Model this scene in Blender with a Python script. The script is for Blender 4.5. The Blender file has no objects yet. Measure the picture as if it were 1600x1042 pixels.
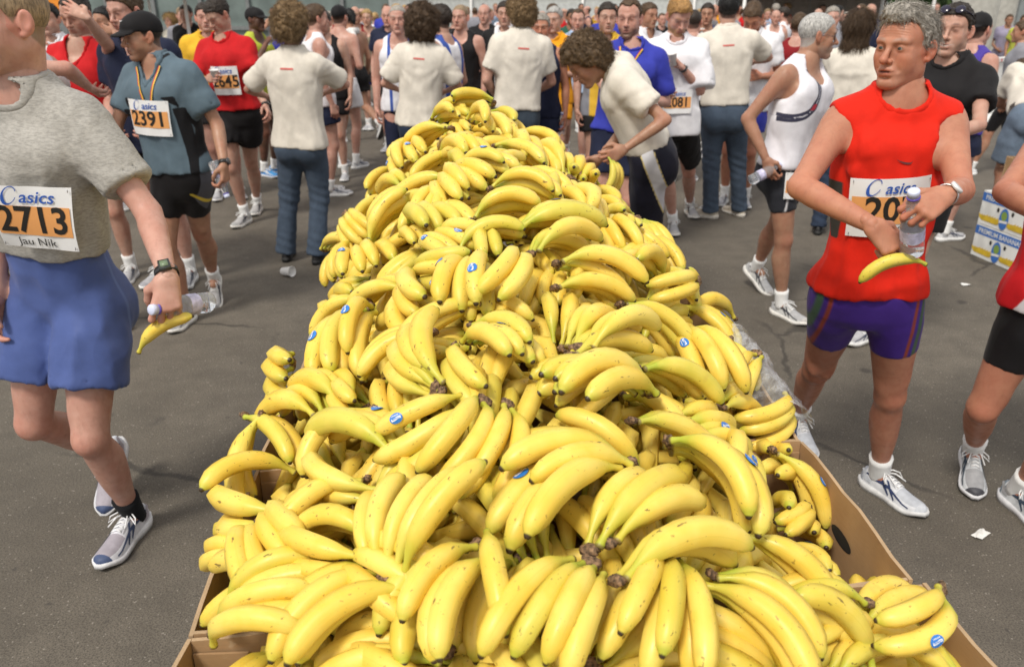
import bpy, bmesh, math, random
import numpy as np
from mathutils import Vector, Matrix
from mathutils.bvhtree import BVHTree

random.seed(7)
RNG = np.random.default_rng(7)
scene = bpy.context.scene
COL = scene.collection

# ------------------------------------------------------------------ camera
CAM_H, PITCH, FPX = 1.8, math.radians(22.5), 1250.0
cam_d = bpy.data.cameras.new('camera')
cam = bpy.data.objects.new('camera', cam_d)
COL.objects.link(cam)
cam.location = (0, 0, CAM_H)
cam.rotation_euler = (math.radians(90) - PITCH, 0, 0)
cam_d.sensor_width = 36.0
cam_d.lens = 36.0 * FPX / 1600.0
cam_d.clip_start, cam_d.clip_end = 0.05, 2000
cam_d.dof.use_dof = True
cam_d.dof.focus_distance = 1.75
cam_d.dof.aperture_fstop = 5.2
scene.camera = cam

# ------------------------------------------------------------------ sky, sun, exposure
SUN_EL, SUN_AZ = math.radians(52), math.radians(-150)      # azimuth from +Y, clockwise
world = bpy.data.worlds.new('World')
scene.world = world
world.use_nodes = True
wn, wl = world.node_tree.nodes, world.node_tree.links
wn.clear()
w_out = wn.new('ShaderNodeOutputWorld')
w_bg = wn.new('ShaderNodeBackground')
w_bg.inputs['Strength'].default_value = 0.10
w_sky = wn.new('ShaderNodeTexSky')
w_sky.sky_type = 'NISHITA'
w_sky.sun_disc = False
w_sky.sun_elevation = SUN_EL
w_sky.sun_rotation = SUN_AZ
w_sky.dust_density = 3.0
w_mix = wn.new('ShaderNodeMixRGB')
w_mix.inputs[0].default_value = 0.78
w_mix.inputs[2].default_value = (9.6, 9.5, 9.3, 1)        # even high cloud
wl.new(w_sky.outputs[0], w_mix.inputs[1])
wl.new(w_mix.outputs[0], w_bg.inputs[0])
wl.new(w_bg.outputs[0], w_out.inputs[0])
sun_d = bpy.data.lights.new('sun', 'SUN')
sun_d.energy = 2.5
sun_d.angle = math.radians(12)
sun_d.color = (1.0, 0.95, 0.86)
sun = bpy.data.objects.new('sun', sun_d)
COL.objects.link(sun)
_sv = Vector((math.sin(SUN_AZ) * math.cos(SUN_EL), math.cos(SUN_AZ) * math.cos(SUN_EL), math.sin(SUN_EL)))
sun.rotation_euler = _sv.to_track_quat('Z', 'Y').to_euler()
sun.location = _sv * 30
vs = scene.view_settings
vs.view_transform = 'Standard'
vs.look = 'None'
vs.gamma = 1.0
vs.exposure = 0.14
vs.use_curve_mapping = False
scene.render.engine = 'CYCLES'
scene.cycles.use_denoising = True
scene.cycles.max_bounces = 8
scene.cycles.transparent_max_bounces = 12

# ------------------------------------------------------------------ helpers: photo measurements to places
def ray(px, py):
    x = (px - 800.0) / FPX
    y = -(py - 521.0) / FPX
    d = np.array([x, math.cos(PITCH) + y * math.sin(PITCH), -math.sin(PITCH) + y * math.cos(PITCH)])
    return d / np.linalg.norm(d)
EYE = np.array([0.0, 0.0, CAM_H])
def at_y(px, py, y):
    r = ray(px, py)
    return EYE + r * (y / r[1])
def at_z(px, py, z):
    r = ray(px, py)
    return EYE + r * ((z - CAM_H) / r[2])
def nrm(v):
    v = np.asarray(v, float)
    return v / max(np.linalg.norm(v), 1e-9)
def V3(*a):
    return np.array(a, float)

# ------------------------------------------------------------------ helpers: objects
def link(o, parent=None):
    COL.objects.link(o)
    if parent is not None:
        o.parent = parent
    return o
def tag(o, label=None, cat=None, group=None, kind=None):
    if label: o['label'] = label
    if cat: o['category'] = cat
    if group: o['group'] = group
    if kind: o['kind'] = kind
    return o
def empty(name, loc=(0, 0, 0), label=None, cat=None, group=None):
    o = bpy.data.objects.new(name, None)
    o.location = loc
    o.empty_display_size = 0.05
    link(o)
    return tag(o, label, cat, group)
def make_mesh(name, verts, faces, mats=(), smooth=True, fmat=None, uv=None, attrs=None):
    me = bpy.data.meshes.new(name)
    verts = np.asarray(verts, np.float32)
    if isinstance(faces, np.ndarray):
        nf, k = faces.shape
        me.vertices.add(len(verts))
        me.vertices.foreach_set('co', verts.ravel())
        me.loops.add(nf * k)
        me.loops.foreach_set('vertex_index', faces.astype(np.int32).ravel())
        me.polygons.add(nf)
        me.polygons.foreach_set('loop_start', np.arange(0, nf * k, k, dtype=np.int32))
        me.update(calc_edges=True)
    else:
        me.from_pydata([tuple(map(float, v)) for v in verts], [], faces)
        me.update()
    for m in mats:
        me.materials.append(m)
    if len(me.polygons):
        me.polygons.foreach_set('use_smooth', np.full(len(me.polygons), smooth, dtype=bool))
        if fmat is not None:
            me.polygons.foreach_set('material_index', np.asarray(fmat, np.int32))
    if uv is not None:
        l = me.uv_layers.new(name='UVMap')
        idx = np.empty(len(me.loops), np.int32)
        me.loops.foreach_get('vertex_index', idx)
        l.data.foreach_set('uv', np.asarray(uv, np.float32)[idx].ravel())
    for k, a in (attrs or {}).items():
        a = np.asarray(a, np.float32)
        if a.ndim == 1:
            at = me.attributes.new(k, 'FLOAT', 'POINT')
            at.data.foreach_set('value', a)
        else:
            if a.shape[1] == 3:
                a = np.concatenate([a, np.ones((len(a), 1), np.float32)], 1)
            at = me.attributes.new(k, 'FLOAT_COLOR', 'POINT')
            at.data.foreach_set('color', a.ravel())
    me.validate(clean_customdata=False)
    return me
def obj(name, me, parent=None, loc=None):
    o = bpy.data.objects.new(name, me)
    if loc is not None:
        o.location = loc
    return link(o, parent)

class MB:
    """collects simple solids into one mesh"""
    def __init__(s):
        s.v, s.f, s.m = [], [], []
    def add(s, v, f, m=0):
        b = len(s.v)
        s.v += [tuple(map(float, p)) for p in v]
        s.f += [tuple(b + i for i in q) for q in f]
        s.m += [m] * len(f)
        return s
    def box(s, c, size, ax=None, m=0, taper=1.0):
        ax = np.eye(3) if ax is None else ax
        h = np.asarray(size, float) / 2
        vs = []
        for dz in (-1, 1):
            for dx, dy in ((-1, -1), (1, -1), (1, 1), (-1, 1)):
                k = taper if dz > 0 else 1.0
                vs.append(np.asarray(c) + ax[0] * dx * h[0] * k + ax[1] * dy * h[1] * k + ax[2] * dz * h[2])
        return s.add(vs, [(3, 2, 1, 0), (4, 5, 6, 7), (0, 1, 5, 4), (1, 2, 6, 5), (2, 3, 7, 6), (3, 0, 4, 7)], m)
    def tube(s, pts, rad, n=8, m=0, cap=True):
        pts = [np.asarray(p, float) for p in pts]
        rad = [rad] * len(pts) if np.isscalar(rad) else list(rad)
        vs, fs = [], []
        ref = None
        for i, p in enumerate(pts):
            t = nrm(pts[min(i + 1, len(pts) - 1)] - pts[max(i - 1, 0)])
            if ref is None:
                ref = V3(0, 0, 1) if abs(t[2]) < .9 else V3(1, 0, 0)
            a = nrm(ref - t * np.dot(ref, t))
            ref = a
            b = np.cross(t, a)
            for k in range(n):
                q = 2 * math.pi * k / n
                vs.append(p + (a * math.cos(q) + b * math.sin(q)) * rad[i])
        for i in range(len(pts) - 1):
            for k in range(n):
                fs.append((i * n + k, i * n + (k + 1) % n, (i + 1) * n + (k + 1) % n, (i + 1) * n + k))
        if cap:
            fs.append(tuple(range(n - 1, -1, -1)))
            fs.append(tuple((len(pts) - 1) * n + k for k in range(n)))
        return s.add(vs, fs, m)
    def lathe(s, prof, n=16, m=0, c=(0, 0, 0), ax=None, cap=True):
        ax = np.eye(3) if ax is None else ax
        vs, fs = [], []
        for r, z in prof:
            for k in range(n):
                q = 2 * math.pi * k / n
                vs.append(np.asarray(c) + ax[0] * r * math.cos(q) + ax[1] * r * math.sin(q) + ax[2] * z)
        for i in range(len(prof) - 1):
            for k in range(n):
                fs.append((i * n + k, i * n + (k + 1) % n, (i + 1) * n + (k + 1) % n, (i + 1) * n + k))
        if cap:
            fs.append(tuple(range(n - 1, -1, -1)))
            fs.append(tuple((len(prof) - 1) * n + k for k in range(n)))
        return s.add(vs, fs, m)
    def mesh(s, name, mats, smooth=True):
        return make_mesh(name, s.v, s.f, mats, smooth, s.m)
    def build(s, name, mats, parent=None, smooth=True, loc=None):
        return obj(name, s.mesh(name, mats if isinstance(mats, (list, tuple)) else [mats], smooth), parent, loc)

# ------------------------------------------------------------------ helpers: materials
class NT:
    def __init__(s, name):
        s.m = bpy.data.materials.new(name)
        s.m.use_nodes = True
        s.n, s.l = s.m.node_tree.nodes, s.m.node_tree.links
        s.n.clear()
        s.out = s.n.new('ShaderNodeOutputMaterial')
        s.b = s.n.new('ShaderNodeBsdfPrincipled')
        s.l.new(s.b.outputs[0], s.out.inputs[0])
    def put(s, sock, val):
        if isinstance(val, bpy.types.NodeSocket):
            s.l.new(val, sock)
        elif val is not None:
            if isinstance(val, (tuple, list)) and len(val) == 3 and sock.type == 'RGBA':
                val = (*val, 1)
            sock.default_value = val
    def bs(s, **k):
        for a, v in k.items():
            s.put(s.b.inputs[a.replace('_', ' ')], v)
    def tc(s, which='Object'):
        return s.n.new('ShaderNodeTexCoord').outputs[which]
    def attr(s, name, out='Color'):
        a = s.n.new('ShaderNodeAttribute')
        a.attribute_name = name
        return a.outputs[out]
    def math(s, op, a, b=0.0, c=None, clamp=False):
        m = s.n.new('ShaderNodeMath')
        m.operation = op
        m.use_clamp = clamp
        s.put(m.inputs[0], a); s.put(m.inputs[1], b)
        if c is not None: s.put(m.inputs[2], c)
        return m.outputs[0]
    def ss(s, v, a, b, lo=0.0, hi=1.0):
        m = s.n.new('ShaderNodeMapRange')
        m.interpolation_type = 'SMOOTHSTEP'
        for i, x in enumerate((v, a, b, lo, hi)):
            s.put(m.inputs[i], x)
        return m.outputs[0]
    def mix(s, f, a, b, mode='MIX'):
        m = s.n.new('ShaderNodeMixRGB')
        m.blend_type = mode
        s.put(m.inputs[0], f); s.put(m.inputs[1], a); s.put(m.inputs[2], b)
        return m.outputs[0]
    def noise(s, vec, scale, detail=3.0, rough=.55, out=0, off=None):
        t = s.n.new('ShaderNodeTexNoise')
        t.inputs['Scale'].default_value = scale
        t.inputs['Detail'].default_value = detail
        t.inputs['Roughness'].default_value = rough
        s.put(t.inputs['Vector'], vec)
        return t.outputs[out]
    def vor(s, vec, scale, feature='F1', out='Distance'):
        t = s.n.new('ShaderNodeTexVoronoi')
        t.feature = feature
        t.inputs['Scale'].default_value = scale
        s.put(t.inputs['Vector'], vec)
        return t.outputs[out]
    def mapp(s, vec, scale=(1, 1, 1), loc=(0, 0, 0), rot=(0, 0, 0)):
        m = s.n.new('ShaderNodeMapping')
        s.put(m.inputs[0], vec)
        m.inputs[1].default_value = loc
        m.inputs[2].default_value = rot
        m.inputs[3].default_value = scale
        return m.outputs[0]
    def bump(s, h, strength=.3, dist=.01):
        b = s.n.new('ShaderNodeBump')
        b.inputs['Strength'].default_value = strength
        b.inputs['Distance'].default_value = dist
        s.put(b.inputs['Height'], h)
        s.l.new(b.outputs[0], s.b.inputs['Normal'])
_mats = {}
def plain(name, col, rough=.6, metal=0.0, var=.12, scale=9.0, bump=0.0, bscale=60.0, spec=.5, trans=0.0, sheen=0.0, alpha=1.0):
    key = (name,)
    if key in _mats: return _mats[key]
    t = NT(name)
    co = t.tc('Object')
    n = t.noise(co, scale, 4)
    c = t.mix(t.ss(n, .3, .7), tuple(x * (1 - var) for x in col), tuple(min(1, x * (1 + var)) for x in col))
    t.bs(Base_Color=c, Roughness=rough, Metallic=metal, Specular_IOR_Level=spec, Transmission_Weight=trans, Sheen_Weight=sheen, Alpha=alpha)
    if bump: t.bump(t.noise(co, bscale, 3), bump, .003)
    _mats[key] = t.m
    return t.m

# ------------------------------------------------------------------ vectorised value noise
def _hash(i, j, k, s):
    h = (i.astype(np.uint32) * np.uint32(374761393) + j.astype(np.uint32) * np.uint32(668265263)
         + k.astype(np.uint32) * np.uint32(2147483647 - 5) + np.uint32(s * 7919 + 13))
    h = (h ^ (h >> np.uint32(13))) * np.uint32(1274126177)
    h = h ^ (h >> np.uint32(16))
    return (h & np.uint32(0xffff)).astype(np.float32) / 32767.5 - 1.0
def vnoise(P, scale=1.0, seed=0):
    P = np.asarray(P, np.float64) * scale
    i = np.floor(P).astype(np.int64)
    f = P - i
    f = f * f * (3 - 2 * f)
    r = 0
    for dx in (0, 1):
        for dy in (0, 1):
            for dz in (0, 1):
                w = (f[:, 0] if dx else 1 - f[:, 0]) * (f[:, 1] if dy else 1 - f[:, 1]) * (f[:, 2] if dz else 1 - f[:, 2])
                r = r + w * _hash(i[:, 0] + dx, i[:, 1] + dy, i[:, 2] + dz, seed)
    return r
def smooth01(x, a, b):
    t = np.clip((x - a) / (b - a), 0, 1)
    return t * t * (3 - 2 * t)
# ------------------------------------------------------------------ ground
def asphalt():
    t = NT('asphalt')
    co = t.tc('Object')
    big = t.noise(co, .55, 5, .6)
    mid = t.noise(co, 6.0, 5, .65)
    fine = t.noise(co, 170.0, 3, .7)
    c = t.mix(t.ss(big, .35, .68), (.130, .112, .089), (.182, .158, .127))
    c = t.mix(t.ss(mid, .35, .7, 0, .45), c, (.085, .074, .060))
    c = t.mix(t.ss(fine, .40, .70, 0, .85), c, (.045, .039, .032))
    v = t.vor(co, 75.0)
    sel = t.noise(co, 60.0, 1)
    chip = t.math('MULTIPLY', t.ss(v, .30, .16), t.ss(sel, .56, .62))
    c = t.mix(t.math('MULTIPLY', chip, .8), c, (.30, .27, .23))
    st = t.noise(co, 2.6, 3, .5)
    c = t.mix(t.ss(st, .69, .77, 0, .55), c, (.050, .044, .038))
    dv = t.n.new('ShaderNodeVectorMath'); dv.operation = 'ADD'
    dn = t.n.new('ShaderNodeVectorMath'); dn.operation = 'SCALE'; dn.inputs['Scale'].default_value = .10
    t.l.new(t.noise(co, 7, 3, .6, 1), dn.inputs[0]); t.l.new(co, dv.inputs[0]); t.l.new(dn.outputs[0], dv.inputs[1])
    gum = t.vor(dv.outputs[0], 2.3)
    c = t.mix(t.ss(gum, .115, .05, 0, .75), c, (.045, .040, .035))
    gum2 = t.vor(dv.outputs[0], 7.5)
    c = t.mix(t.ss(gum2, .10, .04, 0, .6), c, (.050, .045, .040))
    crk = t.n.new('ShaderNodeTexVoronoi'); crk.feature = 'DISTANCE_TO_EDGE'; crk.inputs['Scale'].default_value = .55
    t.l.new(dv.outputs[0], crk.inputs['Vector'])
    ck = t.math('MULTIPLY', t.ss(crk.outputs['Distance'], .010, .002), t.ss(t.noise(co, .8, 2), .50, .60))
    c = t.mix(t.math('MULTIPLY', ck, .7), c, (.035, .031, .027))
    wet = t.ss(st, .69, .77, .88, .6)
    t.bs(Base_Color=c, Roughness=wet, Specular_IOR_Level=.35)
    t.bump(t.math('ADD', t.math('MULTIPLY', fine, .8), t.math('MULTIPLY', v, .5)), .55, .004)
    return t.m
gm = MB()
NG = 24
gx = np.concatenate([-np.geomspace(600, 2, NG), np.geomspace(2, 600, NG)])
gv = [(x, y, 0.0) for y in gx + 5 for x in gx]
W2 = 2 * NG
gf = [(j * W2 + i, j * W2 + i + 1, (j + 1) * W2 + i + 1, (j + 1) * W2 + i) for j in range(W2 - 1) for i in range(W2 - 1)]
g = obj('ground', make_mesh('ground', gv, gf, [asphalt()], False))
tag(g, kind='structure')

# ------------------------------------------------------------------ banana heap shape (metres)
HY = [.5, .8, 1.0, 1.3, 1.75, 2.2, 2.6, 3.0, 3.25, 3.5, 3.85, 4.15]
HC = [.93, 1.0, 1.05, 1.15, 1.22, 1.29, 1.335, 1.37, 1.38, 1.28, 1.05, .72]
HL = [-.50, -.52, -.53, -.55, -.57, -.59, -.61, -.63, -.64, -.65, -.62, -.55]
HR = [.70, .69, .66, .63, .62, .60, .53, .45, .41, .37, .31, .25]
HER = [.76, .73, .69, .70, .80, .88, .89, .88, .86, .82, .73, .68]
HE = [.84, .84, .84, .85, .87, .89, .89, .88, .86, .82, .73, .68]
HX = [.05, .06, .08, .05, .02, -.02, -.06, -.12, -.17, -.16, -.12, -.1]
def heap_z(x, y):
    cz, xl, xr, xc, ez = (np.interp(y, HY, a) for a in (HC, HL, HR, HX, HE))
    ez = np.where(x < xc, ez, np.interp(y, HY, HER))
    u = np.where(x < xc, (x - xc) / (xl - xc), (x - xc) / (xr - xc))
    return ez + (cz - ez) * (1 - np.clip(np.abs(u), 0, 1.25) ** 1.7)
def heap_n(x, y, e=.06):
    a = (heap_z(x + e, y) - heap_z(x - e, y)) / (2 * e)
    b = (heap_z(x, y + e) - heap_z(x, y - e)) / (2 * e)
    return nrm((-a, -b, 1))
MISSED = []
def heap_hit(px, py):
    r = ray(px, py)
    for s in np.arange(.6, 4.6, .01):
        p = EYE + r * s
        if p[2] < heap_z(p[0], p[1]):
            if np.interp(p[1], HY, HL) - .03 < p[0] < np.interp(p[1], HY, HR) + .03: return p
            break
    best = None                 # ray passes beside the heap: nearest place on its flank
    for q in np.arange(.6, 4.4, .02):
        p = EYE + r * q
        xl, xr = np.interp(p[1], HY, HL), np.interp(p[1], HY, HR)
        c = np.clip(p[0], xl, xr)
        e = abs(p[0] - c) + abs(p[2] - heap_z(c, p[1]))
        if best is None or e < best[0]: best = (e, V3(.5 * (p[0] + c), p[1], .5 * (p[2] + heap_z(c, p[1]))))
    MISSED.append((px, py))
    return best[1]

# ------------------------------------------------------------------ cardboard boxes under the heap
def cardboard(name, c0, c1):
    t = NT(name)
    co = t.tc('Object')
    n = t.noise(co, 5, 4)
    fl = t.noise(t.mapp(co, (8, 8, 240)), 6, 2)
    c = t.mix(t.ss(n, .3, .7), c0, c1)
    c = t.mix(t.ss(fl, .4, .7, 0, .25), c, tuple(x * .75 for x in c0))
    sc = t.noise(co, 40, 3)
    c = t.mix(t.ss(sc, .66, .75, 0, .35), c, (.55, .43, .30))
    t.bs(Base_Color=c, Roughness=.85, Specular_IOR_Level=.2)
    t.bump(fl, .15, .002)
    return t.m
CARD = cardboard('brown cardboard', (.30, .175, .085), (.38, .235, .12))
CARD_IN = cardboard('inner cardboard', (.33, .20, .10), (.42, .27, .145))
EDGE = plain('cardboard edge', (.42, .29, .17), .9, bump=.6, bscale=300)
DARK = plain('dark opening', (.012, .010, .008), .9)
def open_box(loc, rz, w, d, h, label, th=.007):
    root = empty('cardboard_box', loc, label, 'box', 'open cardboard boxes holding the bananas')
    root.rotation_euler = (0, 0, rz)
    MB().box((0, 0, th / 2), (w - .004, d - .004, th)).build('bottom', CARD, root, False)
    for (cx, cy, sx, sy) in ((-w / 2 + th / 2, 0, th, d), (w / 2 - th / 2, 0, th, d),
                             (0, -d / 2 + th / 2, w - 2 * th - .002, th), (0, d / 2 - th / 2, w - 2 * th - .002, th)):
        m = MB()
        long_x = sx > sy
        # wavy, slightly bowed wall built in vertical strips
        n = 7
        L = sx if long_x else sy
        vs, fs, ms = [], [], []
        for i in range(n + 1):
            u = i / n - .5
            bow = .006 * math.cos(u * math.pi) * (1 if (cx + cy) > 0 else -1)
            zt = h + .0035 * math.sin(i * 2.1 + cx * 9 + loc[1] * 5)
            for s_ in (-1, 1):
                for z, bk in ((.0, .0), (zt, 1.0)):
                    off = s_ * th / 2 + bow * bk
                    vs.append((cx + u * L, cy + off, z) if long_x else (cx + off, cy + u * L, z))
        for i in range(n):
            a, b = i * 4, (i + 1) * 4
            fs += [(a, b, b + 1, a + 1), (a + 2, a + 3, b + 3, b + 2), (a + 1, b + 1, b + 3, a + 3)]
            ms += [0, 0, 1]
        fs += [(0, 1, 3, 2), (n * 4, n * 4 + 2, n * 4 + 3, n * 4 + 1)]
        ms += [1, 1]
        me = make_mesh('wall', vs, fs, [CARD_IN, EDGE], False, ms)
        wl_ = obj('wall', me, root)
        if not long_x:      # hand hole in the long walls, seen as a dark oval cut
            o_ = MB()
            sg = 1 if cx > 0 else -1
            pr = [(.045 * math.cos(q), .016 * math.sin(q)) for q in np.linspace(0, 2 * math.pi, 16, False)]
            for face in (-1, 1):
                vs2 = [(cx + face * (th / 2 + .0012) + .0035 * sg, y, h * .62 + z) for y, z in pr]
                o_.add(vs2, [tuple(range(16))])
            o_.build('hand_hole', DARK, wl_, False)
    # inner corner flaps
    for sx in (-1, 1):
        for sy in (-1, 1):
            MB().box((sx * (w / 2 - .052), sy * (d / 2 - th - .004), h * .47), (.085, .004, h * .86)).build('corner_flap', CARD_IN, root, False)
    return root
BOX_W, BOX_D, BOX_H, RIM = .40, .478, .24, .88
nth = ['nearest', 'second', 'third', 'fourth', 'fifth', 'sixth']
for k in range(5):
    yc = .51 + BOX_D / 2 + k * .487
    xl = -.513 - .062 * (yc - 1.0)
    open_box((xl + BOX_W / 2, yc, RIM - BOX_H), math.radians(3.0 + 1.2 * math.sin(k * 2.2)), BOX_W, BOX_D, BOX_H,
             'open cardboard banana box in the left row under the heap, %s from the camera' % nth[k])
    yc2 = yc + .10
    xr = .69 - .06 * (yc2 - 1.1) + .02 * (k == 0)
    open_box((xr - BOX_W / 2, yc2, RIM - BOX_H - .05 * (k > 3)), math.radians(3.0 + 1.0 * math.sin(k * 1.7 + 1)), BOX_W, BOX_D, BOX_H,
             'open cardboard banana box in the right row under the heap, %s from the camera' % nth[k])
    if k > 0:
        open_box(((xl + xr) / 2, yc + .05, RIM - BOX_H - .002), math.radians(3), xr - xl - 2 * BOX_W - .012, BOX_D, BOX_H - .03,
                 'open cardboard box buried under the middle of the banana heap, %s from the camera' % nth[k])
# trestle table that carries the boxes
tb = empty('trestle_table', (0.03, 2.0, 0), 'plain trestle table hidden under the cardboard banana boxes', 'table')
tb.rotation_euler = (0, 0, math.radians(3.2))
WOOD = plain('table wood', (.35, .24, .14), .6)
MB().box((0, 0, .615), (1.12, 2.9, .035)).build('tabletop', WOOD, tb, False)
for sx in (-.45, .45):
    for sy in (-1.25, 0, 1.25):
        MB().box((sx, sy, .298), (.05, .05, .596)).build('leg', WOOD, tb, False)
# ------------------------------------------------------------------ bananas
def banana_material():
    t = NT('banana skin')
    uv = t.n.new('ShaderNodeUVMap').outputs[0]
    sp = t.n.new('ShaderNodeSeparateXYZ')
    t.l.new(uv, sp.inputs[0])
    T, A = sp.outputs[0], sp.outputs[1]
    oi = t.n.new('ShaderNodeObjectInfo').outputs['Random']
    co = t.tc('Object')
    va = t.n.new('ShaderNodeVectorMath'); va.operation = 'ADD'
    cb = t.n.new('ShaderNodeCombineXYZ')
    t.l.new(t.math('MULTIPLY', oi, 37.0), cb.inputs[0]); t.l.new(t.math('MULTIPLY', oi, 91.0), cb.inputs[1])
    t.l.new(co, va.inputs[0]); t.l.new(cb.outputs[0], va.inputs[1])
    p = va.outputs[0]
    r2 = t.math('FRACT', t.math('MULTIPLY', oi, 7.31))
    r3 = t.math('FRACT', t.math('MULTIPLY', oi, 23.7))
    c = t.mix(t.ss(t.noise(p, 14, 3), .3, .7), (.775, .545, .070), (.835, .650, .140))
    c = t.mix(t.math('MULTIPLY', r3, .40), c, (.80, .52, .055))            # riper, deeper yellow fruit
    grn = t.math('MAXIMUM', t.ss(T, .40, .10, 0, 1), t.ss(T, .86, .97, 0, .85))
    grn = t.math('MULTIPLY', grn, t.ss(r2, .0, 1.0, .5, 1.0))
    grn = t.math('MAXIMUM', grn, t.ss(r2, .66, 1.0, 0, .42))
    grn = t.math('MULTIPLY', grn, t.ss(t.noise(p, 22, 2), .25, .65, .6, 1.1), clamp=True)
    c = t.mix(grn, c, (.42, .47, .045))
    # ridge lines, a little greener
    ridge = t.ss(t.math('ABSOLUTE', t.math('SUBTRACT', t.math('FRACT', t.math('MULTIPLY', A, 5.0)), .5)), .055, .0)
    c = t.mix(t.math('MULTIPLY', ridge, .22), c, (.50, .42, .04))
    # freckles and scuffs
    fr = t.noise(p, 120, 2, .6)
    c = t.mix(t.ss(fr, .685, .72, 0, .55), c, (.17, .085, .020))
    sc = t.noise(t.mapp(p, (30, 110, 110)), 1.0, 3, .6)
    c = t.mix(t.ss(sc, .665, .71, 0, .75), c, (.10, .052, .018))
    br = t.noise(p, 17, 2)
    c = t.mix(t.ss(br, .66, .78, 0, .35), c, (.50, .30, .055))
    c = t.mix(t.ss(T, .968, .984), c, (.045, .028, .015))
    c = t.mix(t.ss(T, .030, .008, 0, .85), c, (.16, .105, .045))
    t.bs(Base_Color=c, Roughness=t.ss(t.noise(p, 50, 2), .3, .7, .36, .5), Specular_IOR_Level=.42)
    t.b.inputs['Subsurface Weight'].default_value = .08
    t.b.inputs['Subsurface Radius'].default_value = (.02, .012, .003)
    t.b.inputs['Subsurface Scale'].default_value = .15
    t.bump(t.noise(p, 260, 2), .06, .001)
    return t.m
BANANA = banana_material()
CROWN_M = plain('cut banana crown', (.20, .12, .065), .85, var=.75, scale=120, bump=.8, bscale=240)
def banana_mesh(L=.19, ang=70, r=.0185, seed=0, nseg=18, nr=10, neck=.17):
    rg = np.random.default_rng(seed)
    ang = math.radians(ang)
    R = L / (2 * math.sin(ang / 2))
    ts = np.concatenate([[0, .02, .05], np.linspace(.09, .93, nseg - 7), [.955, .972, .99, 1.0]])
    rp = np.interp(ts, [0, .02, .06, .10, .15, .21, .30, .45, .60, .75, .86, .92, .955, .975, .99, 1.0],
                   [.34, .35, .27, .28, .38, .64, .88, .99, 1.0, .97, .89, .73, .46, .29, .24, .15]) * r
    V, UV = [], []
    for t, q in zip(ts, rp):
        a = -ang / 2 + ang * t
        if t < .12: a -= (t - .12) * .25       # stem runs a little straighter
        cx, cz = L / 2 + R * math.sin(-ang / 2 + ang * t), R * (math.cos(-ang / 2 + ang * t) - math.cos(ang / 2))
        tx, tz = math.cos(a), -math.sin(a)
        nx, nz = -tz, tx
        for k in range(nr):
            g = 2 * math.pi * k / nr
            body = smooth01(np.array(t), .12, .3) * (1 - smooth01(np.array(t), .88, .96))
            f = 1 + body * .072 * math.cos(5 * g + .3) * (1 if nr > 7 else .6)
            x_ = math.cos(g) * f * q * 1.0
            y_ = math.sin(g) * f * q * .95
            V.append((cx + nx * x_, y_, cz + nz * x_))
            UV.append((t, k / nr))
    V = np.array(V)
    V[:, 1] += .006 * math.sin(seed * 1.7) * np.sin(np.repeat(ts, nr) * 3)
    n = len(ts)
    F = [(i * nr + k, (i + 1) * nr + k, (i + 1) * nr + (k + 1) % nr, i * nr + (k + 1) % nr) for i in range(n - 1) for k in range(nr)]
    F += [tuple(range(nr)), tuple((n - 1) * nr + k for k in range(nr - 1, -1, -1))]
    return make_mesh('banana', V, F, [BANANA], True, uv=UV)
BM = [banana_mesh(.188, 88, .0192, 1), banana_mesh(.196, 76, .0196, 2), banana_mesh(.180, 104, .0189, 3), banana_mesh(.192, 66, .0193, 4),
      banana_mesh(.180, 116, .0187, 5), banana_mesh(.198, 82, .0199, 6), banana_mesh(.176, 78, .0192, 7), banana_mesh(.186, 96, .0195, 8)]
BSMALL = [banana_mesh(.160, 64, .0185, 11), banana_mesh(.150, 78, .0180, 12), banana_mesh(.165, 90, .0188, 13)]
def crown_mesh(seed):
    rg = np.random.default_rng(seed)
    v, f = [], []
    n, m = 10, 6
    for i in range(m + 1):
        z = -1 + 2 * i / m
        r = math.sqrt(max(0, 1 - z ** 4)) * .9 + .06
        for k in range(n):
            q = 2 * math.pi * k / n
            j = 1 + rg.uniform(-.22, .22)
            v.append((z * .013 - .002 + rg.uniform(-.003, .003), math.cos(q) * r * .020 * j, math.sin(q) * r * .010 * j))
    f = [(i * n + k, i * n + (k + 1) % n, (i + 1) * n + (k + 1) % n, (i + 1) * n + k) for i in range(m) for k in range(n)]
    f += [tuple(range(n - 1, -1, -1)), tuple(m * n + k for k in range(n))]
    return make_mesh('crown', v, f, [CROWN_M], True)
CM = [crown_mesh(i) for i in range(5)]

def text_geo(s, size=1.0, off=0.0, xs=1.0, shear=0.0, align='CENTER'):
    cu = bpy.data.curves.new('txt', 'FONT')
    cu.body = s
    cu.size = size
    cu.offset = off
    cu.shear = shear
    cu.align_x = align
    cu.align_y = 'CENTER'
    cu.resolution_u = 3
    o = bpy.data.objects.new('txt', cu)
    COL.objects.link(o)
    bpy.context.view_layer.update()
    me = bpy.data.meshes.new_from_object(o)
    bm = bmesh.new()
    bm.from_mesh(me)
    bmesh.ops.triangulate(bm, faces=bm.faces)
    for _ in range(3):
        es = [e for e in bm.edges if e.calc_length() > size * .22]
        if es: bmesh.ops.subdivide_edges(bm, edges=es, cuts=1)
        bmesh.ops.triangulate(bm, faces=bm.faces)
    bm.to_mesh(me)
    bm.free()
    v = np.array([tuple(p.co) for p in me.vertices]).reshape(-1, 3)
    f = [tuple(p.vertices) for p in me.polygons]
    bpy.data.objects.remove(o)
    bpy.data.meshes.remove(me)
    bpy.data.curves.remove(cu)
    if len(v): v[:, 0] *= xs
    return v, f
ST_BLUE = plain('sticker blue', (.03, .19, .58), .35, var=.05)
ST_WHITE = plain('sticker white print', (.82, .84, .88), .4, var=.03)
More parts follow.
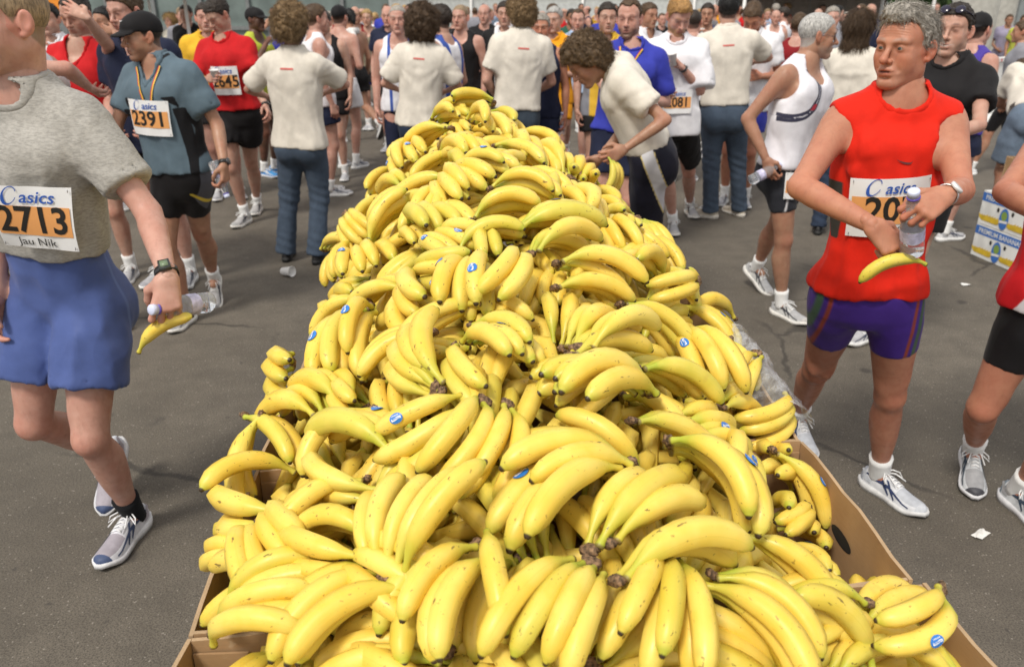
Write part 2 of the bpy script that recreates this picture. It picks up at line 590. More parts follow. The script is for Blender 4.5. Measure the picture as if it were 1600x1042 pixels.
def sticker_mesh():
    m = MB()
    R = .0192
    def wrap(x, y, o):     # x along the fruit, y round it
        a = y / R
        return (x, math.sin(a) * (R + o), math.cos(a) * (R + o))
    ring = [(.0125 * math.cos(q), .0095 * math.sin(q)) for q in np.linspace(0, 2 * math.pi, 24, False)]
    half = [(.5 * x, .5 * y) for x, y in ring]
    m.add([wrap(x, y, .0011) for x, y in ring] + [wrap(x, y, .0016) for x, y in half] + [wrap(0, 0, .0018)],
          [(k, (k + 1) % 24, 24 + (k + 1) % 24, 24 + k) for k in range(24)] + [(24 + k, 24 + (k + 1) % 24, 48) for k in range(24)], 0)
    xs = np.linspace(-.0095, .0095, 9)
    m.add([wrap(x, -.0012 + .0006 * math.sin(x * 300), .0022) for x in xs] + [wrap(x, .0028 + .0006 * math.sin(x * 300), .0022) for x in xs],
          [(i, i + 1, 10 + i, 9 + i) for i in range(8)], 1)
    v, f = text_geo('Chiquita', .0046, .00006)
    m.add([wrap(x, y - .0002 + .001, .0026) for x, y, _ in v], f, 0)
    v, f = text_geo('BANANAS', .0030, .00004)
    m.add([wrap(x, y - .0048, .0024) for x, y, _ in v], f, 1)
    return m.mesh('sticker', [ST_BLUE, ST_WHITE], True)
STICK = sticker_mesh()

def mat44(x, y, z, p):
    return Matrix(((x[0], y[0], z[0], p[0]), (x[1], y[1], z[1], p[1]), (x[2], y[2], z[2], p[2]), (0, 0, 0, 1)))
BUNCH_N = 0
def bunch(p0, xdir, c, n, label, scale=1.0, fan=7.0, meshes=None, sticker=None, rg=None, group='banana bunches of the heap', two=False, name='banana_bunch', crown=True):
    """a hand of bananas: p0 crown, xdir towards the tips, c the way the fruit bulges"""
    global BUNCH_N
    rg = rg or random
    BUNCH_N += 1
    x = nrm(xdir)
    c = nrm(np.asarray(c) - x * np.dot(c, x))
    w = np.cross(c, x)
    root = empty(name, tuple(p0), label, 'bananas', group)
    root.matrix_world = mat44(x, w, c, p0) @ Matrix.Scale(scale, 4)
    ms = meshes or BM
    rows = [(0, n)] if not two else [(0, (n + 1) // 2), (1, n // 2)]
    ib = 0
    base = rg.choice(ms)
    for row, cnt in rows:
        for i in range(cnt):
            k = i - (cnt - 1) / 2
            me = base if rg.random() < .55 else rg.choice(ms)
            b = obj('banana', me, root)
            yaw = math.radians(k * fan + rg.uniform(-1.8, 1.8))
            roll = math.radians(-k * 7 + rg.uniform(-7, 7))
            pit = math.radians(rg.uniform(-5, 5) + (10 if row else 0) - abs(k) * 2.0)
            b.matrix_basis = (Matrix.Translation((.006, k * (.0165 if cnt > 1 else 0), -.013 * row - .0014 * abs(k) ** 1.5))
                              @ Matrix.Rotation(yaw, 4, 'Z') @ Matrix.Rotation(pit, 4, 'Y') @ Matrix.Rotation(roll, 4, 'X')
                              @ Matrix.Scale(rg.uniform(.92, 1.04), 4))
            if sticker is not None and ib in sticker:
                s_ = obj('sticker', STICK, b)
                # on the outer face, about mid length
                tt = rg.uniform(.42, .62)
                L_, zc = .19 * tt, .0
                co = np.array([v.co for v in me.vertices])
                ring = co.reshape(-1, 10, 3)
                j = int(np.clip(tt * (len(ring) - 1), 2, len(ring) - 3))
                cen = ring[j].mean(0)
                tx = nrm(ring[j + 1].mean(0) - ring[j - 1].mean(0))
                yv = V3(0, 1, 0)
                zz = nrm(np.cross(tx, yv))
                ro = Matrix.Rotation(math.radians(rg.uniform(-25, 25)), 4, 'X')
                s_.matrix_basis = mat44(tx, yv, zz, cen) @ ro
            ib += 1
    if crown:
        cr = obj('crown', rg.choice(CM), root)
        cr.matrix_basis = Matrix.Scale(.62 + .10 * min(n, 6) / 2, 4) if n > 1 else Matrix.Scale(.5, 4)
    return root
# ------------------------------------------------------------------ far background seen above the heads
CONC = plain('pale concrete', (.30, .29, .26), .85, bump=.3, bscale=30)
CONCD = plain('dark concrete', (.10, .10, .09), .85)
GLASSY = plain('green grey glazing', (.16, .20, .19), .18, var=.25, scale=1.2)
FRAME = plain('grey metal frame', (.22, .23, .23), .4, .4)
TENTW = plain('white tent cloth', (.74, .76, .76), .7, var=.04)
PWHITE = plain('white painted plastic', (.74, .73, .71), .5, var=.05)
RLET = plain('red sign lettering', (.50, .02, .03), .5, var=.05)
def text_obj(s, size, mat, pos, ux, uz, name, parent, depth=.006, off=0.0):
    v, f = text_geo(s, size, off)
    n = np.cross(ux, uz)
    W = [np.asarray(pos) + np.asarray(ux) * x + np.asarray(uz) * y for x, y, _ in v]
    return obj(name, make_mesh(name, W, f, [mat], False), parent)
# glass pavilion on the left
pv = empty('glass_pavilion', (-13.0, 23.0, 0), 'grey green glazed pavilion with mullions behind the crowd at upper left', 'building')
for i in range(13):
    MB().box((-6.5 + i * 1.25 + .625, .0, 1.9), (1.20, .06, 3.5)).build('pane', GLASSY, pv, False)
    MB().box((-6.5 + i * 1.25, -.05, 1.95), (.09, .16, 3.9)).build('mullion', FRAME, pv, False)
MB().box((1.0, -.06, 1.15), (15.8, .10, .10)).build('rail', FRAME, pv, False)
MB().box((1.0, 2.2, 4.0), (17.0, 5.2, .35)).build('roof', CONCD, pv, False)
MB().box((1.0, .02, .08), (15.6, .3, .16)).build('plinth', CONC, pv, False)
MB().box((1.0, 4.4, 1.95), (15.0, .2, 3.7)).build('long_wall', CONCD, pv, False)
# orange flags on poles
for (px, d, lab) in ((128, 9.5, 'orange banner hanging above the bare shouldered man'), (166, 12.0, 'narrower orange banner behind the raised hands')):
    p = at_z(px, 3.0, 1.8); p = V3((px - 800) / FPX * d, d, 0)
    bn = empty('banner', tuple(p), lab, 'banner', None)
    MB().tube([(-.16, 0, 0), (-.16, 0, 2.7)], .02, 8).build('pole', FRAME, bn)
    vs = [(-.14 + .30 * i / 4, .03 * math.sin(i * 1.4 + j), 1.62 + 1.0 * j / 6) for j in range(7) for i in range(5)]
    fs = [(j * 5 + i, j * 5 + i + 1, j * 5 + i + 6, j * 5 + i + 5) for j in range(6) for i in range(4)]
    obj('cloth', make_mesh('cloth', vs, fs, [plain('banner orange', (.75, .25, .02), .7)]), bn)
# white parasols
for (px, d, lab) in ((292, 11.0, 'white parasol on a thin pole left of the 2645 runner'), (236, 14.5, 'white parasol behind the black cap'), (102, 15.5, 'white parasol edge above the hand-on-brow man')):
    x = (px - 800) / FPX * d * .93
    ps = empty('parasol', (x, d, 0), lab, 'parasol', None)
    MB().tube([(0, 0, .04), (0, 0, 2.55)], .022, 8).build('pole', PWHITE, ps)
    n = 8
    vs, fs = [(0, 0, 2.6)], []
    for j in range(1, 4):
        for k in range(n):
            q = 2 * math.pi * k / n
            r = .62 * j / 3 * 1.6
            vs.append((r * math.cos(q), r * math.sin(q), 2.6 - .22 * j - .03 * (j == 3) * (k % 2)))
    fs = [(0, 1 + k, 1 + (k + 1) % n) for k in range(n)] + [(1 + (j - 1) * n + k, 1 + j * n + k, 1 + j * n + (k + 1) % n, 1 + (j - 1) * n + (k + 1) % n) for j in (1, 2) for k in range(n)]
    obj('canopy', make_mesh('canopy', vs, fs, [TENTW], False), ps)
    MB().lathe([(.24, 0), (.24, .05), (.05, .08)], 14).build('foot', CONC, ps)
# pale tent with a grey booth at upper right
tn = empty('event_tent', (7.6, 21.5, 0), 'white roofed event tent over a grey booth, upper right behind the crowd', 'tent')
MB().box((0, 0, 2.02), (4.6, 3.0, .10)).build('valance', TENTW, tn, False)
m = MB(); m.add([(-2.3, -1.5, 2.07), (2.3, -1.5, 2.07), (2.3, 1.5, 2.07), (-2.3, 1.5, 2.07), (0, 0, 3.2)], [(0, 1, 4), (1, 2, 4), (2, 3, 4), (3, 0, 4)])
m.build('roof', TENTW, tn, False)
for sx in (-2.2, 2.2):
    for sy in (-1.4, 1.4): MB().tube([(sx, sy, 0), (sx, sy, 2.0)], .04, 8).build('pole', PWHITE, tn)
for i in range(4):
    MB().box((-1.35 + i * .9, .6, 1.0), (.88, .06, 2.0)).build('panel', plain('booth grey brown', (.19, .17, .15), .6), tn, False)
for (x0, d, w, lab) in ((2.5, 33, 16, 'long white marquee roof beyond the crowd, centre'), (-7.0, 36, 9, 'white marquee beyond the crowd, left of centre')):
    mq = empty('marquee', (x0, d, 0), lab, 'tent')
    MB().box((0, 0, 2.3), (w, 5, .35)).build('valance', TENTW, mq, False)
    m = MB(); m.add([(-w / 2, -2.5, 2.48), (w / 2, -2.5, 2.48), (w / 2, 2.5, 2.48), (-w / 2, 2.5, 2.48), (-w / 2, 0, 3.7), (w / 2, 0, 3.7)], [(0, 1, 5, 4), (2, 3, 4, 5), (0, 4, 3), (1, 2, 5)])
    m.build('roof', TENTW, mq, False)
    for sx in np.linspace(-w / 2 + .1, w / 2 - .1, 5): MB().tube([(sx, -2.4, 0), (sx, -2.4, 2.2)], .05, 8).build('pole', PWHITE, mq)
    MB().box((0, -2.3, 1.05), (w, .05, 2.1)).build('long_wall', plain('marquee side', (.55, .57, .56), .8), mq, False)  # pale tent side put at the front so that it catches the light
# right hand side: viaduct pillars, barrier, booth
for (px, d, r, lab) in ((1512, 17.0, .42, 'round concrete pillar behind the white barrier, upper right'), (1558, 23.0, .34, 'slimmer concrete pillar behind the spectators, upper right corner')):
    x = (px - 800) / FPX * (d * .924 + .3)
    pl = empty('concrete_pillar', (x, d, 0), lab, 'pillar')
    MB().lathe([(r * 1.06, 0), (r * 1.05, .12), (r, .14), (r * .98, 6.0)], 24).build('shaft', CONC, pl)
    MB().box((0, 0, 6.2), (1.6, 1.6, .4)).build('head', CONC, pl, False)
bt = empty('glass_booth', (15.8, 25, 0), 'glazed booth with a metal frame behind the pillars at the right edge', 'kiosk')
for i in range(4):
    MB().box((-1.8 + i * 1.2, 0, 1.35), (1.14, .05, 2.5)).build('pane', plain('booth glass', (.30, .33, .33), .2, var=.2, scale=1.5), bt, False)
    MB().box((-2.4 + i * 1.2, -.03, 1.4), (.07, .12, 2.8)).build('post', FRAME, bt, False)
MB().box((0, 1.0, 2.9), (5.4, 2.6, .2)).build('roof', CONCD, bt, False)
# white advertising barrier
b0, b1 = V3(7.40, 13.2, 0), V3(11.9, 16.3, 0)
ux = nrm(b1 - b0); nb_ = V3(ux[1], -ux[0], 0)
br = empty('barrier', tuple(b0), 'white advertising barrier with red lettering behind the right hand helper', 'barrier')
L_ = np.linalg.norm(b1 - b0)
AX = np.array([ux, -nb_, (0, 0, 1)])
for i in range(3):
    c = ux * (L_ / 3 * (i + .5))
    MB().box(c + V3(0, 0, .52), (L_ / 3 - .02, .10, .78), AX).build('panel', PWHITE, br, False)
    MB().box(c + V3(0, 0, .95), (L_ / 3 - .01, .16, .06), AX).build('top_rail', PWHITE, br, False)
    MB().box(c + V3(0, 0, .065), (L_ / 3 - .10, .42, .11), AX, taper=.6).build('foot', PWHITE, br, False)
    for j in range(16):
        if j % 6 == 5: continue
        MB().box(c + nb_ * .083 + ux * (-.75 + j * .10) + V3(0, 0, .950), (.028, .006, .040), AX).build('rail_mark', RLET, br, False)
    text_obj('7', .52, RLET, c + nb_ * .056 + V3(-.05, 0, .60), ux, V3(0, 0, 1), 'red_lettering', br, off=.02)
    text_obj('O N', .17, plain('grey sign lettering', (.25, .25, .25), .6), c + nb_ * .056 + V3(0, 0, .25), ux, V3(0, 0, 1), 'grey_lettering', br)
# stacked fruit cartons at the right edge
BLUEP = plain('carton print blue', (.045, .155, .48), .6, var=.08)
YELP = plain('carton print yellow', (.62, .42, .03), .6, var=.15, scale=30)
CWHITE = plain('carton white', (.72, .72, .70), .6)
GREENP = plain('carton print green', (.20, .30, .06), .6)
cA, cB = at_z(1516, 397, 0), at_z(1578, 424, 0)
cx_ = nrm(V3(cB[0] - cA[0], cB[1] - cA[1], 0)); cn = V3(cx_[1], -cx_[0], 0)
if np.dot(cn, -cA) < 0: cn = -cn
CW, CD_, CH = .52, .40, .245
AXC = np.array([cx_, -cn, (0, 0, 1)])
for lv, lab in ((0, 'lower white fruit carton printed with blue band and yellow bananas'), (1, 'upper white fruit carton printed with blue band and yellow bananas')):
    root = empty('fruit_carton', tuple(cA + cx_ * CW / 2 - cn * CD_ / 2 + V3(0, 0, .004 + lv * (CH + .004))), lab, 'box', 'printed fruit cartons')
    MB().box((0, 0, CH / 2), (CW, CD_, CH), AXC).build('carton_body', CWHITE, root, False)
    F0 = cn * (CD_ / 2 + .0015)
    def P2(x, z, o=0.0): return F0 + cn * o + cx_ * x + V3(0, 0, z)
    def poly(pts, mat, nm, o=0.0, par=root):
        obj(nm, make_mesh(nm, [P2(x, z, o) for x, z in pts], [tuple(range(len(pts)))], [mat], False), par)
    poly([(-.26, CH - .075), (.26, CH - .075), (.26, CH - .012), (-.26, CH - .012)], BLUEP, 'blue_band')
    text_obj('PREMIUM BANANAS', .050, CWHITE, P2(0, CH - .045, .0012), cx_, V3(0, 0, 1), 'carton_lettering', root, off=.0008)
    for sg in (-1, 1):
        for j in range(6):
            c0 = sg * .145 + (j - 2.5) * .028
            an = math.radians(-20 + j * 10) * 1.0
            pts = []
            for i in range(9):
                q = math.pi * (1.15 + .75 * i / 8)
                pts.append((c0 + .052 * math.cos(q), .085 + .058 * math.sin(q)))
            for i in range(8, -1, -1):
                q = math.pi * (1.15 + .75 * i / 8)
                rr = 1 - .42 * math.sin(math.pi * i / 8)
                pts.append((c0 + .052 * rr * math.cos(q), .100 + .058 * rr * math.sin(q)))
            poly(pts, YELP, 'printed_banana', .0006 + .0003 * j)
        poly([(sg * .075 + .013 * math.cos(q), CH * .56 + .017 * math.sin(q)) for q in np.linspace(0, 6.283, 12, False)], DARK, 'hand_hole', .0008)
    poly([(.047 * math.cos(q), .085 + .078 * math.sin(q)) for q in np.linspace(0, 6.283, 24, False)], BLUEP, 'printed_oval', .0030)
    poly([(.030 * math.cos(q), .108 + .034 * math.sin(q)) for q in np.linspace(0, 6.283, 16, False)], GREENP, 'oval_figure', .0036)
    poly([(-.040, .052), (.040, .060), (.040, .078), (-.040, .070)], CWHITE, 'oval_band', .0036)
ob = open_box(tuple(cA + cx_ * (CW / 2 + .09) - cn * CD_ / 2 + V3(0, 0, 2 * CH + .012)), math.atan2(cx_[1], cx_[0]), CW - .1, CD_, .27, 'plain brown carton set on top of the printed fruit cartons')
ob['group'] = 'cartons at the right edge'
# trees beyond the square
LEAF = NT('tree leaves')
_c = LEAF.tc('Object')
LEAF.bs(Base_Color=LEAF.mix(LEAF.ss(LEAF.noise(_c, .9, 3), .35, .65), (.020, .045, .014), (.055, .095, .028)), Roughness=.65, Specular_IOR_Level=.3)
BARK = plain('bark', (.06, .045, .035), .9, bump=.6, bscale=12)
trg = random.Random(9)
def tree(x, y, h, r, lab, seed):
    rg = random.Random(seed)
    t = empty('broadleaf_tree', (x, y, 0), lab, 'tree', 'trees beyond the square')
    m = MB()
    m.tube([(0, 0, 0), (.05, 0, h * .25), (0, .05, h * .45), (.05, 0, h * .8)], [.22, .17, .13, .04], 8)
    for i in range(6):
        q = rg.uniform(0, 6.28); z = h * rg.uniform(.28, .55)
        m.tube([(0, 0, z), (math.cos(q) * r * .35, math.sin(q) * r * .35, z + h * .10), (math.cos(q) * r * .75, math.sin(q) * r * .75, z + h * .22)], [.09, .06, .02], 6)
    m.build('trunk', BARK, t)
    vs, fs = [], []
    cl = []
    for i in range(46):
        q, u = rg.uniform(0, 6.28), rg.uniform(-1, 1)
        rr = (1 - u * u) ** .5 * r * rg.uniform(.35, 1.0)
        cl.append((math.cos(q) * rr, math.sin(q) * rr, h * .60 + u * h * .36, rg.uniform(.35, .75)))
    for i in range(2600):
        c = rg.choice(cl)
        p = np.array(c[:3]) + np.array([rg.gauss(0, 1) for _ in range(3)]) * c[3] * .55
        a = nrm([rg.gauss(0, 1) for _ in range(3)]); b = nrm(np.cross(a, [rg.gauss(0, 1) for _ in range(3)]))
        s_ = rg.uniform(.09, .18)
        k = len(vs)
        vs += [p - a * s_, p + b * s_ * .5, p + a * s_, p - b * s_ * .5]
        fs.append((k, k + 1, k + 2, k + 3))
    obj('crown', make_mesh('crown', vs, np.array(fs), [LEAF.m], False), t)
tx = [(-27, 42), (-19, 46), (-12, 44), (-5, 47), (1, 45), (7, 46), (12.5, 43), (17.5, 41), (22, 45), (27, 40), (31, 46)]
tl = ['far left behind the pavilion', 'left, behind the parasols', 'left of the marquee', 'left of centre behind the marquee', 'in the centre behind the marquee', 'right of centre behind the marquee', 'behind the pale tent', 'right of the pale tent', 'above the long brown hair', 'behind the concrete pillars', 'at the far right behind the booth']
for i, (x, y) in enumerate(tx):
    tree(x, y, trg.uniform(6, 9), trg.uniform(2.8, 3.8), 'dark green broadleaf tree beyond the square, ' + tl[i], 40 + i)
hd = NT('hedge leaves')
hv, hf = [], []
hrg = np.random.default_rng(3)
n = 16000
P_ = np.stack([hrg.uniform(-60, 60, n), hrg.uniform(52, 58, n), np.abs(hrg.normal(0, 2.2, n)) + .1], 1)
A_ = hrg.normal(0, 1, (n, 3)); A_ /= np.linalg.norm(A_, axis=1)[:, None]
B_ = np.cross(A_, hrg.normal(0, 1, (n, 3))); B_ /= np.linalg.norm(B_, axis=1)[:, None]
S_ = hrg.uniform(.25, .5, n)[:, None]
hv = np.stack([P_ - A_ * S_, P_ + B_ * S_ * .6, P_ + A_ * S_, P_ - B_ * S_ * .6], 1).reshape(-1, 3)
hg = obj('far_shrubbery', make_mesh('far_shrubbery', hv, np.arange(n * 4).reshape(-1, 4), [LEAF.m], False))
tag(hg, 'dark band of far shrubbery closing the square', None, None, 'stuff')
# ------------------------------------------------------------------ implicit surfaces -> meshes
def smin(a, b, k):
    if k <= 0: return np.minimum(a, b)
    h = np.maximum(k - np.abs(a - b), 0) / k
    return np.minimum(a, b) - h * h * k * .25
class Fld:
    def __init__(s, lo, hi, h):
        s.lo = np.asarray(lo, float) - 2 * h
        s.h = h
        n = np.ceil((np.asarray(hi, float) + 2 * h - s.lo) / h).astype(int) + 1
        s.ax = [s.lo[i] + np.arange(n[i]) * h for i in range(3)]
        s.D = np.full(n, 1.0, np.float32)
    def _sub(s, lo, hi, m):
        sl = []
        for i in range(3):
            a = int(np.floor((lo[i] - m - s.lo[i]) / s.h)); b = int(np.ceil((hi[i] + m - s.lo[i]) / s.h)) + 1
            a, b = max(a, 0), min(b, len(s.ax[i]))
            if b <= a: return None
            sl.append(slice(a, b))
        return tuple(sl)
    def pts(s, sl):
        return s.ax[0][sl[0]][:, None, None], s.ax[1][sl[1]][None, :, None], s.ax[2][sl[2]][None, None, :]
    def add(s, prim, k=0.0, op='u'):
        fn, lo, hi = prim
        sl = s._sub(lo, hi, k + 2.5 * s.h)
        if sl is None: return
        d = fn(*s.pts(sl))
        c = s.D[sl]
        if op == 'u': s.D[sl] = smin(c, d, k)
        elif op == 's': s.D[sl] = -smin(-c, d, k)
    def clip(s, fn):      # keep where fn < 0, whole field
        s.D = np.maximum(s.D, fn(*s.pts((slice(None),) * 3)))
    def mesh(s, sm=1):
        return surfnet(s.D, s.lo, s.h, sm)
def surfnet(D, lo, h, sm=1):
    S = D < 0
    n = np.array(D.shape) - 1
    off = [(i, j, k) for i in (0, 1) for j in (0, 1) for k in (0, 1)]
    cnt = np.zeros(n, np.int8)
    for o in off:
        cnt += S[o[0]:o[0] + n[0], o[1]:o[1] + n[1], o[2]:o[2] + n[2]]
    act = (cnt > 0) & (cnt < 8)
    I = np.argwhere(act)
    if len(I) == 0:
        return np.zeros((0, 3)), np.zeros((0, 4), int)
    vals = np.stack([D[I[:, 0] + o[0], I[:, 1] + o[1], I[:, 2] + o[2]] for o in off], 1)
    P = np.zeros((len(I), 3)); C = np.zeros(len(I))
    for a in range(8):
        for b in range(a + 1, 8):
            d = np.abs(np.array(off[a]) - off[b])
            if d.sum() != 1: continue
            va, vb = vals[:, a], vals[:, b]
            m = (va < 0) != (vb < 0)
            t = np.where(m, va / np.where(m, va - vb, 1), 0)
            q = np.array(off[a]) + t[:, None] * (np.array(off[b]) - np.array(off[a]))
            P += q * m[:, None]; C += m
    V = (I + P / C[:, None]) * h + lo
    idx = np.full(act.shape, -1, np.int64)
    idx[act] = np.arange(len(I))
    Q = []
    for ax in range(3):
        u, v = (ax + 1) % 3, (ax + 2) % 3
        sl0 = [slice(None)] * 3; sl1 = [slice(None)] * 3
        sl0[ax] = slice(0, D.shape[ax] - 1); sl1[ax] = slice(1, D.shape[ax])
        for q in (u, v):
            sl0[q] = slice(1, D.shape[q] - 1); sl1[q] = slice(1, D.shape[q] - 1)
        A, B = S[tuple(sl0)], S[tuple(sl1)]
        E = np.argwhere(A != B)
        if len(E) == 0: continue
        flip = A[tuple(E.T)]
        E = E.copy(); E[:, u] += 1; E[:, v] += 1
        def cell(du, dv):
            c = E.copy(); c[:, u] -= du; c[:, v] -= dv
            return idx[tuple(c.T)]
        q = np.stack([cell(1, 1), cell(0, 1), cell(0, 0), cell(1, 0)], 1)
        q[~flip] = q[~flip][:, ::-1]
        Q.append(q)
    F = np.concatenate(Q)
    for _ in range(sm):
        A = np.zeros_like(V); c = np.zeros(len(V))
        for i in range(4):
            for j in (1, 3):
                np.add.at(A, F[:, i], V[F[:, (i + j) % 4]]); np.add.at(c, F[:, i], 1)
        V = V * .5 + .5 * A / np.maximum(c, 1)[:, None]
    return V, F
def vnormals(V, F):
    a = V[F[:, 2]] - V[F[:, 0]]; b = V[F[:, 3]] - V[F[:, 1]]
    n = np.cross(a, b)
    N = np.zeros_like(V)
    for i in range(4): np.add.at(N, F[:, i], n)
    return N / np.maximum(np.linalg.norm(N, axis=1), 1e-12)[:, None]

def limb(a, b, prof, o=0.0, flat=None, bow=None):
    a, b = np.asarray(a, float), np.asarray(b, float)
    d = b - a; L2 = max(np.dot(d, d), 1e-9)
    ts, rs = [p[0] for p in prof], [p[1] + o for p in prof]
    R = max(rs)
    def fn(x, y, z):
        qx, qy, qz = x - a[0], y - a[1], z - a[2]
        t = np.clip((qx * d[0] + qy * d[1] + qz * d[2]) / L2, 0, 1)
        qx, qy, qz = qx - t * d[0], qy - t * d[1], qz - t * d[2]
        if bow is not None:
            w = np.interp(t, bow[1], bow[2])
            qx, qy, qz = qx - w * bow[0][0], qy - w * bow[0][1], qz - w * bow[0][2]
        s2 = qx * qx + qy * qy + qz * qz
        if flat is not None:
            e = qx * flat[0][0] + qy * flat[0][1] + qz * flat[0][2]
            s2 = s2 + e * e * (1 / flat[1] ** 2 - 1)
        return np.sqrt(s2) - np.interp(t, ts, rs)
    m = R + (.03 if bow is not None else 0)
    return fn, np.minimum(a, b) - m, np.maximum(a, b) + m
def ball(c, r):
    c = np.asarray(c, float)
    return (lambda x, y, z: np.sqrt((x - c[0]) ** 2 + (y - c[1]) ** 2 + (z - c[2]) ** 2) - r), c - r, c + r
def ell(c, r, ax=None):
    c, r = np.asarray(c, float), np.asarray(r, float)
    ax = np.eye(3) if ax is None else np.asarray(ax)
    def fn(x, y, z):
        qx, qy, qz = x - c[0], y - c[1], z - c[2]
        k0 = k1 = 0
        for i in range(3):
            e = qx * ax[i][0] + qy * ax[i][1] + qz * ax[i][2]
            k0 = k0 + (e / r[i]) ** 2; k1 = k1 + (e / r[i] ** 2) ** 2
        k0, k1 = np.sqrt(k0), np.sqrt(k1)
        return k0 * (k0 - 1) / np.maximum(k1, 1e-6)
    m = r.max()
    return fn, c - m, c + m

# ------------------------------------------------------------------ skeleton
TORSO = np.array([  # t, half width, half depth, forward offset
    (-.21, .060, .060, 0), (-.15, .130, .088, -.004), (-.06, .158, .110, -.012), (.05, .159, .113, -.012), (.17, .148, .104, -.002), (.29, .141, .098, .006),
    (.45, .155, .108, .008), (.60, .166, .118, .008), (.72, .172, .120, .004), (.82, .166, .108, -.004), (.90, .140, .086, -.012), (.97, .090, .066, -.014), (1.06, .058, .056, -.006)])
class Sk: pass
def ydir(yaw):
    a = math.radians(yaw)
    return V3(math.sin(a), math.cos(a), 0)
def on_ray(parent, px, L, sign):
    r = ray(*px)
    oc = EYE - parent
    b = np.dot(oc, r); c = np.dot(oc, oc) - L * L
    disc = b * b - c
    if disc < 0:
        p = EYE + r * (-b)
        return parent + nrm(p - parent) * L
    return EYE + r * (-b + sign * math.sqrt(disc))
def skeleton(P):
    """P: measured pose. l/r are the person's own left and right."""
    s = Sk()
    s.h = P.get('h', 1.78); k = s.k = s.h / 1.78
    fem = s.fem = P.get('fem', False)
    b = s.b = P.get('build', 1.0)
    s.armb, s.legb = P.get('armb', b), P.get('legb', b)
    yaw = s.yaw = P['yaw']; ysh = P.get('ysh', yaw)
    d = P['d']
    px_, py_ = P['pel']
    pz = P.get('pelz', .515) * s.h
    if py_ is None:                            # standing height known, only the column measured
        dep = d * math.cos(PITCH) + (CAM_H - pz) * math.sin(PITCH)
        s.pel = V3((px_ - 800) / FPX * dep, d, pz)
    else: s.pel = at_y(px_, py_, d)
    Lsp = .57 * k
    if 'nb' in P: s.nb = at_y(*P['nb'], d + P.get('lean', 0))
    else: s.nb = s.pel + V3(0, 0, Lsp) + ydir(yaw) * .015
    if P.get('fixL', True): s.nb = s.pel + nrm(s.nb - s.pel) * np.clip(np.linalg.norm(s.nb - s.pel), .93 * Lsp, 1.08 * Lsp)
    s.Lsp = np.linalg.norm(s.nb - s.pel)
    up = s.up = (s.nb - s.pel) / s.Lsp
    def axes(y):
        f = ydir(y); f = nrm(f - up * np.dot(f, up)); return np.cross(f, up), f
    s.latp, s.fwdp = axes(yaw); s.lats, s.fwds = axes(ysh)
    sw = P.get('shw', .176 if not fem else .155) * k * (.5 + .5 * b)
    sd = P.get('shd', (0, 0))      # shoulder raise r,l
    s.sh = {}
    for q, sg in (('r', 1), ('l', -1)):
        s.sh[q] = s.pel + up * s.Lsp * .885 + s.lats * sg * sw - s.fwds * .012 + up * sd[0 if q == 'r' else 1]
    s.hip = {q: s.pel + s.latp * sg * .085 * k + V3(0, 0, -.005) for q, sg in (('r', 1), ('l', -1))}
    UA, FA, TH_, SH_ = .295 * k, .255 * k, .425 * k, .415 * k
    s.el, s.wr, s.hd_dir, s.kn, s.an, s.foot = {}, {}, {}, {}, {}, {}
    for q, sg in (('r', 1), ('l', -1)):
        a = P.get('arm_' + q, 'hang')
        lat, f = s.lats * sg, s.fwds
        if isinstance(a, str):
            e, w, hd = {
                'hang': ((-.965, .17, -.12), (-.93, .02, .33), (-.96, .0, .2)),
                'swingf': ((-.90, .15, .36), (-.45, -.1, .85), (-.3, -.2, .9)),
                'swingb': ((-.86, .18, -.46), (-.86, .02, .45), (-.8, -.05, .55)),
                'bent': ((-.93, .26, -.16), (.05, -.52, .84), (.05, -.65, .7)),
                'low': ((-.95, .24, -.08), (-.45, -.42, .78), (-.45, -.5, .7)),
                'drink': ((-.62, .34, .70), (.66, -.56, .10), (.45, -.75, -.1)),
                'brow': ((-.10, .70, .70), (.72, -.66, -.12), (.2, -.95, .1)),
                'hip': ((-.80, .60, -.10), (-.55, -.70, .40), (-.5, -.7, .4)),
                'back': ((-.93, .18, -.30), (-.25, -.95, -.2), (-.1, -.95, -.2))}[a]
            mk = lambda v: nrm(V3(0, 0, 1) * v[0] + lat * v[1] + f * v[2])
            s.el[q] = s.sh[q] + mk(e) * UA
            s.wr[q] = s.el[q] + mk(w) * FA
            s.hd_dir[q] = mk(hd)
        else:
            s.el[q] = on_ray(s.sh[q], a[0], UA, a[1])
            s.wr[q] = on_ray(s.el[q], a[2], FA, a[3])
            s.hd_dir[q] = nrm(on_ray(s.wr[q], a[4], .09 * k, a[5]) - s.wr[q]) if len(a) > 4 else nrm(s.wr[q] - s.el[q])
    for q, sg in (('r', 1), ('l', -1)):
        a = P.get('leg_' + q, 'stand')
        lat, f = s.latp * sg, s.fwdp
        an_z = .085 * k
        if isinstance(a, str):
            fx, fz, tw = {'stand': (0.0, 0, 9), 'front': (.26, 0, 4), 'back': (-.30, .06, 4), 'wide': (.05, 0, 14), 'lift': (-.42, .2, 2)}[a]
            s.an[q] = V3(s.pel[0], s.pel[1], 0) + lat * (.095 if a != 'wide' else .17) * k + f * fx * k + V3(0, 0, an_z + fz)
            fy = yaw + tw * sg
            pitch = -38 if a == 'back' else -60 if a == 'lift' else 0
            s.foot[q] = (ydir(fy), pitch)
        else:
            if a.get('z') is None and 'L' in a: s.an[q] = None
            else: s.an[q] = at_z(*a['an'], a.get('z', an_z))
            s.foot[q] = (ydir(a.get('fy', yaw)), a.get('pitch', 0))
        hp = s.hip[q]
        v = s.an[q] - hp; Lv = np.linalg.norm(v)
        t1, t2 = TH_, SH_
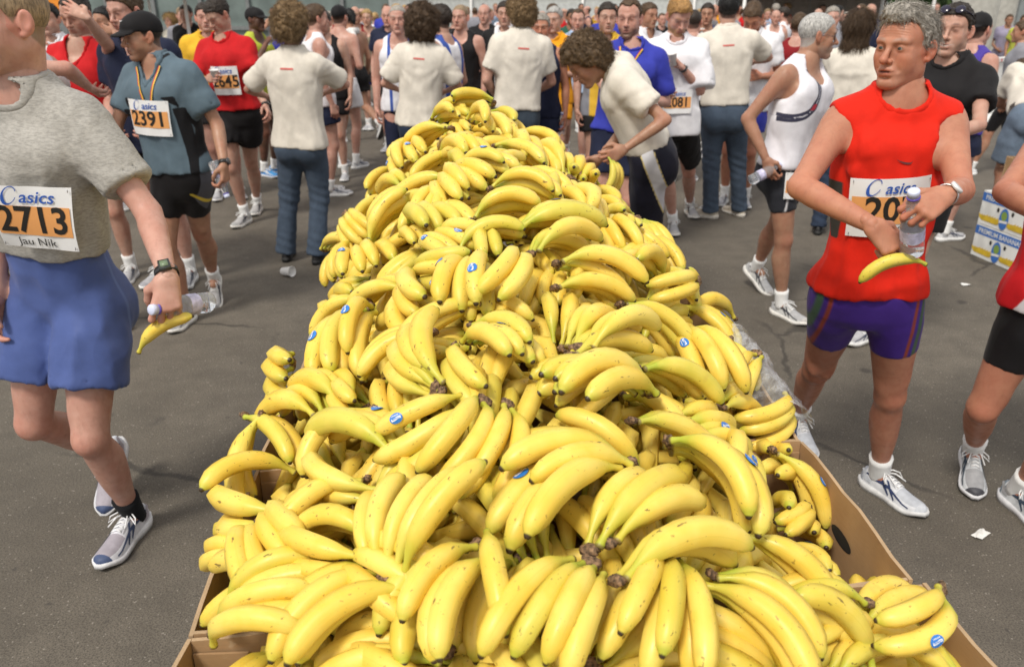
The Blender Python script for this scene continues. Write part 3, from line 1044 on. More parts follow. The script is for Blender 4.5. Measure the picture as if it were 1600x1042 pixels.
        if Lv > (t1 + t2) * .998:
            sc = Lv / ((t1 + t2) * .998)
            t1 *= sc; t2 *= sc
        vd = v / Lv
        aa = (t1 * t1 - t2 * t2 + Lv * Lv) / (2 * Lv)
        hh = math.sqrt(max(0, t1 * t1 - aa * aa))
        bend = f + lat * (a.get('out', .12) if isinstance(a, dict) else .1)
        if isinstance(a, dict) and 'bend' in a: bend = ydir(a['bend'])
        bend = nrm(bend - vd * np.dot(bend, vd))
        s.kn[q] = hp + vd * aa + bend * hh
    # head
    hy, hp_, hr = P.get('head', (ysh, 0, 0))
    f = ydir(hy); cp, sp_ = math.cos(math.radians(hp_)), math.sin(math.radians(hp_))
    hf = nrm(f * cp + V3(0, 0, 1) * sp_)
    hx = nrm(np.cross(hf, V3(0, 0, 1)))
    hu = np.cross(hx, hf)
    cr, sr = math.cos(math.radians(hr)), math.sin(math.radians(hr))
    hx, hu = hx * cr + hu * sr, hu * cr - hx * sr
    s.hax = np.array([hx, hf, hu])            # rows right, forward, up
    if P.get('hc'): s.hc = at_y(*P['hc'], s.nb[1] + P.get('hlean', 0))
    else: s.hc = s.nb + (up * .55 + hu * .45) * .155 * k + hf * .028 * k
    if P.get('hc'): s.hc = s.nb + nrm(s.hc - s.nb) * np.clip(np.linalg.norm(s.hc - s.nb), .14 * k, .18 * k)
    s.hk = k * P.get('headk', .96)
    return s

def torso_fn(s, st, o=0.0, wmul=1.0):
    a, L, u = s.pel, s.Lsp, s.up
    T, Wd, Dp, Of = st[:, 0], st[:, 1] * s.k * wmul + o, st[:, 2] * s.k * wmul + o, st[:, 3] * s.k
    l0, l1 = s.latp, s.lats
    def fn(x, y, z):
        qx, qy, qz = x - a[0], y - a[1], z - a[2]
        t = (qx * u[0] + qy * u[1] + qz * u[2]) / L
        w_ = np.clip(t, 0, 1)
        lx, ly, lz = (l0[i] * (1 - w_) + l1[i] * w_ for i in range(3))
        il = 1 / np.sqrt(lx * lx + ly * ly + lz * lz)
        lx, ly, lz = lx * il, ly * il, lz * il
        fx, fy, fz = u[1] * lz - u[2] * ly, u[2] * lx - u[0] * lz, u[0] * ly - u[1] * lx
        A = np.abs(qx * lx + qy * ly + qz * lz)
        B = np.abs(qx * fx + qy * fy + qz * fz - np.interp(t, T, Of))
        w, d = np.interp(t, T, Wd), np.interp(t, T, Dp)
        r = ((A / w) ** 2.3 + (B / d) ** 2.3) ** (1 / 2.3)
        dd = (r - 1) * np.minimum(w, d) * .92
        return np.maximum(dd, np.maximum((T[0] - t) * L, (t - T[-1]) * L))
    c = (s.pel + s.nb) / 2
    m = L * .62 + .2 + o
    lo = np.minimum(s.pel, s.nb) - .27 - o; hi = np.maximum(s.pel, s.nb) + .27 + o
    return fn, lo, hi
def torso_coords(s, V):
    q = V - s.pel
    t = q @ s.up / s.Lsp
    w = np.clip(t, 0, 1)[:, None]
    l = s.latp * (1 - w) + s.lats * w
    l /= np.linalg.norm(l, axis=1)[:, None]
    f = np.cross(np.broadcast_to(s.up, l.shape), l)
    return (q * l).sum(1), (q * f).sum(1), t

ARM_U = [(0, .049), (.12, .052), (.45, .044), (.75, .038), (1, .035)]
ARM_F = [(0, .035), (.22, .039), (.6, .032), (.88, .0262), (1, .0238)]
THIGH = [(0, .088), (.25, .086), (.6, .070), (.88, .056), (1, .053)]
SHIN = [(0, .049), (.10, .049), (.28, .056), (.5, .050), (.75, .036), (.92, .031), (1, .033)]
def body_prims(s, o=0.0):
    """list of (key, primitive, blend)"""
    k, b = s.k, s.b
    bb = .5 + .5 * getattr(s, 'legb', b)
    sc = lambda pr, m=1.0: [(t, r * k * m) for t, r in pr]
    ab = getattr(s, 'armb', b) * (.86 if s.fem else 1.0)
    out = [('torso', torso_fn(s, TORSO, o, (.93 if s.fem else 1.0) * (.4 + .6 * b)), 0)]
    for q, sg in (('r', 1), ('l', -1)):
        out.append(('trap', limb(s.pel + s.up * s.Lsp * .99, s.sh[q] - s.lats * sg * .02, [(0, .048 * k), (1, .046 * k)], o), .05))
        out.append(('butt', ell(s.pel + s.latp * sg * .075 * k - s.fwdp * .055 * k + V3(0, 0, -.045 * k), V3(.085, .075, .10) * k + o, (s.latp, s.fwdp, s.up)), .04))
        if not s.fem: out.append(('pec', ell(s.pel + s.up * s.Lsp * .76 + s.lats * sg * .075 * k + s.fwds * .075 * k, V3(.085, .045, .06) * k * b + o, (s.lats, s.fwds, s.up)), .04))
        else: out.append(('bust', ell(s.pel + s.up * s.Lsp * .70 + s.lats * sg * .075 * k + s.fwds * .085 * k, V3(.068, .06, .065) * k + o), .03))
        fw = s.fwdp
        out.append(('thigh_' + q, limb(s.hip[q], s.kn[q], sc(THIGH, bb), o, bow=(fw, [0, .45, 1], [0, .012 * k, 0])), .05))
        vd = nrm(s.an[q] - s.kn[q])
        bk = nrm(-s.fwdp - vd * np.dot(-s.fwdp, vd) + 1e-6)
        out.append(('shin_' + q, limb(s.kn[q], s.an[q], sc(SHIN, bb), o, bow=(bk, [0, .28, .6, 1], [0, .014 * k, .006 * k, 0])), .018))
        out.append(('knee_' + q, ell(s.kn[q] - bk * .012 * k, V3(.037, .037, .044) * k + o), .022))
        td = nrm(s.hip[q] - s.kn[q])
        for e, hgt in ((1, .080), (-1, .105)):       # the two heads of the thigh above the knee, the two of the calf below
            out.append(('knee_' + q, ell(s.kn[q] + td * hgt * k - s.latp * sg * e * .026 * k - bk * .020 * k, V3(.026, .027, .055) * k * bb + o, (s.latp, s.fwdp, td)), .022))
            out.append(('knee_' + q, ell(s.kn[q] + vd * (.115 + .02 * (e > 0)) * k - s.latp * sg * e * .017 * k + bk * .030 * k, V3(.024, .023, .072) * k * bb + o, (s.latp, np.cross(vd, s.latp), vd)), .022))
        out.append(('upper_' + q, limb(s.sh[q], s.el[q], sc(ARM_U, ab), o), .04))
        out.append(('fore_' + q, limb(s.el[q], s.wr[q], sc(ARM_F, ab), o), .016))
    out.append(('neck', limb(s.nb - s.up * .03 * k, s.hc - s.hax[2] * .045 * s.hk - s.hax[1] * .018 * s.hk, [(0, .064 * k), (.4, .056 * k * (.88 if s.fem else 1)), (1, .056 * s.hk * (.88 if s.fem else 1))], o), .03))
    return out
def bounds(pr):
    return np.min([p[1][1] for p in pr], 0), np.max([p[1][2] for p in pr], 0)

# ------------------------------------------------------------------ head (local frame: x right, y forward, z up; metres)
def head_local(h, P, k, neck_to):
    F_ = Fld((-.11, -.15, -.23), (.11, .15, .14), h)
    fem, age = P.get('fem', False), P.get('lean_face', 0.0)
    jw = P.get('jaw', 1.0) * (.90 if fem else 1.0)
    A = lambda p, k_=0.0, op='u': F_.add(p, k_, op)
    A(ell((0, -.018, .036), (.0745, .096, .084)))
    A(ell((0, .030, .040), (.064, .058, .058)), .03)                     # forehead
    A(ell((0, .028, -.035), (.056, .056, .078)), .03)      # mid face
    for sg in (-1, 1):
        A(limb((sg * .041 * jw, -.004, -.064), (sg * .016 * jw, .066, -.103), [(0, .019), (1, .016)]), .03)
        A(ball((sg * .0435, .058, -.024), .0205), .024)      # cheekbone
        A(limb((sg * .055, .010, -.012), (sg * .043, .0, -.055), [(0, .015), (1, .017)]), .03)
        A(limb((sg * .012, .089, .021), (sg * .046, .074, .024), [(0, .0095), (1, .0095)]), .018)   # brow ridge
    for sg in (-1, 1): A(ball((sg * .0385, .046, -.052), .0215), .026)   # cheek
    A(ell((0, .070, -.104), (.023 * jw, .020, .017)), .022)              # chin
    A(ell((0, .070, -.066), (.034, .026, .026)), .02)                    # muzzle
    for sg in (-1, 1):                                                   # sockets, lids
        A(ell((sg * .032, .0955, .003), (.019, .017, .0125)), .012, 's')
        A(ball((sg * .032, .0735, .003), .0140), .004)
        A(limb((sg * .045, .069, .0), (sg * .052, .060, -.004), [(0, .008), (1, .008)]), .01)
        if h < .004: A(ell((sg * .032, .0895, .002), (.0125, .010, .0036 - .0008 * P.get('squint', 0))), .0015, 's')
        A(limb((sg * .036, .081, -.064), (sg * .024, .094, -.040), [(0, .0035), (1, .0038)]), .012, 's')  # nasolabial
    nz = P.get('nose', 1.0)
    A(limb((0, .083, .016), (0, .083 + .026 * nz, -.031), [(0, .0085), (.5, .0088), (1, .0118)]), .012)
    A(ball((0, .084 + .027 * nz, -.034), .0112), .006)
    for sg in (-1, 1):
        A(ball((sg * .0125, .096, -.037), .0085), .008)
        A(ball((sg * .0075, .103, -.0455), .0036), .003, 's')
    op_ = P.get('mouth', 0.0)
    A(limb((-.020, .087, -.064), (0, .0945, -.0615), [(0, .0050), (1, .0062)]), .006)
    A(limb((.020, .087, -.064), (0, .0945, -.0615), [(0, .0050), (1, .0062)]), .006)
    A(limb((-.016, .088, -.0755 - .010 * op_), (.016, .088, -.0755 - .010 * op_), [(0, .0058), (.5, .0075), (1, .0058)]), .006)
    A(ell((0, .091, -.0880 - .008 * op_), (.018, .009, .004)), .010, 's')
    wd = .023 + .008 * P.get('smile', 0)
    for sg in (-1, 1):
        A(limb((0, .0985, -.0685 - .004 * op_), (sg * wd, .086, -.0685 + .006 * P.get('smile', 0)), [(0, .0022 + .006 * op_), (1, .0014)]), .003, 's')
    for sg in (-1, 1):                                                   # ears
        ax = np.array([nrm((1, -.35 * sg * sg, 0)), nrm((.35, 1, .2)), nrm((0, -.2, 1))])
        ax[0] = nrm((1, .38 * sg, 0)) if sg > 0 else nrm((1, -.38, 0))
        A(ell((sg * .0835, -.016, -.002), (.0090, .0185, .0315), (ax[0], np.cross((0, 0, 1), ax[0]), (0, 0, 1))), .005)
        A(ell((sg * .0905, -.010, .003), (.0060, .0105, .019), (ax[0], np.cross((0, 0, 1), ax[0]), (0, 0, 1))), .004, 's')
        A(ball((sg * .079, -.008, -.031), .0085), .006)
    A(limb((0, -.030, -.050), neck_to, [(0, .055 * (.88 if fem else 1)), (.7, .0568 * k * (.88 if fem else 1)), (1, .0635 * k)]), .035)
    if not fem: A(ball((0, .018, -.125), .012), .02)
    V, F = F_.mesh(1)
    if age:
        N = vnormals(V, F)
        w = smooth01(V[:, 2], .036, .044) * (1 - smooth01(V[:, 2], .066, .074)) * (V[:, 1] > .04) * (np.abs(V[:, 0]) < .05)
        V = V + N * (w * .0007 * np.sin(V[:, 2] * 800 + V[:, 0] * V[:, 0] * 1800))[:, None]
    return V, F

SKINS = {'fair': (.52, .325, .245), 'pink': (.55, .325, .255), 'tan': (.40, .225, .145), 'ruddy': (.47, .215, .132), 'brown': (.26, .135, .075), 'dark': (.085, .045, .028), 'olive': (.38, .215, .135)}
HAIRC = {'grey': (.33, .30, .26), 'silver': (.42, .41, .39), 'dark': (.030, .020, .014), 'black': (.010, .009, .009), 'brown': (.085, .050, .026), 'mid': (.13, .082, .042), 'light': (.24, .155, .075), 'blond': (.42, .27, .11), 'ginger': (.40, .22, .075), 'sandy': (.28, .20, .12)}
def skin_mat():
    t = NT('skin')
    c = t.attr('col')
    co = t.tc('Object')
    n = t.noise(co, 26, 4, .6)
    c2 = t.mix(t.ss(n, .3, .75, 0, .28), c, (.52, .20, .145), 'MULTIPLY')
    c2 = t.mix(t.ss(t.noise(co, 7, 3), .35, .7, 0, .30), c2, (.42, .15, .10))
    c2 = t.mix(t.ss(t.noise(t.mapp(co, (1, 1, .3)), 60, 3, .7), .52, .70, 0, .16), c2, (.20, .10, .065))
    c2 = t.mix(t.ss(t.noise(co, 210, 2), .68, .76, 0, .30), c2, (.16, .075, .045))
    t.bs(Base_Color=c2, Roughness=t.ss(n, .3, .7, .42, .58), Specular_IOR_Level=.4)
    t.b.inputs['Subsurface Weight'].default_value = .12
    t.b.inputs['Subsurface Radius'].default_value = (.03, .012, .006)
    t.b.inputs['Subsurface Scale'].default_value = .2
    t.bump(t.noise(co, 320, 3), .12, .0012)
    return t.m
SKIN_M = skin_mat()
def hair_mat(key):
    nm = 'hair ' + key
    if nm in _mats: return _mats[nm]
    c = HAIRC[key]
    t = NT(nm)
    co = t.tc('Object')
    a = t.noise(t.mapp(co, (1, 1, .35)), 130, 4, .7)
    b = t.noise(co, 18, 3)
    col = t.mix(t.ss(a, .3, .7), tuple(x * .45 for x in c), tuple(min(1, x * 1.55) for x in c))
    col = t.mix(t.ss(b, .35, .7, 0, .5), col, tuple(x * .6 for x in c))
    t.bs(Base_Color=col, Roughness=.5, Specular_IOR_Level=.35)
    t.bump(a, .7, .006)
    _mats[nm] = t.m
    return t.m
def head_colors(V, N, P, skin, hairc):
    x, y, z = V.T
    c = np.tile(np.array(skin), (len(V), 1))
    def lay(m, col, a=1.0):
        m = np.clip(m, 0, 1)[:, None] * a
        c[:] = c * (1 - m) + np.array(col) * m
    red = np.array(skin) * V3(1.12, .72, .66)
    lay(np.exp(-(((np.abs(x) - .045) / .022) ** 2 + ((z + .03) / .024) ** 2)) * (y > .02), red, .32)
    lay(np.exp(-((x / .016) ** 2 + ((z + .035) / .018) ** 2)) * (y > .09), red, .4)
    lay((np.abs(x) > .071) * smooth01(-np.abs(z), -.045, -.03), red, .55)
    st = P.get('stubble', .35)
    zone_ = smooth01(-z, .046, .066) * smooth01(y, -.02, .03) * smooth01(z, -.15, -.11)
    zone_ = np.maximum(zone_, np.exp(-((x / .03) ** 2 + ((z + .054) / .007) ** 2)) * (y > .07))
    beard = P.get('beard')
    zone_ = zone_ * (1 - np.exp(-((x / .024) ** 2 + ((z + .069) / .011) ** 2)))
    lay(zone_, np.array(hairc) * (.75 if beard else 1) + (0 if beard else np.array(skin) * .25), .75 if beard else st * .55)
    if P.get('moustache'): lay(np.exp(-((x / .026) ** 4 + ((z + .055) / .006) ** 4)) * (y > .07), hairc, .85)
    lip = np.exp(-((x / .023) ** 4 + ((z + .069 + .002 * P.get('mouth', 0)) / .0105) ** 4)) * (y > .075)
    lay(lip, np.array(skin) * V3(.80, .48, .46), .75)
    op_ = P.get('mouth', 0.0)
    mo = np.exp(-((x / (.021 + .008 * P.get('smile', 0))) ** 4 + ((z + .0685 + .004 * op_ - .006 * P.get('smile', 0) * (x / .03) ** 2) / (.0024 + .0035 * op_)) ** 4)) * (y > .07)
    lay(mo, (.55, .50, .45) if P.get('smile') else (.07, .02, .02), .95 if op_ else .6)
    bz = .024 + .004 * np.clip(1 - ((np.abs(x) - .034) / .02) ** 2, -1, 1)
    brow = np.exp(-(((np.abs(x) - .032) / .019) ** 4 + ((z - bz - .002) / .0052) ** 4)) * (y > .05)
    lay(brow, np.array(hairc) * .8 + np.array(skin) * .08, P.get('browa', .8))
    eye = np.exp(-(((np.abs(x) - .032) / .014) ** 4 + ((z - .002) / .0065) ** 4)) * (y > .05)
    lay(eye, np.array(skin) * .35, .55)
    if not P.get('eyes3d'):
        lay(np.exp(-(((np.abs(x) - .032) / .010) ** 2 + ((z - .002) / .005) ** 2)) * (y > .05), (.04, .025, .02), .8)
    lay(np.exp(-(((np.abs(x) - .032) / .018) ** 2 + ((z + .012) / .007) ** 2)) * (y > .05), np.array(skin) * V3(.75, .62, .62), .5)
    return c
def hairline(y, x, style):
    base = np.interp(y, [-.12, -.06, -.030, -.012, .012, .030, .055, .075, .10], [-.075, -.066, -.040, .030, -.005, .030, .062, .072, .076])
    if style == 'quiff': base = base + smooth01(y, .0, .05) * (.006 + .016 * smooth01(np.abs(x), .02, .05))
    if style in ('receding',): base = base + smooth01(y, .0, .05) * (.012 + .030 * smooth01(np.abs(x), .015, .04))
    if style == 'ring': base = np.where((z_ := y) > -.2, base, base)
    return base
def hair_local(h, style, k, seed, P):
    """returns V, F in head frame"""
    th = {'buzz': .0045, 'short': .014, 'receding': .012, 'ring': .010, 'curly': .045, 'curls': .034, 'long': .026, 'quiff': .013, 'pony': .014, 'tuft': .020}[style]
    F_ = Fld((-.16, -.19, -.30 if style == 'long' else -.19), (.16, .15, .20), h)
    tx = th * (1.0 if style in ('curly', 'curls', 'long') else .55)
    F_.add(ell((0, -.018, .036), (.0745 + tx, .096 + th, .084 + th * 1.05)))
    F_.add(ell((0, .026, .042), (.064 + tx * .8, .056 + th * .6, .058 + th)), .03)
    if style == 'long':
        F_.add(limb((0, -.075, .0), (0, -.085, -.205), [(0, .085), (.6, .098), (1, .080)], flat=((0, 1, 0), .55)), .04)
    if style in ('curly', 'curls'):
        F_.add(ell((0, -.055, -.02), (.080 + th * .8, .060 + th * .8, .075 + th)), .04)
    if style == 'pony':
        F_.add(limb((0, -.115, .03), (0, -.15, -.10), [(0, .020), (.4, .030), (1, .012)]), .02)
    if style == 'quiff':
        F_.add(ell((0, .050, .104), (.052, .045, .026)), .02)
        F_.add(ell((.02, .02, .114), (.045, .065, .020)), .02)
    if style == 'tuft':
        F_.add(ell((0, .062, .102), (.034, .030, .020)), .02)
    x, y, z = F_.pts((slice(None),) * 3)
    if style == 'long':
        hl = np.interp(y, [-.2, .0, .03, .055, .075, .10], [-.5, -.5, .0, .055, .075, .08])
        d = (hl - z) * .7
    elif style in ('curly', 'curls'):
        hl = np.interp(y, [-.2, -.06, -.01, .02, .05, .075, .12], [-.12, -.11, -.03, -.01, .04, .066, .072])
        d = (hl - z) * .7
    elif style == 'ring':
        hl = hairline(y, 0, 'x') + 0 * x
        top = np.interp(y, [-.12, -.09, -.05, .0, .05], [.09, .075, .055, .045, .04])
        d = np.maximum((hl - z) * .7, (z - top) * .8) + 0 * x
        d = np.maximum(d, y - .035 + 0 * x)
    else:
        hl = hairline(y + 0 * x, x + 0 * y, style)
        d = (hl - z) * .7
    F_.D = np.maximum(F_.D, d).astype(np.float32)
    V, Fc = F_.mesh(1)
    if len(V) == 0: return V, Fc
    N = vnormals(V, Fc)
    amp = {'buzz': .0008, 'short': .006, 'receding': .005, 'ring': .004, 'curly': .020, 'curls': .014, 'long': .006, 'quiff': .007, 'pony': .003, 'tuft': .006}[style]
    sc = {'curly': 38, 'curls': 46}.get(style, 75)
    n = vnoise(V * (V3(1, 1, .25) if style == 'long' else 1), sc, seed) * .6 + vnoise(V, sc * 2.2, seed + 1) * .4
    V = V + N * (n * amp)[:, None]
    return V, Fc
def strands(V, F, n, L, rad, seed, curl=0.0, dirn=None, lift=.16):
    """fine tapering locks growing off a hair surface, joined to it"""
    rg = np.random.default_rng(seed)
    N = vnormals(V, F)
    ids = rg.integers(0, len(V), n)
    ids = ids[N[ids, 2] > -.7]
    P, Nn = V[ids], N[ids]
    n = len(ids)
    if dirn is None:
        base = np.stack([P[:, 0] * 6, -.8 * np.ones(n), -.35 - .6 * (np.abs(P[:, 0]) > .05)], 1)
        base += .9 * np.stack([vnoise(P, 32, seed + i) for i in (1, 2, 3)], 1)
    else: base = np.tile(np.array(dirn, float), (n, 1)) + .35 * np.stack([vnoise(P, 20, seed + i) for i in (1, 2, 3)], 1)
    base += rg.normal(0, .22, (n, 3))
    T = base - Nn * (base * Nn).sum(1)[:, None]
    T /= np.maximum(np.linalg.norm(T, axis=1), 1e-6)[:, None]
    B = np.cross(Nn, T)
    l = L * rg.uniform(.6, 1.4, n)
    K = 4 if curl == 0 else 7
    ph = rg.uniform(0, 6.28, n)
    vs, k3 = [], 3
    lf = lift * rg.uniform(.5, 1.5, n)
    for j in range(K):
        u = j / (K - 1)
        C = P - Nn * .003 + T * (l * u)[:, None] + Nn * (l * lf * math.sin(u * 2.6))[:, None]
        if curl: C = C + (B * np.sin(u * 8 + ph)[:, None] + Nn * np.cos(u * 8 + ph)[:, None]) * curl * u ** .3
        r = rad * (1 - .75 * u ** 1.5)
        for q in range(k3):
            a = 2 * math.pi * q / k3
            vs.append(C + (B * math.cos(a) + Nn * math.sin(a)) * r)
    A = np.stack(vs, 1)            # n, K*3, 3
    base_i = (np.arange(n) * K * k3)[:, None]
    fs = []
    for j in range(K - 1):
        for q in range(k3):
            fs.append(np.concatenate([base_i + j * k3 + q, base_i + j * k3 + (q + 1) % k3, base_i + (j + 1) * k3 + (q + 1) % k3, base_i + (j + 1) * k3 + q], 1))
    return A.reshape(-1, 3), np.concatenate(fs)

# ------------------------------------------------------------------ hands (local: x fingers, y thumb side, z back of hand)
def hand_local(h, curl=.5, spread=.12, thumb=.5, fingers=None):
    """returns V,F. curl 0 straight .. 1 fist; per-finger values allowed. thumb on +y."""
    F_ = Fld((-.08, -.10, -.11), (.22, .11, .06), h)
    A = lambda p, k_=0.0, op='u': F_.add(p, k_, op)
    A(limb((-.022, 0, 0), (.010, 0, 0), [(0, .0195), (.55, .0245), (1, .0262)], flat=((0, 0, 1), .86)))
    A(limb((.01, 0, 0), (.05, -.004, 0), [(0, .024), (1, .030)], flat=((0, 0, 1), .50)), .02)
    kn = [(.088, .030), (.093, .009), (.088, -.012), (.079, -.031)]
    ln = [(.042, .026, .021), (.046, .030, .022), (.042, .028, .021), (.033, .021, .018)]
    rd = [.0098, .0102, .0096, .0085]
    cs = fingers or [curl, curl, curl + .03, curl + .06]
    for i in range(4):
        kx, ky = kn[i]
        A(limb((.012, ky * .45, 0), (kx, ky, .002), [(0, .013), (1, .0115)]), .014)
        p = V3(kx, ky, .002)
        ang = 0
        yaw = spread * (1.2 - i * .85)
        for j in range(3):
            ang += cs[i] * (1.05, 1.55, 1.0)[j] + (.06 if j else .05)
            d = V3(math.cos(ang) * math.cos(yaw), math.cos(ang) * math.sin(yaw), -math.sin(ang))
            q = p + d * ln[i][j]
            r0 = rd[i] * (1, .94, .86)[j]
            A(limb(p, q, [(0, r0), (.5, r0 * .92), (1, r0 * (.95 if j < 2 else .78))]), .005)
            p = q
    t0 = V3(.018, .020, -.006)
    d1 = nrm(V3(.62, .72, -.30 - .25 * thumb))
    t1 = t0 + d1 * .040
    d2 = nrm(V3(.86, .42 - .55 * thumb, -.22 - .45 * thumb))
    t2 = t1 + d2 * .032
    d3 = nrm(V3(.90, .12 - .75 * thumb, -.15 - .50 * thumb))
    t3 = t2 + d3 * .025
    A(limb(t0, t1, [(0, .017), (1, .0128)]), .016)
    A(limb(t1, t2, [(0, .0122), (1, .0112)]), .006)
    A(limb(t2, t3, [(0, .0112), (1, .0085)]), .004)
    return F_.mesh(1)
_hand_cache = {}
def hand(h, **k):
    key = (h, tuple(sorted((a, tuple(b) if isinstance(b, (list, tuple)) else b) for a, b in k.items())))
    if key not in _hand_cache:
        if k.get('curl') == 'flat': k['curl'] = .1
        _hand_cache[key] = hand_local(h, **k)
    return _hand_cache[key]
# ------------------------------------------------------------------ clothes
def fabric(name, col, rough=.8, heather=0.0, sheen=.03, weave=420, bump=.07, col2=None, pat=None):
    if name in _mats: return _mats[name]
    t = NT(name)
    co = t.tc('Object')
    n = t.noise(co, 11, 4, .6)
    c = t.mix(t.ss(n, .3, .7), tuple(x * .90 for x in col), tuple(min(1, x * 1.08) for x in col))
    if heather:
        c = t.mix(t.ss(t.noise(t.mapp(co, (1, 1, 3)), 70, 3, .7), .35, .68, 0, heather), c, tuple(x * .45 for x in col))
    for (an, pc, e) in (pat or []):
        a = t.attr(an, 'Fac')
        c = t.mix(t.ss(a, -e, e), c, pc)
    t.bs(Base_Color=c, Roughness=rough, Specular_IOR_Level=.14, Sheen_Weight=sheen)
    w = t.noise(co, weave, 2, .6)
    cr = t.noise(t.mapp(co, (1, 1, .45)), 9, 1.5, .45)
    cr = t.math('ABSOLUTE', t.math('SUBTRACT', cr, .5))
    c2 = t.noise(t.mapp(co, (1, 1, .8), rot=(.5, .4, 0)), 34, 3, .5)
    t.bump(t.math('ADD', t.math('MULTIPLY', cr, -2.2), t.math('ADD', t.math('MULTIPLY', c2, .10), t.math('MULTIPLY', w, bump * .6))), .30, .016)
    _mats[name] = t.m
    return t.m
LOOSE = np.array([(-.60, .188, .142, -.004), (-.25, .184, .136, -.006), (-.05, .178, .129, -.006), (.12, .173, .123, -.002), (.29, .168, .119, .004), (.45, .168, .120, .006), (.60, .176, .125, .008),
                  (.72, .180, .126, .004), (.82, .172, .114, -.004), (.90, .144, .091, -.012), (.97, .094, .070, -.014), (1.06, .062, .060, -.006)])
_tt = np.vstack([[(-.60, .170, .118, -.008), (-.25, .170, .117, -.010)], TORSO[2:]])
TIGHT = np.stack([LOOSE[:, 0]] + [np.interp(LOOSE[:, 0], _tt[:, 0], _tt[:, i]) for i in (1, 2, 3)], 1)
def cutp(prim, p, d):
    """keep the side of the plane through p that d points away from"""
    fn, lo, hi = prim
    p, d = np.asarray(p), nrm(d)
    return (lambda x, y, z: np.maximum(fn(x, y, z), (x - p[0]) * d[0] + (y - p[1]) * d[1] + (z - p[2]) * d[2])), lo, hi
def top_field(s, G, h):
    k = s.k
    fit = G.get('fit', .8)
    st = LOOSE * fit + TIGHT * (1 - fit)
    st = st.copy()
    if s.fem: st[:, 1] *= .93
    ease = G.get('ease', .012 + .006 * fit)
    hem = G.get('hem', -.17)
    bm = .4 + .6 * s.b
    prims = [(torso_fn(s, st, ease, bm), 0.0)]
    for key, pr, kk in body_prims(s, ease * .8):
        if key in ('trap', 'pec', 'bust'): prims.append((pr, kk))
        if key == 'butt': prims.append((pr, kk))
    if hem < .1:
        for q in 'rl': prims.append((limb(s.hip[q], s.hip[q] + (s.kn[q] - s.hip[q]) * .3, [(0, .088 * k * (.5 + .5 * s.b) + ease), (1, .080 * k + ease)]), .06))
    sl = G.get('sleeve', .55)
    for q, sg in (('r', 1), ('l', -1)):
        if sl > 0:
            sh, el, wr = s.sh[q], s.el[q], s.wr[q]
            fl = G.get('flare', .012) * k
            f1 = min(sl, 1.0)
            pr = limb(sh, sh + (el - sh) * f1, [(0, .053 * k + ease * .7), (.45, .050 * k + ease * .7 + fl * .4), (1, .045 * k + ease * .7 + fl)])
            if sl < 1: pr = cutp(pr, sh + (el - sh) * sl, (el - sh))
            prims.append((pr, .05))
            if sl > 1:
                e2 = el + (wr - el) * min(sl - 1, .96)
                prims.append((cutp(limb(el, e2, [(0, .046 * k + ease), (1, .038 * k + ease)]), e2, wr - el), .03))
        elif sl < 0 and G.get('cap', 1):
            prims.append((limb(s.sh[q] - s.lats * sg * .03, s.sh[q] + s.lats * sg * .012, [(0, .052 * k + ease * .5), (1, .046 * k + ease * .5)]), .05))
    lo = np.min([p[0][1] for p in prims], 0); hi = np.max([p[0][2] for p in prims], 0)
    F_ = Fld(lo, hi, h)
    for pr, kk in prims: F_.add(pr, kk)
    th = G.get('th', .009)
    a, u, L = s.pel, s.up, s.Lsp
    hw = G.get('hemwave', 0)
    if h < .0125:        # hollow at the hem and the sleeve ends
        x, y, z = F_.pts((slice(None),) * 3)
        near = (((x - a[0]) * u[0] + (y - a[1]) * u[1] + (z - a[2]) * u[2]) / L - hem) * L - .05
        for q in 'rl':
            if 0 < sl < 1:
                e = s.sh[q] + (s.el[q] - s.sh[q]) * sl
                d_ = nrm(s.el[q] - s.sh[q])
                ax = np.maximum(np.abs((x - e[0]) * d_[0] + (y - e[1]) * d_[1] + (z - e[2]) * d_[2]) - .035, np.sqrt((x - e[0]) ** 2 + (y - e[1]) ** 2 + (z - e[2]) ** 2) - .10)
                near = np.minimum(near, ax)
        F_.D = np.maximum(F_.D, -np.maximum(F_.D + max(th, 1.5 * h), near)).astype(np.float32)
    F_.clip(lambda x, y, z: (hem - ((x - a[0]) * u[0] + (y - a[1]) * u[1] + (z - a[2]) * u[2]) / L) * L * .9 + hw * np.sin(x * 30 + y * 20))
    ns = G.get('neck', 'crew')
    D0 = F_.D.copy()
    Cf = Fld(lo, hi, h)
    def A(p, k_=.004):
        F_.add(p, k_, 's')
        Cf.add(p, .004)
    A(limb(s.nb - u * .012 * k, s.hc, [(0, .066 * k), (1, .075 * k)]))
    A(ell(s.nb + s.fwds * .040 * k + u * .012 * k, V3(.070, .062, .050) * k, (s.lats, s.fwds, u)))
    if ns == 'v': A(limb(s.nb + s.fwds * .06 * k, s.nb + s.fwds * .12 * k - u * .12 * k, [(0, .058 * k), (1, .004)]))
    if ns == 'deepv': A(limb(s.nb + s.fwds * .06 * k, s.nb + s.fwds * .13 * k - u * .21 * k, [(0, .066 * k), (1, .006)]))
    if ns == 'scoop':
        A(ell(s.nb + s.fwds * .075 * k - u * .015 * k, V3(.082, .085, .115) * k, (s.lats, s.fwds, u)))
        A(ell(s.nb - s.fwds * .06 * k - u * .0 * k, V3(.078, .06, .06) * k, (s.lats, s.fwds, u)))
    s.collar = None
    if h < .0125 and ns in ('crew', 'v', 'deepv'):      # ribbed band round the neck opening
        Cf.D = np.maximum(np.abs(Cf.D - .006) - .0105, np.abs(D0 + .002) - .95 * h).astype(np.float32)
        s.collar = Cf
    A = lambda p, k_=.004: F_.add(p, k_, 's')
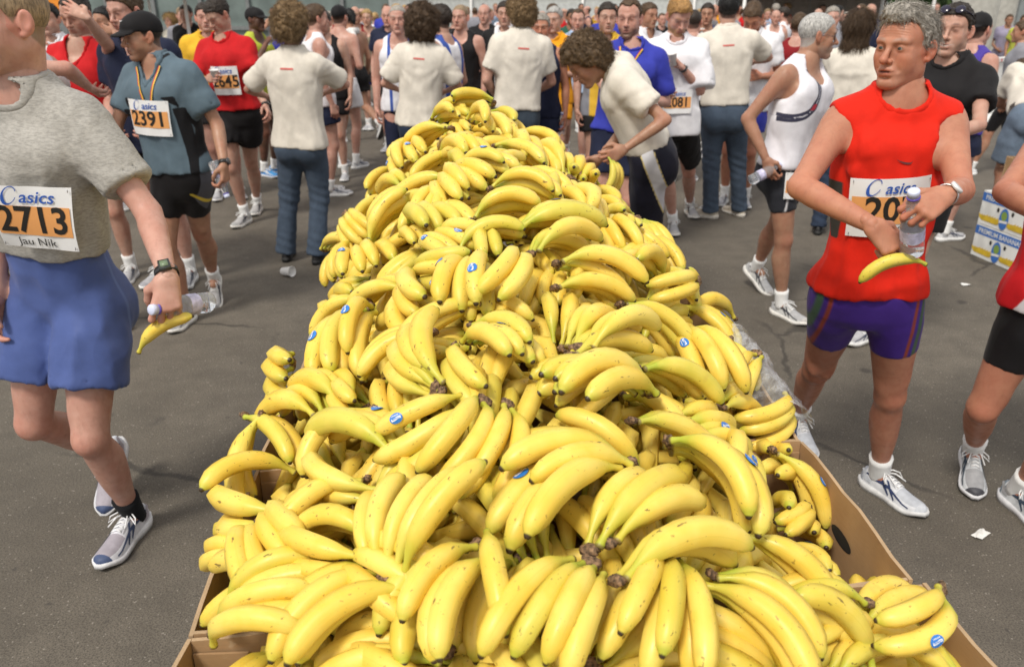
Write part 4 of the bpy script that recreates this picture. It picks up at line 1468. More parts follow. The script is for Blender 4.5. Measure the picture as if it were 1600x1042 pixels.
    if sl <= 0:
        for q, sg in (('r', 1), ('l', -1)):
            if sl < 0:      # wide sleeveless top
                A(ball(s.sh[q] + s.lats * sg * .105 * k - u * .02 * k, .100 * k))
                A(limb(s.sh[q] + (s.el[q] - s.sh[q]) * .25, s.el[q], [(0, .056 * k), (1, .05 * k)]))
            else:           # singlet
                A(ell(s.sh[q] + s.lats * sg * .045 * k - u * .020 * k, V3(.100, .115, .125) * k, (s.lats, s.fwds, u)))
    return F_
def outer_mask(s, V, N, arms=True):
    """1 on the outside of a hollow garment, 0 on its lining"""
    seg = [(s.pel, s.nb)]
    for q in 'rl': seg += [(s.sh[q], s.el[q]), (s.el[q], s.wr[q])] if arms else [(s.hip[q], s.kn[q]), (s.kn[q], s.an[q])]
    best, out = np.full(len(V), 9.0), np.ones(len(V))
    for i, (a, b) in enumerate(seg):
        d = b - a
        t = np.clip(((V - a) @ d) / np.dot(d, d), -.3 if i == 0 else 0, 1)
        v = V - a - t[:, None] * d
        r = np.linalg.norm(v, axis=1) - (.10 if i == 0 else .04)
        m = r < best
        best = np.where(m, r, best)
        out = np.where(m, ((v * N).sum(1) > 0), out)
    return out
def relax(V, F, n):
    for _ in range(n):
        A = np.zeros_like(V); c = np.zeros(len(V))
        for i in range(4):
            for j in (1, 3):
                np.add.at(A, F[:, i], V[F[:, (i + j) % 4]]); np.add.at(c, F[:, i], 1)
        V = V * .4 + .6 * A / np.maximum(c, 1)[:, None]
    return V
def folds(s, V, N, amp, seed, hem=-.15, k2=1.0):
    a, f, t = torso_coords(s, V)
    th = np.arctan2(a, f + 1e-6)
    Q = np.stack([np.cos(th) * 1.9, np.sin(th) * 1.9, t * .9], 1)
    n1 = vnoise(Q, 1.0, seed)
    n1 = 1 - np.abs(n1) * 2
    Q2 = np.stack([np.cos(th) * 3.4 + t * 2.0, np.sin(th) * 3.4 - t * 2.0, t * 1.6], 1)
    n2 = 1 - 2 * np.abs(vnoise(Q2, 1.0, seed + 3))
    n3 = vnoise(V, 12, seed + 5)
    low = np.clip(1 - smooth01(t, .62, .95), .25, 1)
    Q3 = np.stack([th * 1.3 + t * 1.5, t * 6.5, th * 0], 1)          # slack rolls above the hips
    roll = (1 - 2 * np.abs(vnoise(Q3, 1.0, seed + 8))) * np.exp(-((t - .10) / .16) ** 2)
    d = amp * (n1 * low * .9 + n2 * low * .5 + roll * .6)
    # drag lines running from the arm pits
    for q, sg in (('r', 1), ('l', -1)):
        v = V - (s.sh[q] - s.up * .10)
        r = np.linalg.norm(v, axis=1)
        al = np.arctan2(v @ s.up, -(v @ s.lats) * sg)
        w = np.exp(-(r / .20) ** 2)
        d += amp * .8 * w * (1 - 2 * np.abs(vnoise(np.stack([al * 3.2, r * 2, 0 * r], 1), 1.0, seed + 11)))
    return V + N * (np.clip(d, -amp * .7, amp * 1.8) * outer_mask(s, V, N))[:, None] * k2
def bottom_field(s, G, h):
    k = s.k
    kind = G['kind']
    ease = G.get('ease', {'shorts': .016, 'tights': .007, 'jeans': .013, 'track': .022, 'splits': .012}[kind])
    st = TIGHT.copy()
    waist = G.get('waist', .17)
    if s.P.get('top'): waist = min(waist, s.P['top'].get('hem', -.17) + .035)
    frac = G.get('frac', {'shorts': .50, 'tights': .50, 'jeans': 2, 'track': 2, 'splits': .28}[kind])
    flare = G.get('flare', {'shorts': .030, 'tights': .0, 'jeans': 0, 'track': 0, 'splits': .03}[kind]) * k
    bm = .4 + .6 * s.b
    prims = [(torso_fn(s, TORSO, ease, bm * (.96 if s.fem else 1)), 0)]
    for key, pr, kk in body_prims(s, ease):
        if key == 'butt': prims.append((pr, kk))
    bb = .5 + .5 * s.legb
    for q in 'rl':
        hp, kn, an = s.hip[q], s.kn[q], s.an[q]
        d = kn - hp
        if frac < 1.5:
            f = frac
            pr = limb(hp, hp + d * f, [(0, .080 * k * bb + ease), (.5, (.088 - .010 * f) * k * bb + ease + flare * .5), (1, (.088 - .038 * f) * k * bb + ease + flare)], bow=(s.fwdp, [0, 1], [0, .012 * k * min(1, f * 2)]))
            prims.append((cutp(pr, hp + d * f, d), .035 if kind != 'shorts' else .02))
        else:
            jw = G.get('leg', .060)
            e2 = kn + (an - kn) * G.get('len', 1.05)
            prims.append((limb(hp, kn, [(0, .088 * k * bb + ease), (.4, .082 * k * bb + ease), (1, .052 * k * bb + ease + .006)], bow=(s.fwdp, [0, .45, 1], [0, .012 * k, 0])), .04))
            bk = -s.fwdp
            prims.append((cutp(limb(kn, e2, [(0, .050 * k + ease + .006), (.35, .054 * k + ease), (.8, jw * k), (1, (jw + .004) * k)], bow=(bk, [0, .3, .7, 1], [0, .012 * k, .006, .008])), e2, an - kn), .03))
    lo = np.min([p[0][1] for p in prims], 0); hi = np.max([p[0][2] for p in prims], 0)
    F_ = Fld(lo, hi, h)
    for pr, kk in prims: F_.add(pr, kk)
    if kind == 'shorts':       # keep the two legs apart below the crotch
        km = (s.kn['r'] + s.kn['l']) / 2
        c0 = s.pel - s.up * .115 * k - s.fwdp * .0
        c1 = c0 + (km - c0) * .9
        for e in (-.21, -.14, -.07, 0, .07, .14, .21):
            F_.add(limb(c0 + s.fwdp * e - s.up * abs(e) * .1, c1 + s.fwdp * e, [(0, .004), (.3, .014), (1, .060)]), .012, 's')
    if h < .0125 and kind == 'shorts':
        x, y, z = F_.pts((slice(None),) * 3)
        near = None
        for q in 'rl':
            e = s.hip[q] + (s.kn[q] - s.hip[q]) * frac
            d_ = nrm(s.kn[q] - s.hip[q])
            ax = np.maximum(np.abs((x - e[0]) * d_[0] + (y - e[1]) * d_[1] + (z - e[2]) * d_[2]) - .030, np.sqrt((x - e[0]) ** 2 + (y - e[1]) ** 2 + (z - e[2]) ** 2) - .15)
            near = ax if near is None else np.minimum(near, ax)
        F_.D = np.maximum(F_.D, -np.maximum(F_.D + max(.009, 1.5 * h), near)).astype(np.float32)
    a, u, L = s.pel, s.up, s.Lsp
    F_.clip(lambda x, y, z: ((((x - a[0]) * u[0] + (y - a[1]) * u[1] + (z - a[2]) * u[2]) / L) - waist) * L * .9)
    return F_
def leg_folds(s, V, N, amp, seed, jeans=False):
    d = np.zeros(len(V))
    for q in 'rl':
        for (c0, w) in ((s.kn[q], .13), (s.an[q] + V3(0, 0, .06), .10)):
            v = V - c0
            g = np.exp(-(np.linalg.norm(v, axis=1) / w) ** 2)
            if jeans: d += amp * g * np.sin(v[:, 2] * 95 + v[:, 0] * 40 + seed)
    n = 1 - 2 * np.abs(vnoise(V * V3(1, 1, .55), 13, seed))
    n2 = vnoise(V, 24, seed + 2)
    return V + N * (np.maximum(d + amp * (.75 * n + .35 * n2), -amp * .6) * outer_mask(s, V, N, False))[:, None]

# ------------------------------------------------------------------ shoes
SU = [0, .03, .10, .20, .32, .45, .58, .70, .80, .89, .95, 1.0]
SW = [.012, .024, .0325, .0345, .0345, .0355, .0405, .0450, .0460, .0400, .0300, .008]
SZ = [.060, .082, .090, .090, .094, .090, .076, .063, .056, .049, .042, .032]
def spring(u): return .018 * smooth01(np.asarray(u, float), .70, 1.0) ** 1.4 + .004 * (1 - smooth01(np.asarray(u, float), 0, .12))
def sole_h(u): return np.interp(u, [0, .3, .7, 1], [.034, .032, .024, .016])
def shoe_pt(u, ph, off=0.0, L=.285):
    u = float(u)
    w, zt = np.interp(u, SU, SW) + off, np.interp(u, SU, SZ) + off + float(spring(u)) * .6
    zb = float(spring(u) + sole_h(u)) - .008
    a = math.pi * ph
    c, sn = math.cos(a), math.sin(a)
    y = -w * math.copysign(abs(c) ** .85, c) * (1 - .18 * sn)
    z = zb + (zt - zb) * abs(sn) ** .75
    return V3(u * L - off * (1 if u < .05 else 0) + off * (1 if u > .96 else 0), y, z)
def build_shoe(parent, s, q, sty, lod):
    k = s.k
    f, pitch = s.foot[q]
    r = math.radians(pitch)
    up = V3(0, 0, 1)
    fx = f * math.cos(r) + up * math.sin(r)
    fz = up * math.cos(r) - f * math.sin(r)
    fy = np.cross(fz, fx)
    o = s.an[q] - fx * .070 * k - fz * .085 * k
    sg = 1 if q == 'r' else -1
    ext = P_ = sty
    n = 14 if lod == 0 else 8 if lod == 1 else 6
    us = np.linspace(0, 1, 24 if lod == 0 else 13 if lod == 1 else 8)
    phs = np.linspace(0, 1, n + 1)
    def W(p): return o + (fx * p[0] + fy * p[1] + fz * p[2]) * k
    m = MB()
    vs = [W(shoe_pt(u, p)) for u in us for p in phs]
    fs, ms = [], []
    c = n + 1
    for i in range(len(us) - 1):
        for j in range(n):
            fs.append((i * c + j, (i + 1) * c + j, (i + 1) * c + j + 1, i * c + j + 1))
            uu, pp = (us[i] + us[i + 1]) / 2, (phs[j] + phs[j + 1]) / 2
            ms.append(1 if (.60 < uu < .93 and .18 < pp < .82) else 2 if (uu >= .93) else 3 if (uu < .10) else 0)
    fs += [tuple(range(c)), tuple((len(us) - 1) * c + j for j in range(c - 1, -1, -1))]
    ms += [0, 2]
    M_ = sty['mats']
    me = make_mesh('shoe', vs, fs, [M_['main'], M_['mesh'], M_['toe'], M_['heel']], True, ms)
    shoe = obj('shoe', me, parent)
    # sole
    sv, sf, sm_ = [], [], []
    for u in us:
        w = np.interp(u, SU, SW) + .0045 - .004 * math.exp(-((u - .42) / .12) ** 2)
        zb, hh = float(spring(u)), float(sole_h(u))
        x = u * .285 + (.006 if u > .97 else -.006 if u < .03 else 0)
        sv += [W((x, -w * .90, zb)), W((x, -w, zb + hh * .5)), W((x, -w * .97, zb + hh)), W((x, w * .97, zb + hh)), W((x, w, zb + hh * .5)), W((x, w * .90, zb))]
    for i in range(len(us) - 1):
        for j in range(6):
            a, b = i * 6 + j, i * 6 + (j + 1) % 6
            sf.append((a, b, b + 6, a + 6)); sm_.append(1 if j == 5 else 0)
    sf += [(5, 4, 3, 2, 1, 0), tuple((len(us) - 1) * 6 + j for j in range(6))]
    sm_ += [0, 0]
    obj('sole', make_mesh('sole', sv, sf, [M_['sole'], M_['out']], True, sm_), shoe)
    if lod <= 1:
        st = MB()
        def ribbon(path, w0, off, mi):
            pts = [np.array(p, float) for p in path]
            vs, nn = [], 8 if lod == 0 else 5
            P0 = []
            for i in range(nn + 1):
                t_ = i / nn * (len(pts) - 1); j = min(int(t_), len(pts) - 2); e = t_ - j
                P0.append(pts[j] * (1 - e) + pts[j + 1] * e)
            for i, p in enumerate(P0):
                d = P0[min(i + 1, nn)] - P0[max(i - 1, 0)]
                d = np.array([d[0], d[1] * .4]); d /= max(np.linalg.norm(d), 1e-6)
                pr = np.array([-d[1], d[0] * 2.5])
                w1 = w0 * (.55 + .45 * math.sin(math.pi * min(1, (i + .6) / (nn))))
                for e in (-1, 1):
                    q_ = p + pr * w1 * e
                    vs.append(W(shoe_pt(np.clip(q_[0], 0, 1), np.clip(q_[1], 0, 1), off)))
            st.add(vs, [(2 * i, 2 * i + 1, 2 * i + 3, 2 * i + 2) for i in range(nn)], mi)
        for sd in (0, 1):
            mir = lambda P0: [(u, p if sd == 0 else 1 - p) for u, p in P0]
            ribbon(mir([(.30, .33), (.42, .16), (.52, .06)]), .014, .0022, 0)
            ribbon(mir([(.42, .34), (.52, .18), (.62, .06)]), .014, .0022, 0)
            ribbon(mir([(.12, .22), (.30, .17), (.50, .20), (.66, .16), (.84, .10)]), .012, .0030, 0)
            ribbon(mir([(.04, .30), (.12, .12), (.22, .08)]), .02, .0026, 1)
            ribbon(mir([(.28, .38), (.46, .36), (.60, .34)]), .014, .0034, 2)
        st.build('side_stripes', [M_['trim'], M_['mesh'], M_['main']], shoe)
        lc = MB()
        for i in range(5):
            u = .36 + i * .052
            a, b = (.36, .64) if i % 2 else (.38, .62)
            lc.tube([W(shoe_pt(u, a, .003)), W(shoe_pt(u + .012, .5, .0065)), W(shoe_pt(u + .024, b, .003))], .0028 * k, 5)
            lc.tube([W(shoe_pt(u + .024, a, .003)), W(shoe_pt(u + .012, .5, .0060)), W(shoe_pt(u, b, .003))], .0028 * k, 5)
        for e in (-1, 1):
            b = shoe_pt(.335, .5, .006)
            lc.tube([W(b), W(b + V3(.012, e * .022, .012)), W(b + V3(.028, e * .045, .002)), W(b + V3(.040, e * .050, -.016)), W(b + V3(.026, e * .030, -.004)), W(b)], .0024 * k, 5)
            lc.tube([W(b), W(b + V3(.03, e * .018, .006)), W(b + V3(.07, e * .030, -.010))], .0022 * k, 5)
        lc.build('laces', [M_['lace']], shoe)
        tg = MB()
        tv = [W(shoe_pt(.30 + .02 * i, .5 + e * .10, .004 + .012 * (1 - i / 3) * (i < 3))) for i in range(5) for e in (-1, 0, 1)]
        tg.add(tv, [(i * 3 + j, (i + 1) * 3 + j, (i + 1) * 3 + j + 1, i * 3 + j + 1) for i in range(4) for j in range(2)])
        tg.build('tongue', [M_['tongue']], shoe)
    # sock
    if sty.get('sock') is not None:
        hgt = sty.get('sock_h', .09) * k
        v = nrm(s.kn[q] - s.an[q])
        pts, rr = [], []
        for i in range(6):
            e = -.03 * k + (hgt + .03 * k) * i / 5
            pts.append(s.an[q] + v * e - s.fwdp * (.002 if e > 0 else 0))
            rr.append((.0385 + .004 * (e / max(hgt, .01)) * (1 if e > 0 else 0) + (.0016 if i in (5,) else 0)) * k)
        MB().tube(pts, rr, 14 if lod < 2 else 8).build('sock', [sty['sock']], parent)
    return shoe
def shoe_style(main=(.60, .60, .61), mesh=(.40, .40, .42), toe=(.30, .30, .33), heel=None, trim=(.05, .06, .10), sole=(.75, .75, .74), sock=(.78, .78, .77), lace=(.8, .8, .8), sock_h=.09, tongue=None, key=''):
    g = lambda nm, c, r=.55: plain('shoe %s %.2f %.2f %.2f' % (nm, *c), c, r, var=.10, scale=40, bump=.25, bscale=500)
    return {'mats': {'main': g('leather', main), 'mesh': g('mesh', mesh, .7), 'toe': g('toe', toe), 'heel': g('heel', heel or main), 'trim': g('trim', trim), 'sole': g('midsole', sole, .6),
                     'out': g('outsole', (.03, .03, .03), .8), 'lace': g('lace', lace, .8), 'tongue': g('tongue', tongue or main, .8)},
            'sock': fabric('sock %.2f %.2f %.2f' % sock, sock, .9) if sock else None, 'sock_h': sock_h}

# ------------------------------------------------------------------ people
LOD = [dict(b=.0105, hd=.0030, hand=.0034, cl=.0082), dict(b=.0135, hd=.0058, hand=.0055, cl=.0120), dict(b=.020, hd=.0095, hand=.0080, cl=.018), dict(b=.028, hd=.0130, hand=.0110, cl=.026)]
def eye_mesh(gz, iris, r=.0128):
    m, n = 14, 20
    V, F = [], []
    for i in range(m + 1):
        p = math.pi * i / m
        for j in range(n):
            q = 2 * math.pi * j / n
            V.append((math.sin(p) * math.cos(q), math.cos(p), math.sin(p) * math.sin(q)))
    V = np.array(V)
    F = np.array([(i * n + j, i * n + (j + 1) % n, (i + 1) * n + (j + 1) % n, (i + 1) * n + j) for i in range(m) for j in range(n)])
    R = np.array(Vector((0, 1, 0)).rotation_difference(Vector(gz)).to_matrix())
    ang = np.arccos(np.clip(V[:, 1], -1, 1))
    c = np.where((ang < .22)[:, None], (.01, .01, .01), np.where((ang < .58)[:, None], iris, (.27, .235, .22)))
    return (V @ R.T) * r, F, c
EYE_M = None
def eye_material():
    global EYE_M
    if EYE_M is None:
        t = NT('eye')
        t.bs(Base_Color=t.attr('col'), Roughness=.12, Specular_IOR_Level=.6)
        EYE_M = t.m
    return EYE_M
def frame_of(x, z):
    x = nrm(x); z = nrm(z - x * np.dot(x, z)); y = np.cross(z, x)
    return np.array([x, y, z])
PEOPLE = []
def person(P):
    lod = P.get('lod', 1)
    R = LOD[lod]
    s = skeleton(P)
    s.P = P
    seed = P.get('seed', len(PEOPLE) * 7 + 1)
    k = s.k
    skin = np.array(SKINS[P.get('skin', 'fair')]) * P.get('skinv', 1.0)
    hairk = P.get('hairc', 'brown')
    hairc = HAIRC[hairk]
    # --- continuous body: trunk and limbs, then head and hands welded into the same mesh
    pr = body_prims(s)
    lo, hi = bounds(pr)
    F_ = Fld(lo, hi, R['b'])
    order = ['torso', 'trap', 'butt', 'pec', 'bust', 'neck', 'upper', 'fore', 'thigh', 'knee', 'shin']
    # limbs hang as separate fields so that a hand by a hip does not melt into it
    def grp(keys):
        for key, p, kk in pr:
            if key.split('_')[0] in keys: F_.add(p, kk)
    grp(('torso',)); grp(('trap', 'butt', 'pec', 'bust', 'neck'))
    for q in 'rl':
        for key, p, kk in pr:
            if key == 'upper_' + q: F_.add(p, kk)
    for q in 'rl':
        for key, p, kk in pr:
            if key == 'fore_' + q: F_.add(p, .014)
    for q in 'rl':
        for nm in ('thigh_', 'knee_', 'shin_'):
            for key, p, kk in pr:
                if key == nm + q: F_.add(p, min(kk, .03))
        ft = s.foot[q][0]
        F_.add(limb(s.an[q], s.an[q] + ft * .05 * k - V3(0, 0, .035) * k, [(0, .032 * k), (1, .026 * k)]), .01)
    V, Fc = F_.mesh(1)
    N = vnormals(V, Fc)
    cols = np.tile(skin, (len(V), 1))
    nz = vnoise(V, 9, seed) * .5 + .5
    cols *= (1 + .20 * (nz - .5))[:, None]
    redc = skin * V3(1.08, .70, .64)
    for q in 'rl':
        for c0, w in ((s.kn[q] + s.fwdp * .045, .05), (s.el[q], .045)):
            m = np.exp(-(np.linalg.norm(V - c0, axis=1) / w) ** 2)[:, None] * .30
            cols = cols * (1 - m) + redc * m
        if not s.fem and lod < 2:       # leg and forearm hair as darker skin speckle
            t = np.linalg.norm(V - (s.kn[q] + s.an[q]) / 2, axis=1)
            m = (np.exp(-(t / .20) ** 2) * (.14 + .10 * vnoise(V, 120, seed)))[:, None]
            cols = cols * (1 - m) + np.array([.09, .055, .035]) * m
    AV, AF, AC = [V], [Fc], [cols]
    nv = len(V)
    # head
    hk = s.hk
    to_l = lambda w: (s.hax @ (w - s.hc)) / hk
    HV, HF = head_local(R['hd'], P, k / hk, to_l(s.nb - s.up * .045 * k))
    HN = vnormals(HV, HF)
    P2 = dict(P); P2['eyes3d'] = lod == 0
    hc_ = head_colors(HV, HN, P2, skin, np.array(hairc))
    cap = P.get('cap')
    style = P.get('hair', 'short') if not cap else 'buzz'
    if style not in ('bald',):
        hlz = hairline(HV[:, 1], HV[:, 0], style)
        m = smooth01(HV[:, 2] - hlz, -.004, .006)
        if style == 'ring': m *= (1 - smooth01(HV[:, 2], .055, .075)) * (1 - smooth01(HV[:, 1], .0, .04))
        m *= (np.abs(HV[:, 0]) < .0775) * .9
        hc_ = hc_ * (1 - m[:, None]) + np.array(hairc) * .8 * m[:, None]
    W = s.hc + (HV * hk) @ s.hax
    AV.append(W); AF.append(HF + nv); AC.append(hc_); nv += len(W)
    # hands
    grips = {}
    for q, sg in (('r', 1), ('l', -1)):
        hp = P.get('hand_' + q, {})
        if hp is None: continue
        kw = {a: hp[a] for a in ('curl', 'spread', 'thumb', 'fingers') if a in hp}
        if 'curl' not in kw and 'fingers' not in kw: kw['curl'] = .38
        hv, hf = hand(R['hand'], **kw)
        hv, hf = hv.copy(), hf.copy()
        x = s.hd_dir[q]
        bn = hp.get('back')
        bn = s.lats * sg if bn is None else np.array(bn, float)
        if abs(np.dot(nrm(bn), x)) > .95: bn = s.fwds
        fr = frame_of(x, bn)
        if q == 'l':
            hv[:, 1] *= -1; hf = hf[:, ::-1]
        hs = k * (.93 if not s.fem else .84) * hp.get('scale', 1.0)
        W = s.wr[q] + (hv * hs) @ fr
        hcz = np.tile(skin, (len(W), 1)) * (1 + .12 * vnoise(W, 40, seed + 4))[:, None]
        tip = smooth01(hv[:, 0], .07, .13)[:, None] * .45
        hcz = hcz * (1 - tip) + redc * tip
        AV.append(W); AF.append(hf + nv); AC.append(hcz); nv += len(W)
        yy = fr[1] * (1 if q == 'r' else -1)
        grips[q] = dict(p=s.wr[q] + (fr[0] * .082 - fr[2] * .030) * hs, x=fr[0], y=yy, z=fr[2], w=s.wr[q], s=hs)
    V, Fc, cols = np.concatenate(AV), np.concatenate(AF), np.concatenate(AC)
    org = V3(s.pel[0], s.pel[1], 0)
    me = make_mesh('person', V - org, Fc, [SKIN_M], True, attrs={'col': cols})
    root = obj('person', me, None, tuple(org))
    tag(root, P['label'], 'person', P.get('group'))
    class Sub:      # children are built in world space, then moved under the person
        pass
    kids = []
    def child(name, V, F, mats, parent=None, **kw):
        o = obj(name, make_mesh(name, np.asarray(V) - org, F, mats, **kw), parent or root)
        return o
    holder = bpy.data.objects.new('holder', None)
    s.org = org; s.root = root; s.child = child; s.grips = grips; s.P = P; s.lod = lod
    # --- clothes
    tops = P.get('top')
    s.bvh = None
    if tops:
        Fd = top_field(s, tops, R['cl'])
        V, Fc = Fd.mesh(1)
        if len(V):
            N = vnormals(V, Fc)
            V = folds(s, V, N, tops.get('amp', .0075) * (1.35 if lod < 2 else 1.0), seed, tops.get('hem', -.15))
            at = {}
            if tops.get('pat'):
                a, f, t = torso_coords(s, V)
                arm = {q: np.linalg.norm(V - s.sh[q], axis=1) for q in 'rl'}
                for nm, fn in tops['pat'].items(): at[nm] = fn(a / k, f / k, t, V, s)
            V = relax(V, Fc, 3 if lod < 2 else 1)
            child(tops.get('name', 'shirt'), V, Fc, [tops['mat']], attrs=at)
            s.bvh = BVHTree.FromPolygons([tuple(v) for v in V], [tuple(q) for q in Fc])
            if s.collar is not None:
                V, Fc = s.collar.mesh(4)
                if len(V): child('collar', V, Fc, [tops.get('collar', tops['mat'])], attrs={nm: np.full(len(V), -1.0) for nm in at})
    bot = P.get('bottom')
    if bot:
        Fd = bottom_field(s, bot, R['cl'])
        V, Fc = Fd.mesh(1)
        if len(V):
            N = vnormals(V, Fc)
            V = leg_folds(s, V, N, bot.get('amp', {'shorts': .006, 'tights': .0012, 'jeans': .0045, 'track': .006, 'splits': .004}[bot['kind']]), seed + 9, bot['kind'] in ('jeans', 'track'))
            at = {}
            if bot.get('pat'):
                a, f, t = torso_coords(s, V)
                for nm, fn in bot['pat'].items(): at[nm] = fn(a / k, f / k, t, V, s)
            child({'tights': 'running_tights', 'jeans': 'jeans', 'track': 'track_trousers'}.get(bot['kind'], 'shorts'), V, Fc, [bot['mat']], attrs=at)
            s.bvh2 = BVHTree.FromPolygons([tuple(v) for v in V], [tuple(q) for q in Fc])
    # --- hair / cap
    if style != 'bald':
        hv, hf = hair_local(R['hd'] * 1.15, style, 1, seed, P)
        if cap and len(hv):
            pass
        ns = {0: 1.0, 1: .8, 2: .25}.get(lod, 0)
        fl = hf
        if len(hv):
            W = s.hc + (hv * hk) @ s.hax
            faces = hf
            if ns and not cap and style not in ('buzz',):
                cnt, L_, rd, cu = {'short': (2600, .018, .0007, 0), 'receding': (2200, .017, .0007, 0), 'ring': (1200, .015, .0007, 0), 'quiff': (3200, .032, .0009, 0), 'tuft': (2600, .024, .0008, 0),
                                   'curly': (4200, .040, .0011, .008), 'curls': (3600, .034, .0012, .008), 'long': (4000, .085, .0011, 0), 'pony': (1500, .03, .0008, 0)}[style]
                sv, sf = strands(hv, hf, int(cnt * ns), L_, rd * (1, 1.4, 3.0)[lod], seed, cu, (0, -.1, -1) if style == 'long' else None)
                W = np.concatenate([W, s.hc + (sv * hk) @ s.hax])
                faces = np.concatenate([faces, sf + len(hv)])
            child('hair', W, faces, [hair_mat(hairk)])
    if cap:
        h = R['hd'] * 1.1
        C = Fld((-.13, -.15, -.05), (.13, .26, .16), h)
        C.add(ell((0, -.018, .040), (.0845, .107, .092)))
        if not cap.get('back'): C.add(ell((0, .034, .046), (.074, .070, .066)), .02)
        sgn = -1 if cap.get('back') else 1
        x, y, z = C.pts((slice(None),) * 3)
        C.D = np.maximum(C.D, (.020 + .16 * sgn * (y + .02) - z) * .9 + 0 * x).astype(np.float32)
        bx = np.array([(1, 0, 0), nrm((0, 1, -.28)), nrm((0, .28, 1))])
        def brim(x, y, z):
            yy = y * sgn
            zc = .046 - .28 * (yy - .07) - 3.2 * x * x
            e = np.sqrt((x / .074) ** 2 + ((yy - .080) / .085) ** 2) - 1
            return np.maximum(e * .06, np.maximum(np.abs(z - zc) - (.0035 if h < .004 else .0062 if h < .008 else .010), .050 - yy + 0 * x))
        C.add((brim, np.array((-.1, -.2 if sgn < 0 else .03, -.03)), np.array((.1, .2 if sgn > 0 else -.03, .09))), .004)
        V, Fc = C.mesh(1)
        W = s.hc + (V * hk) @ s.hax
        capo = child('cap', W, Fc, [cap['mat']])
        s.capo = capo
        MB().lathe([(.001, .0), (.008, .001), (.008, .004), (.001, .006)], 8).build('button', [cap['mat']], capo).matrix_basis = Matrix.Translation(Vector(s.hc + (V3(0, -.018, .1305) * hk) @ s.hax - org))
    if lod == 0:
        gz = nrm(P.get('gaze', (0, 1, 0)))
        for sg in (-1, 1):
            V, Fc, c = eye_mesh(gz, P.get('iris', (.06, .10, .13)))
            W = s.hc + ((V + V3(sg * .032, .0735, .003)) * hk) @ s.hax
            child('eye', W, Fc, [eye_material()], attrs={'col': c})
    # --- shoes
    sh = P.get('shoes', SH_WHITE)
    if sh:
        for q in 'rl': build_shoe_local(s, q, sh, lod)
    PEOPLE.append(s)
    return s
def build_shoe_local(s, q, sty, lod):
    so = Sk(); so.k, so.foot, so.fwdp = s.k, s.foot, s.fwdp
    so.an = {a: v - s.org for a, v in s.an.items()}
    so.kn = {a: v - s.org for a, v in s.kn.items()}
    return build_shoe(s.root, so, q, sty, lod)
SH_WHITE = shoe_style()

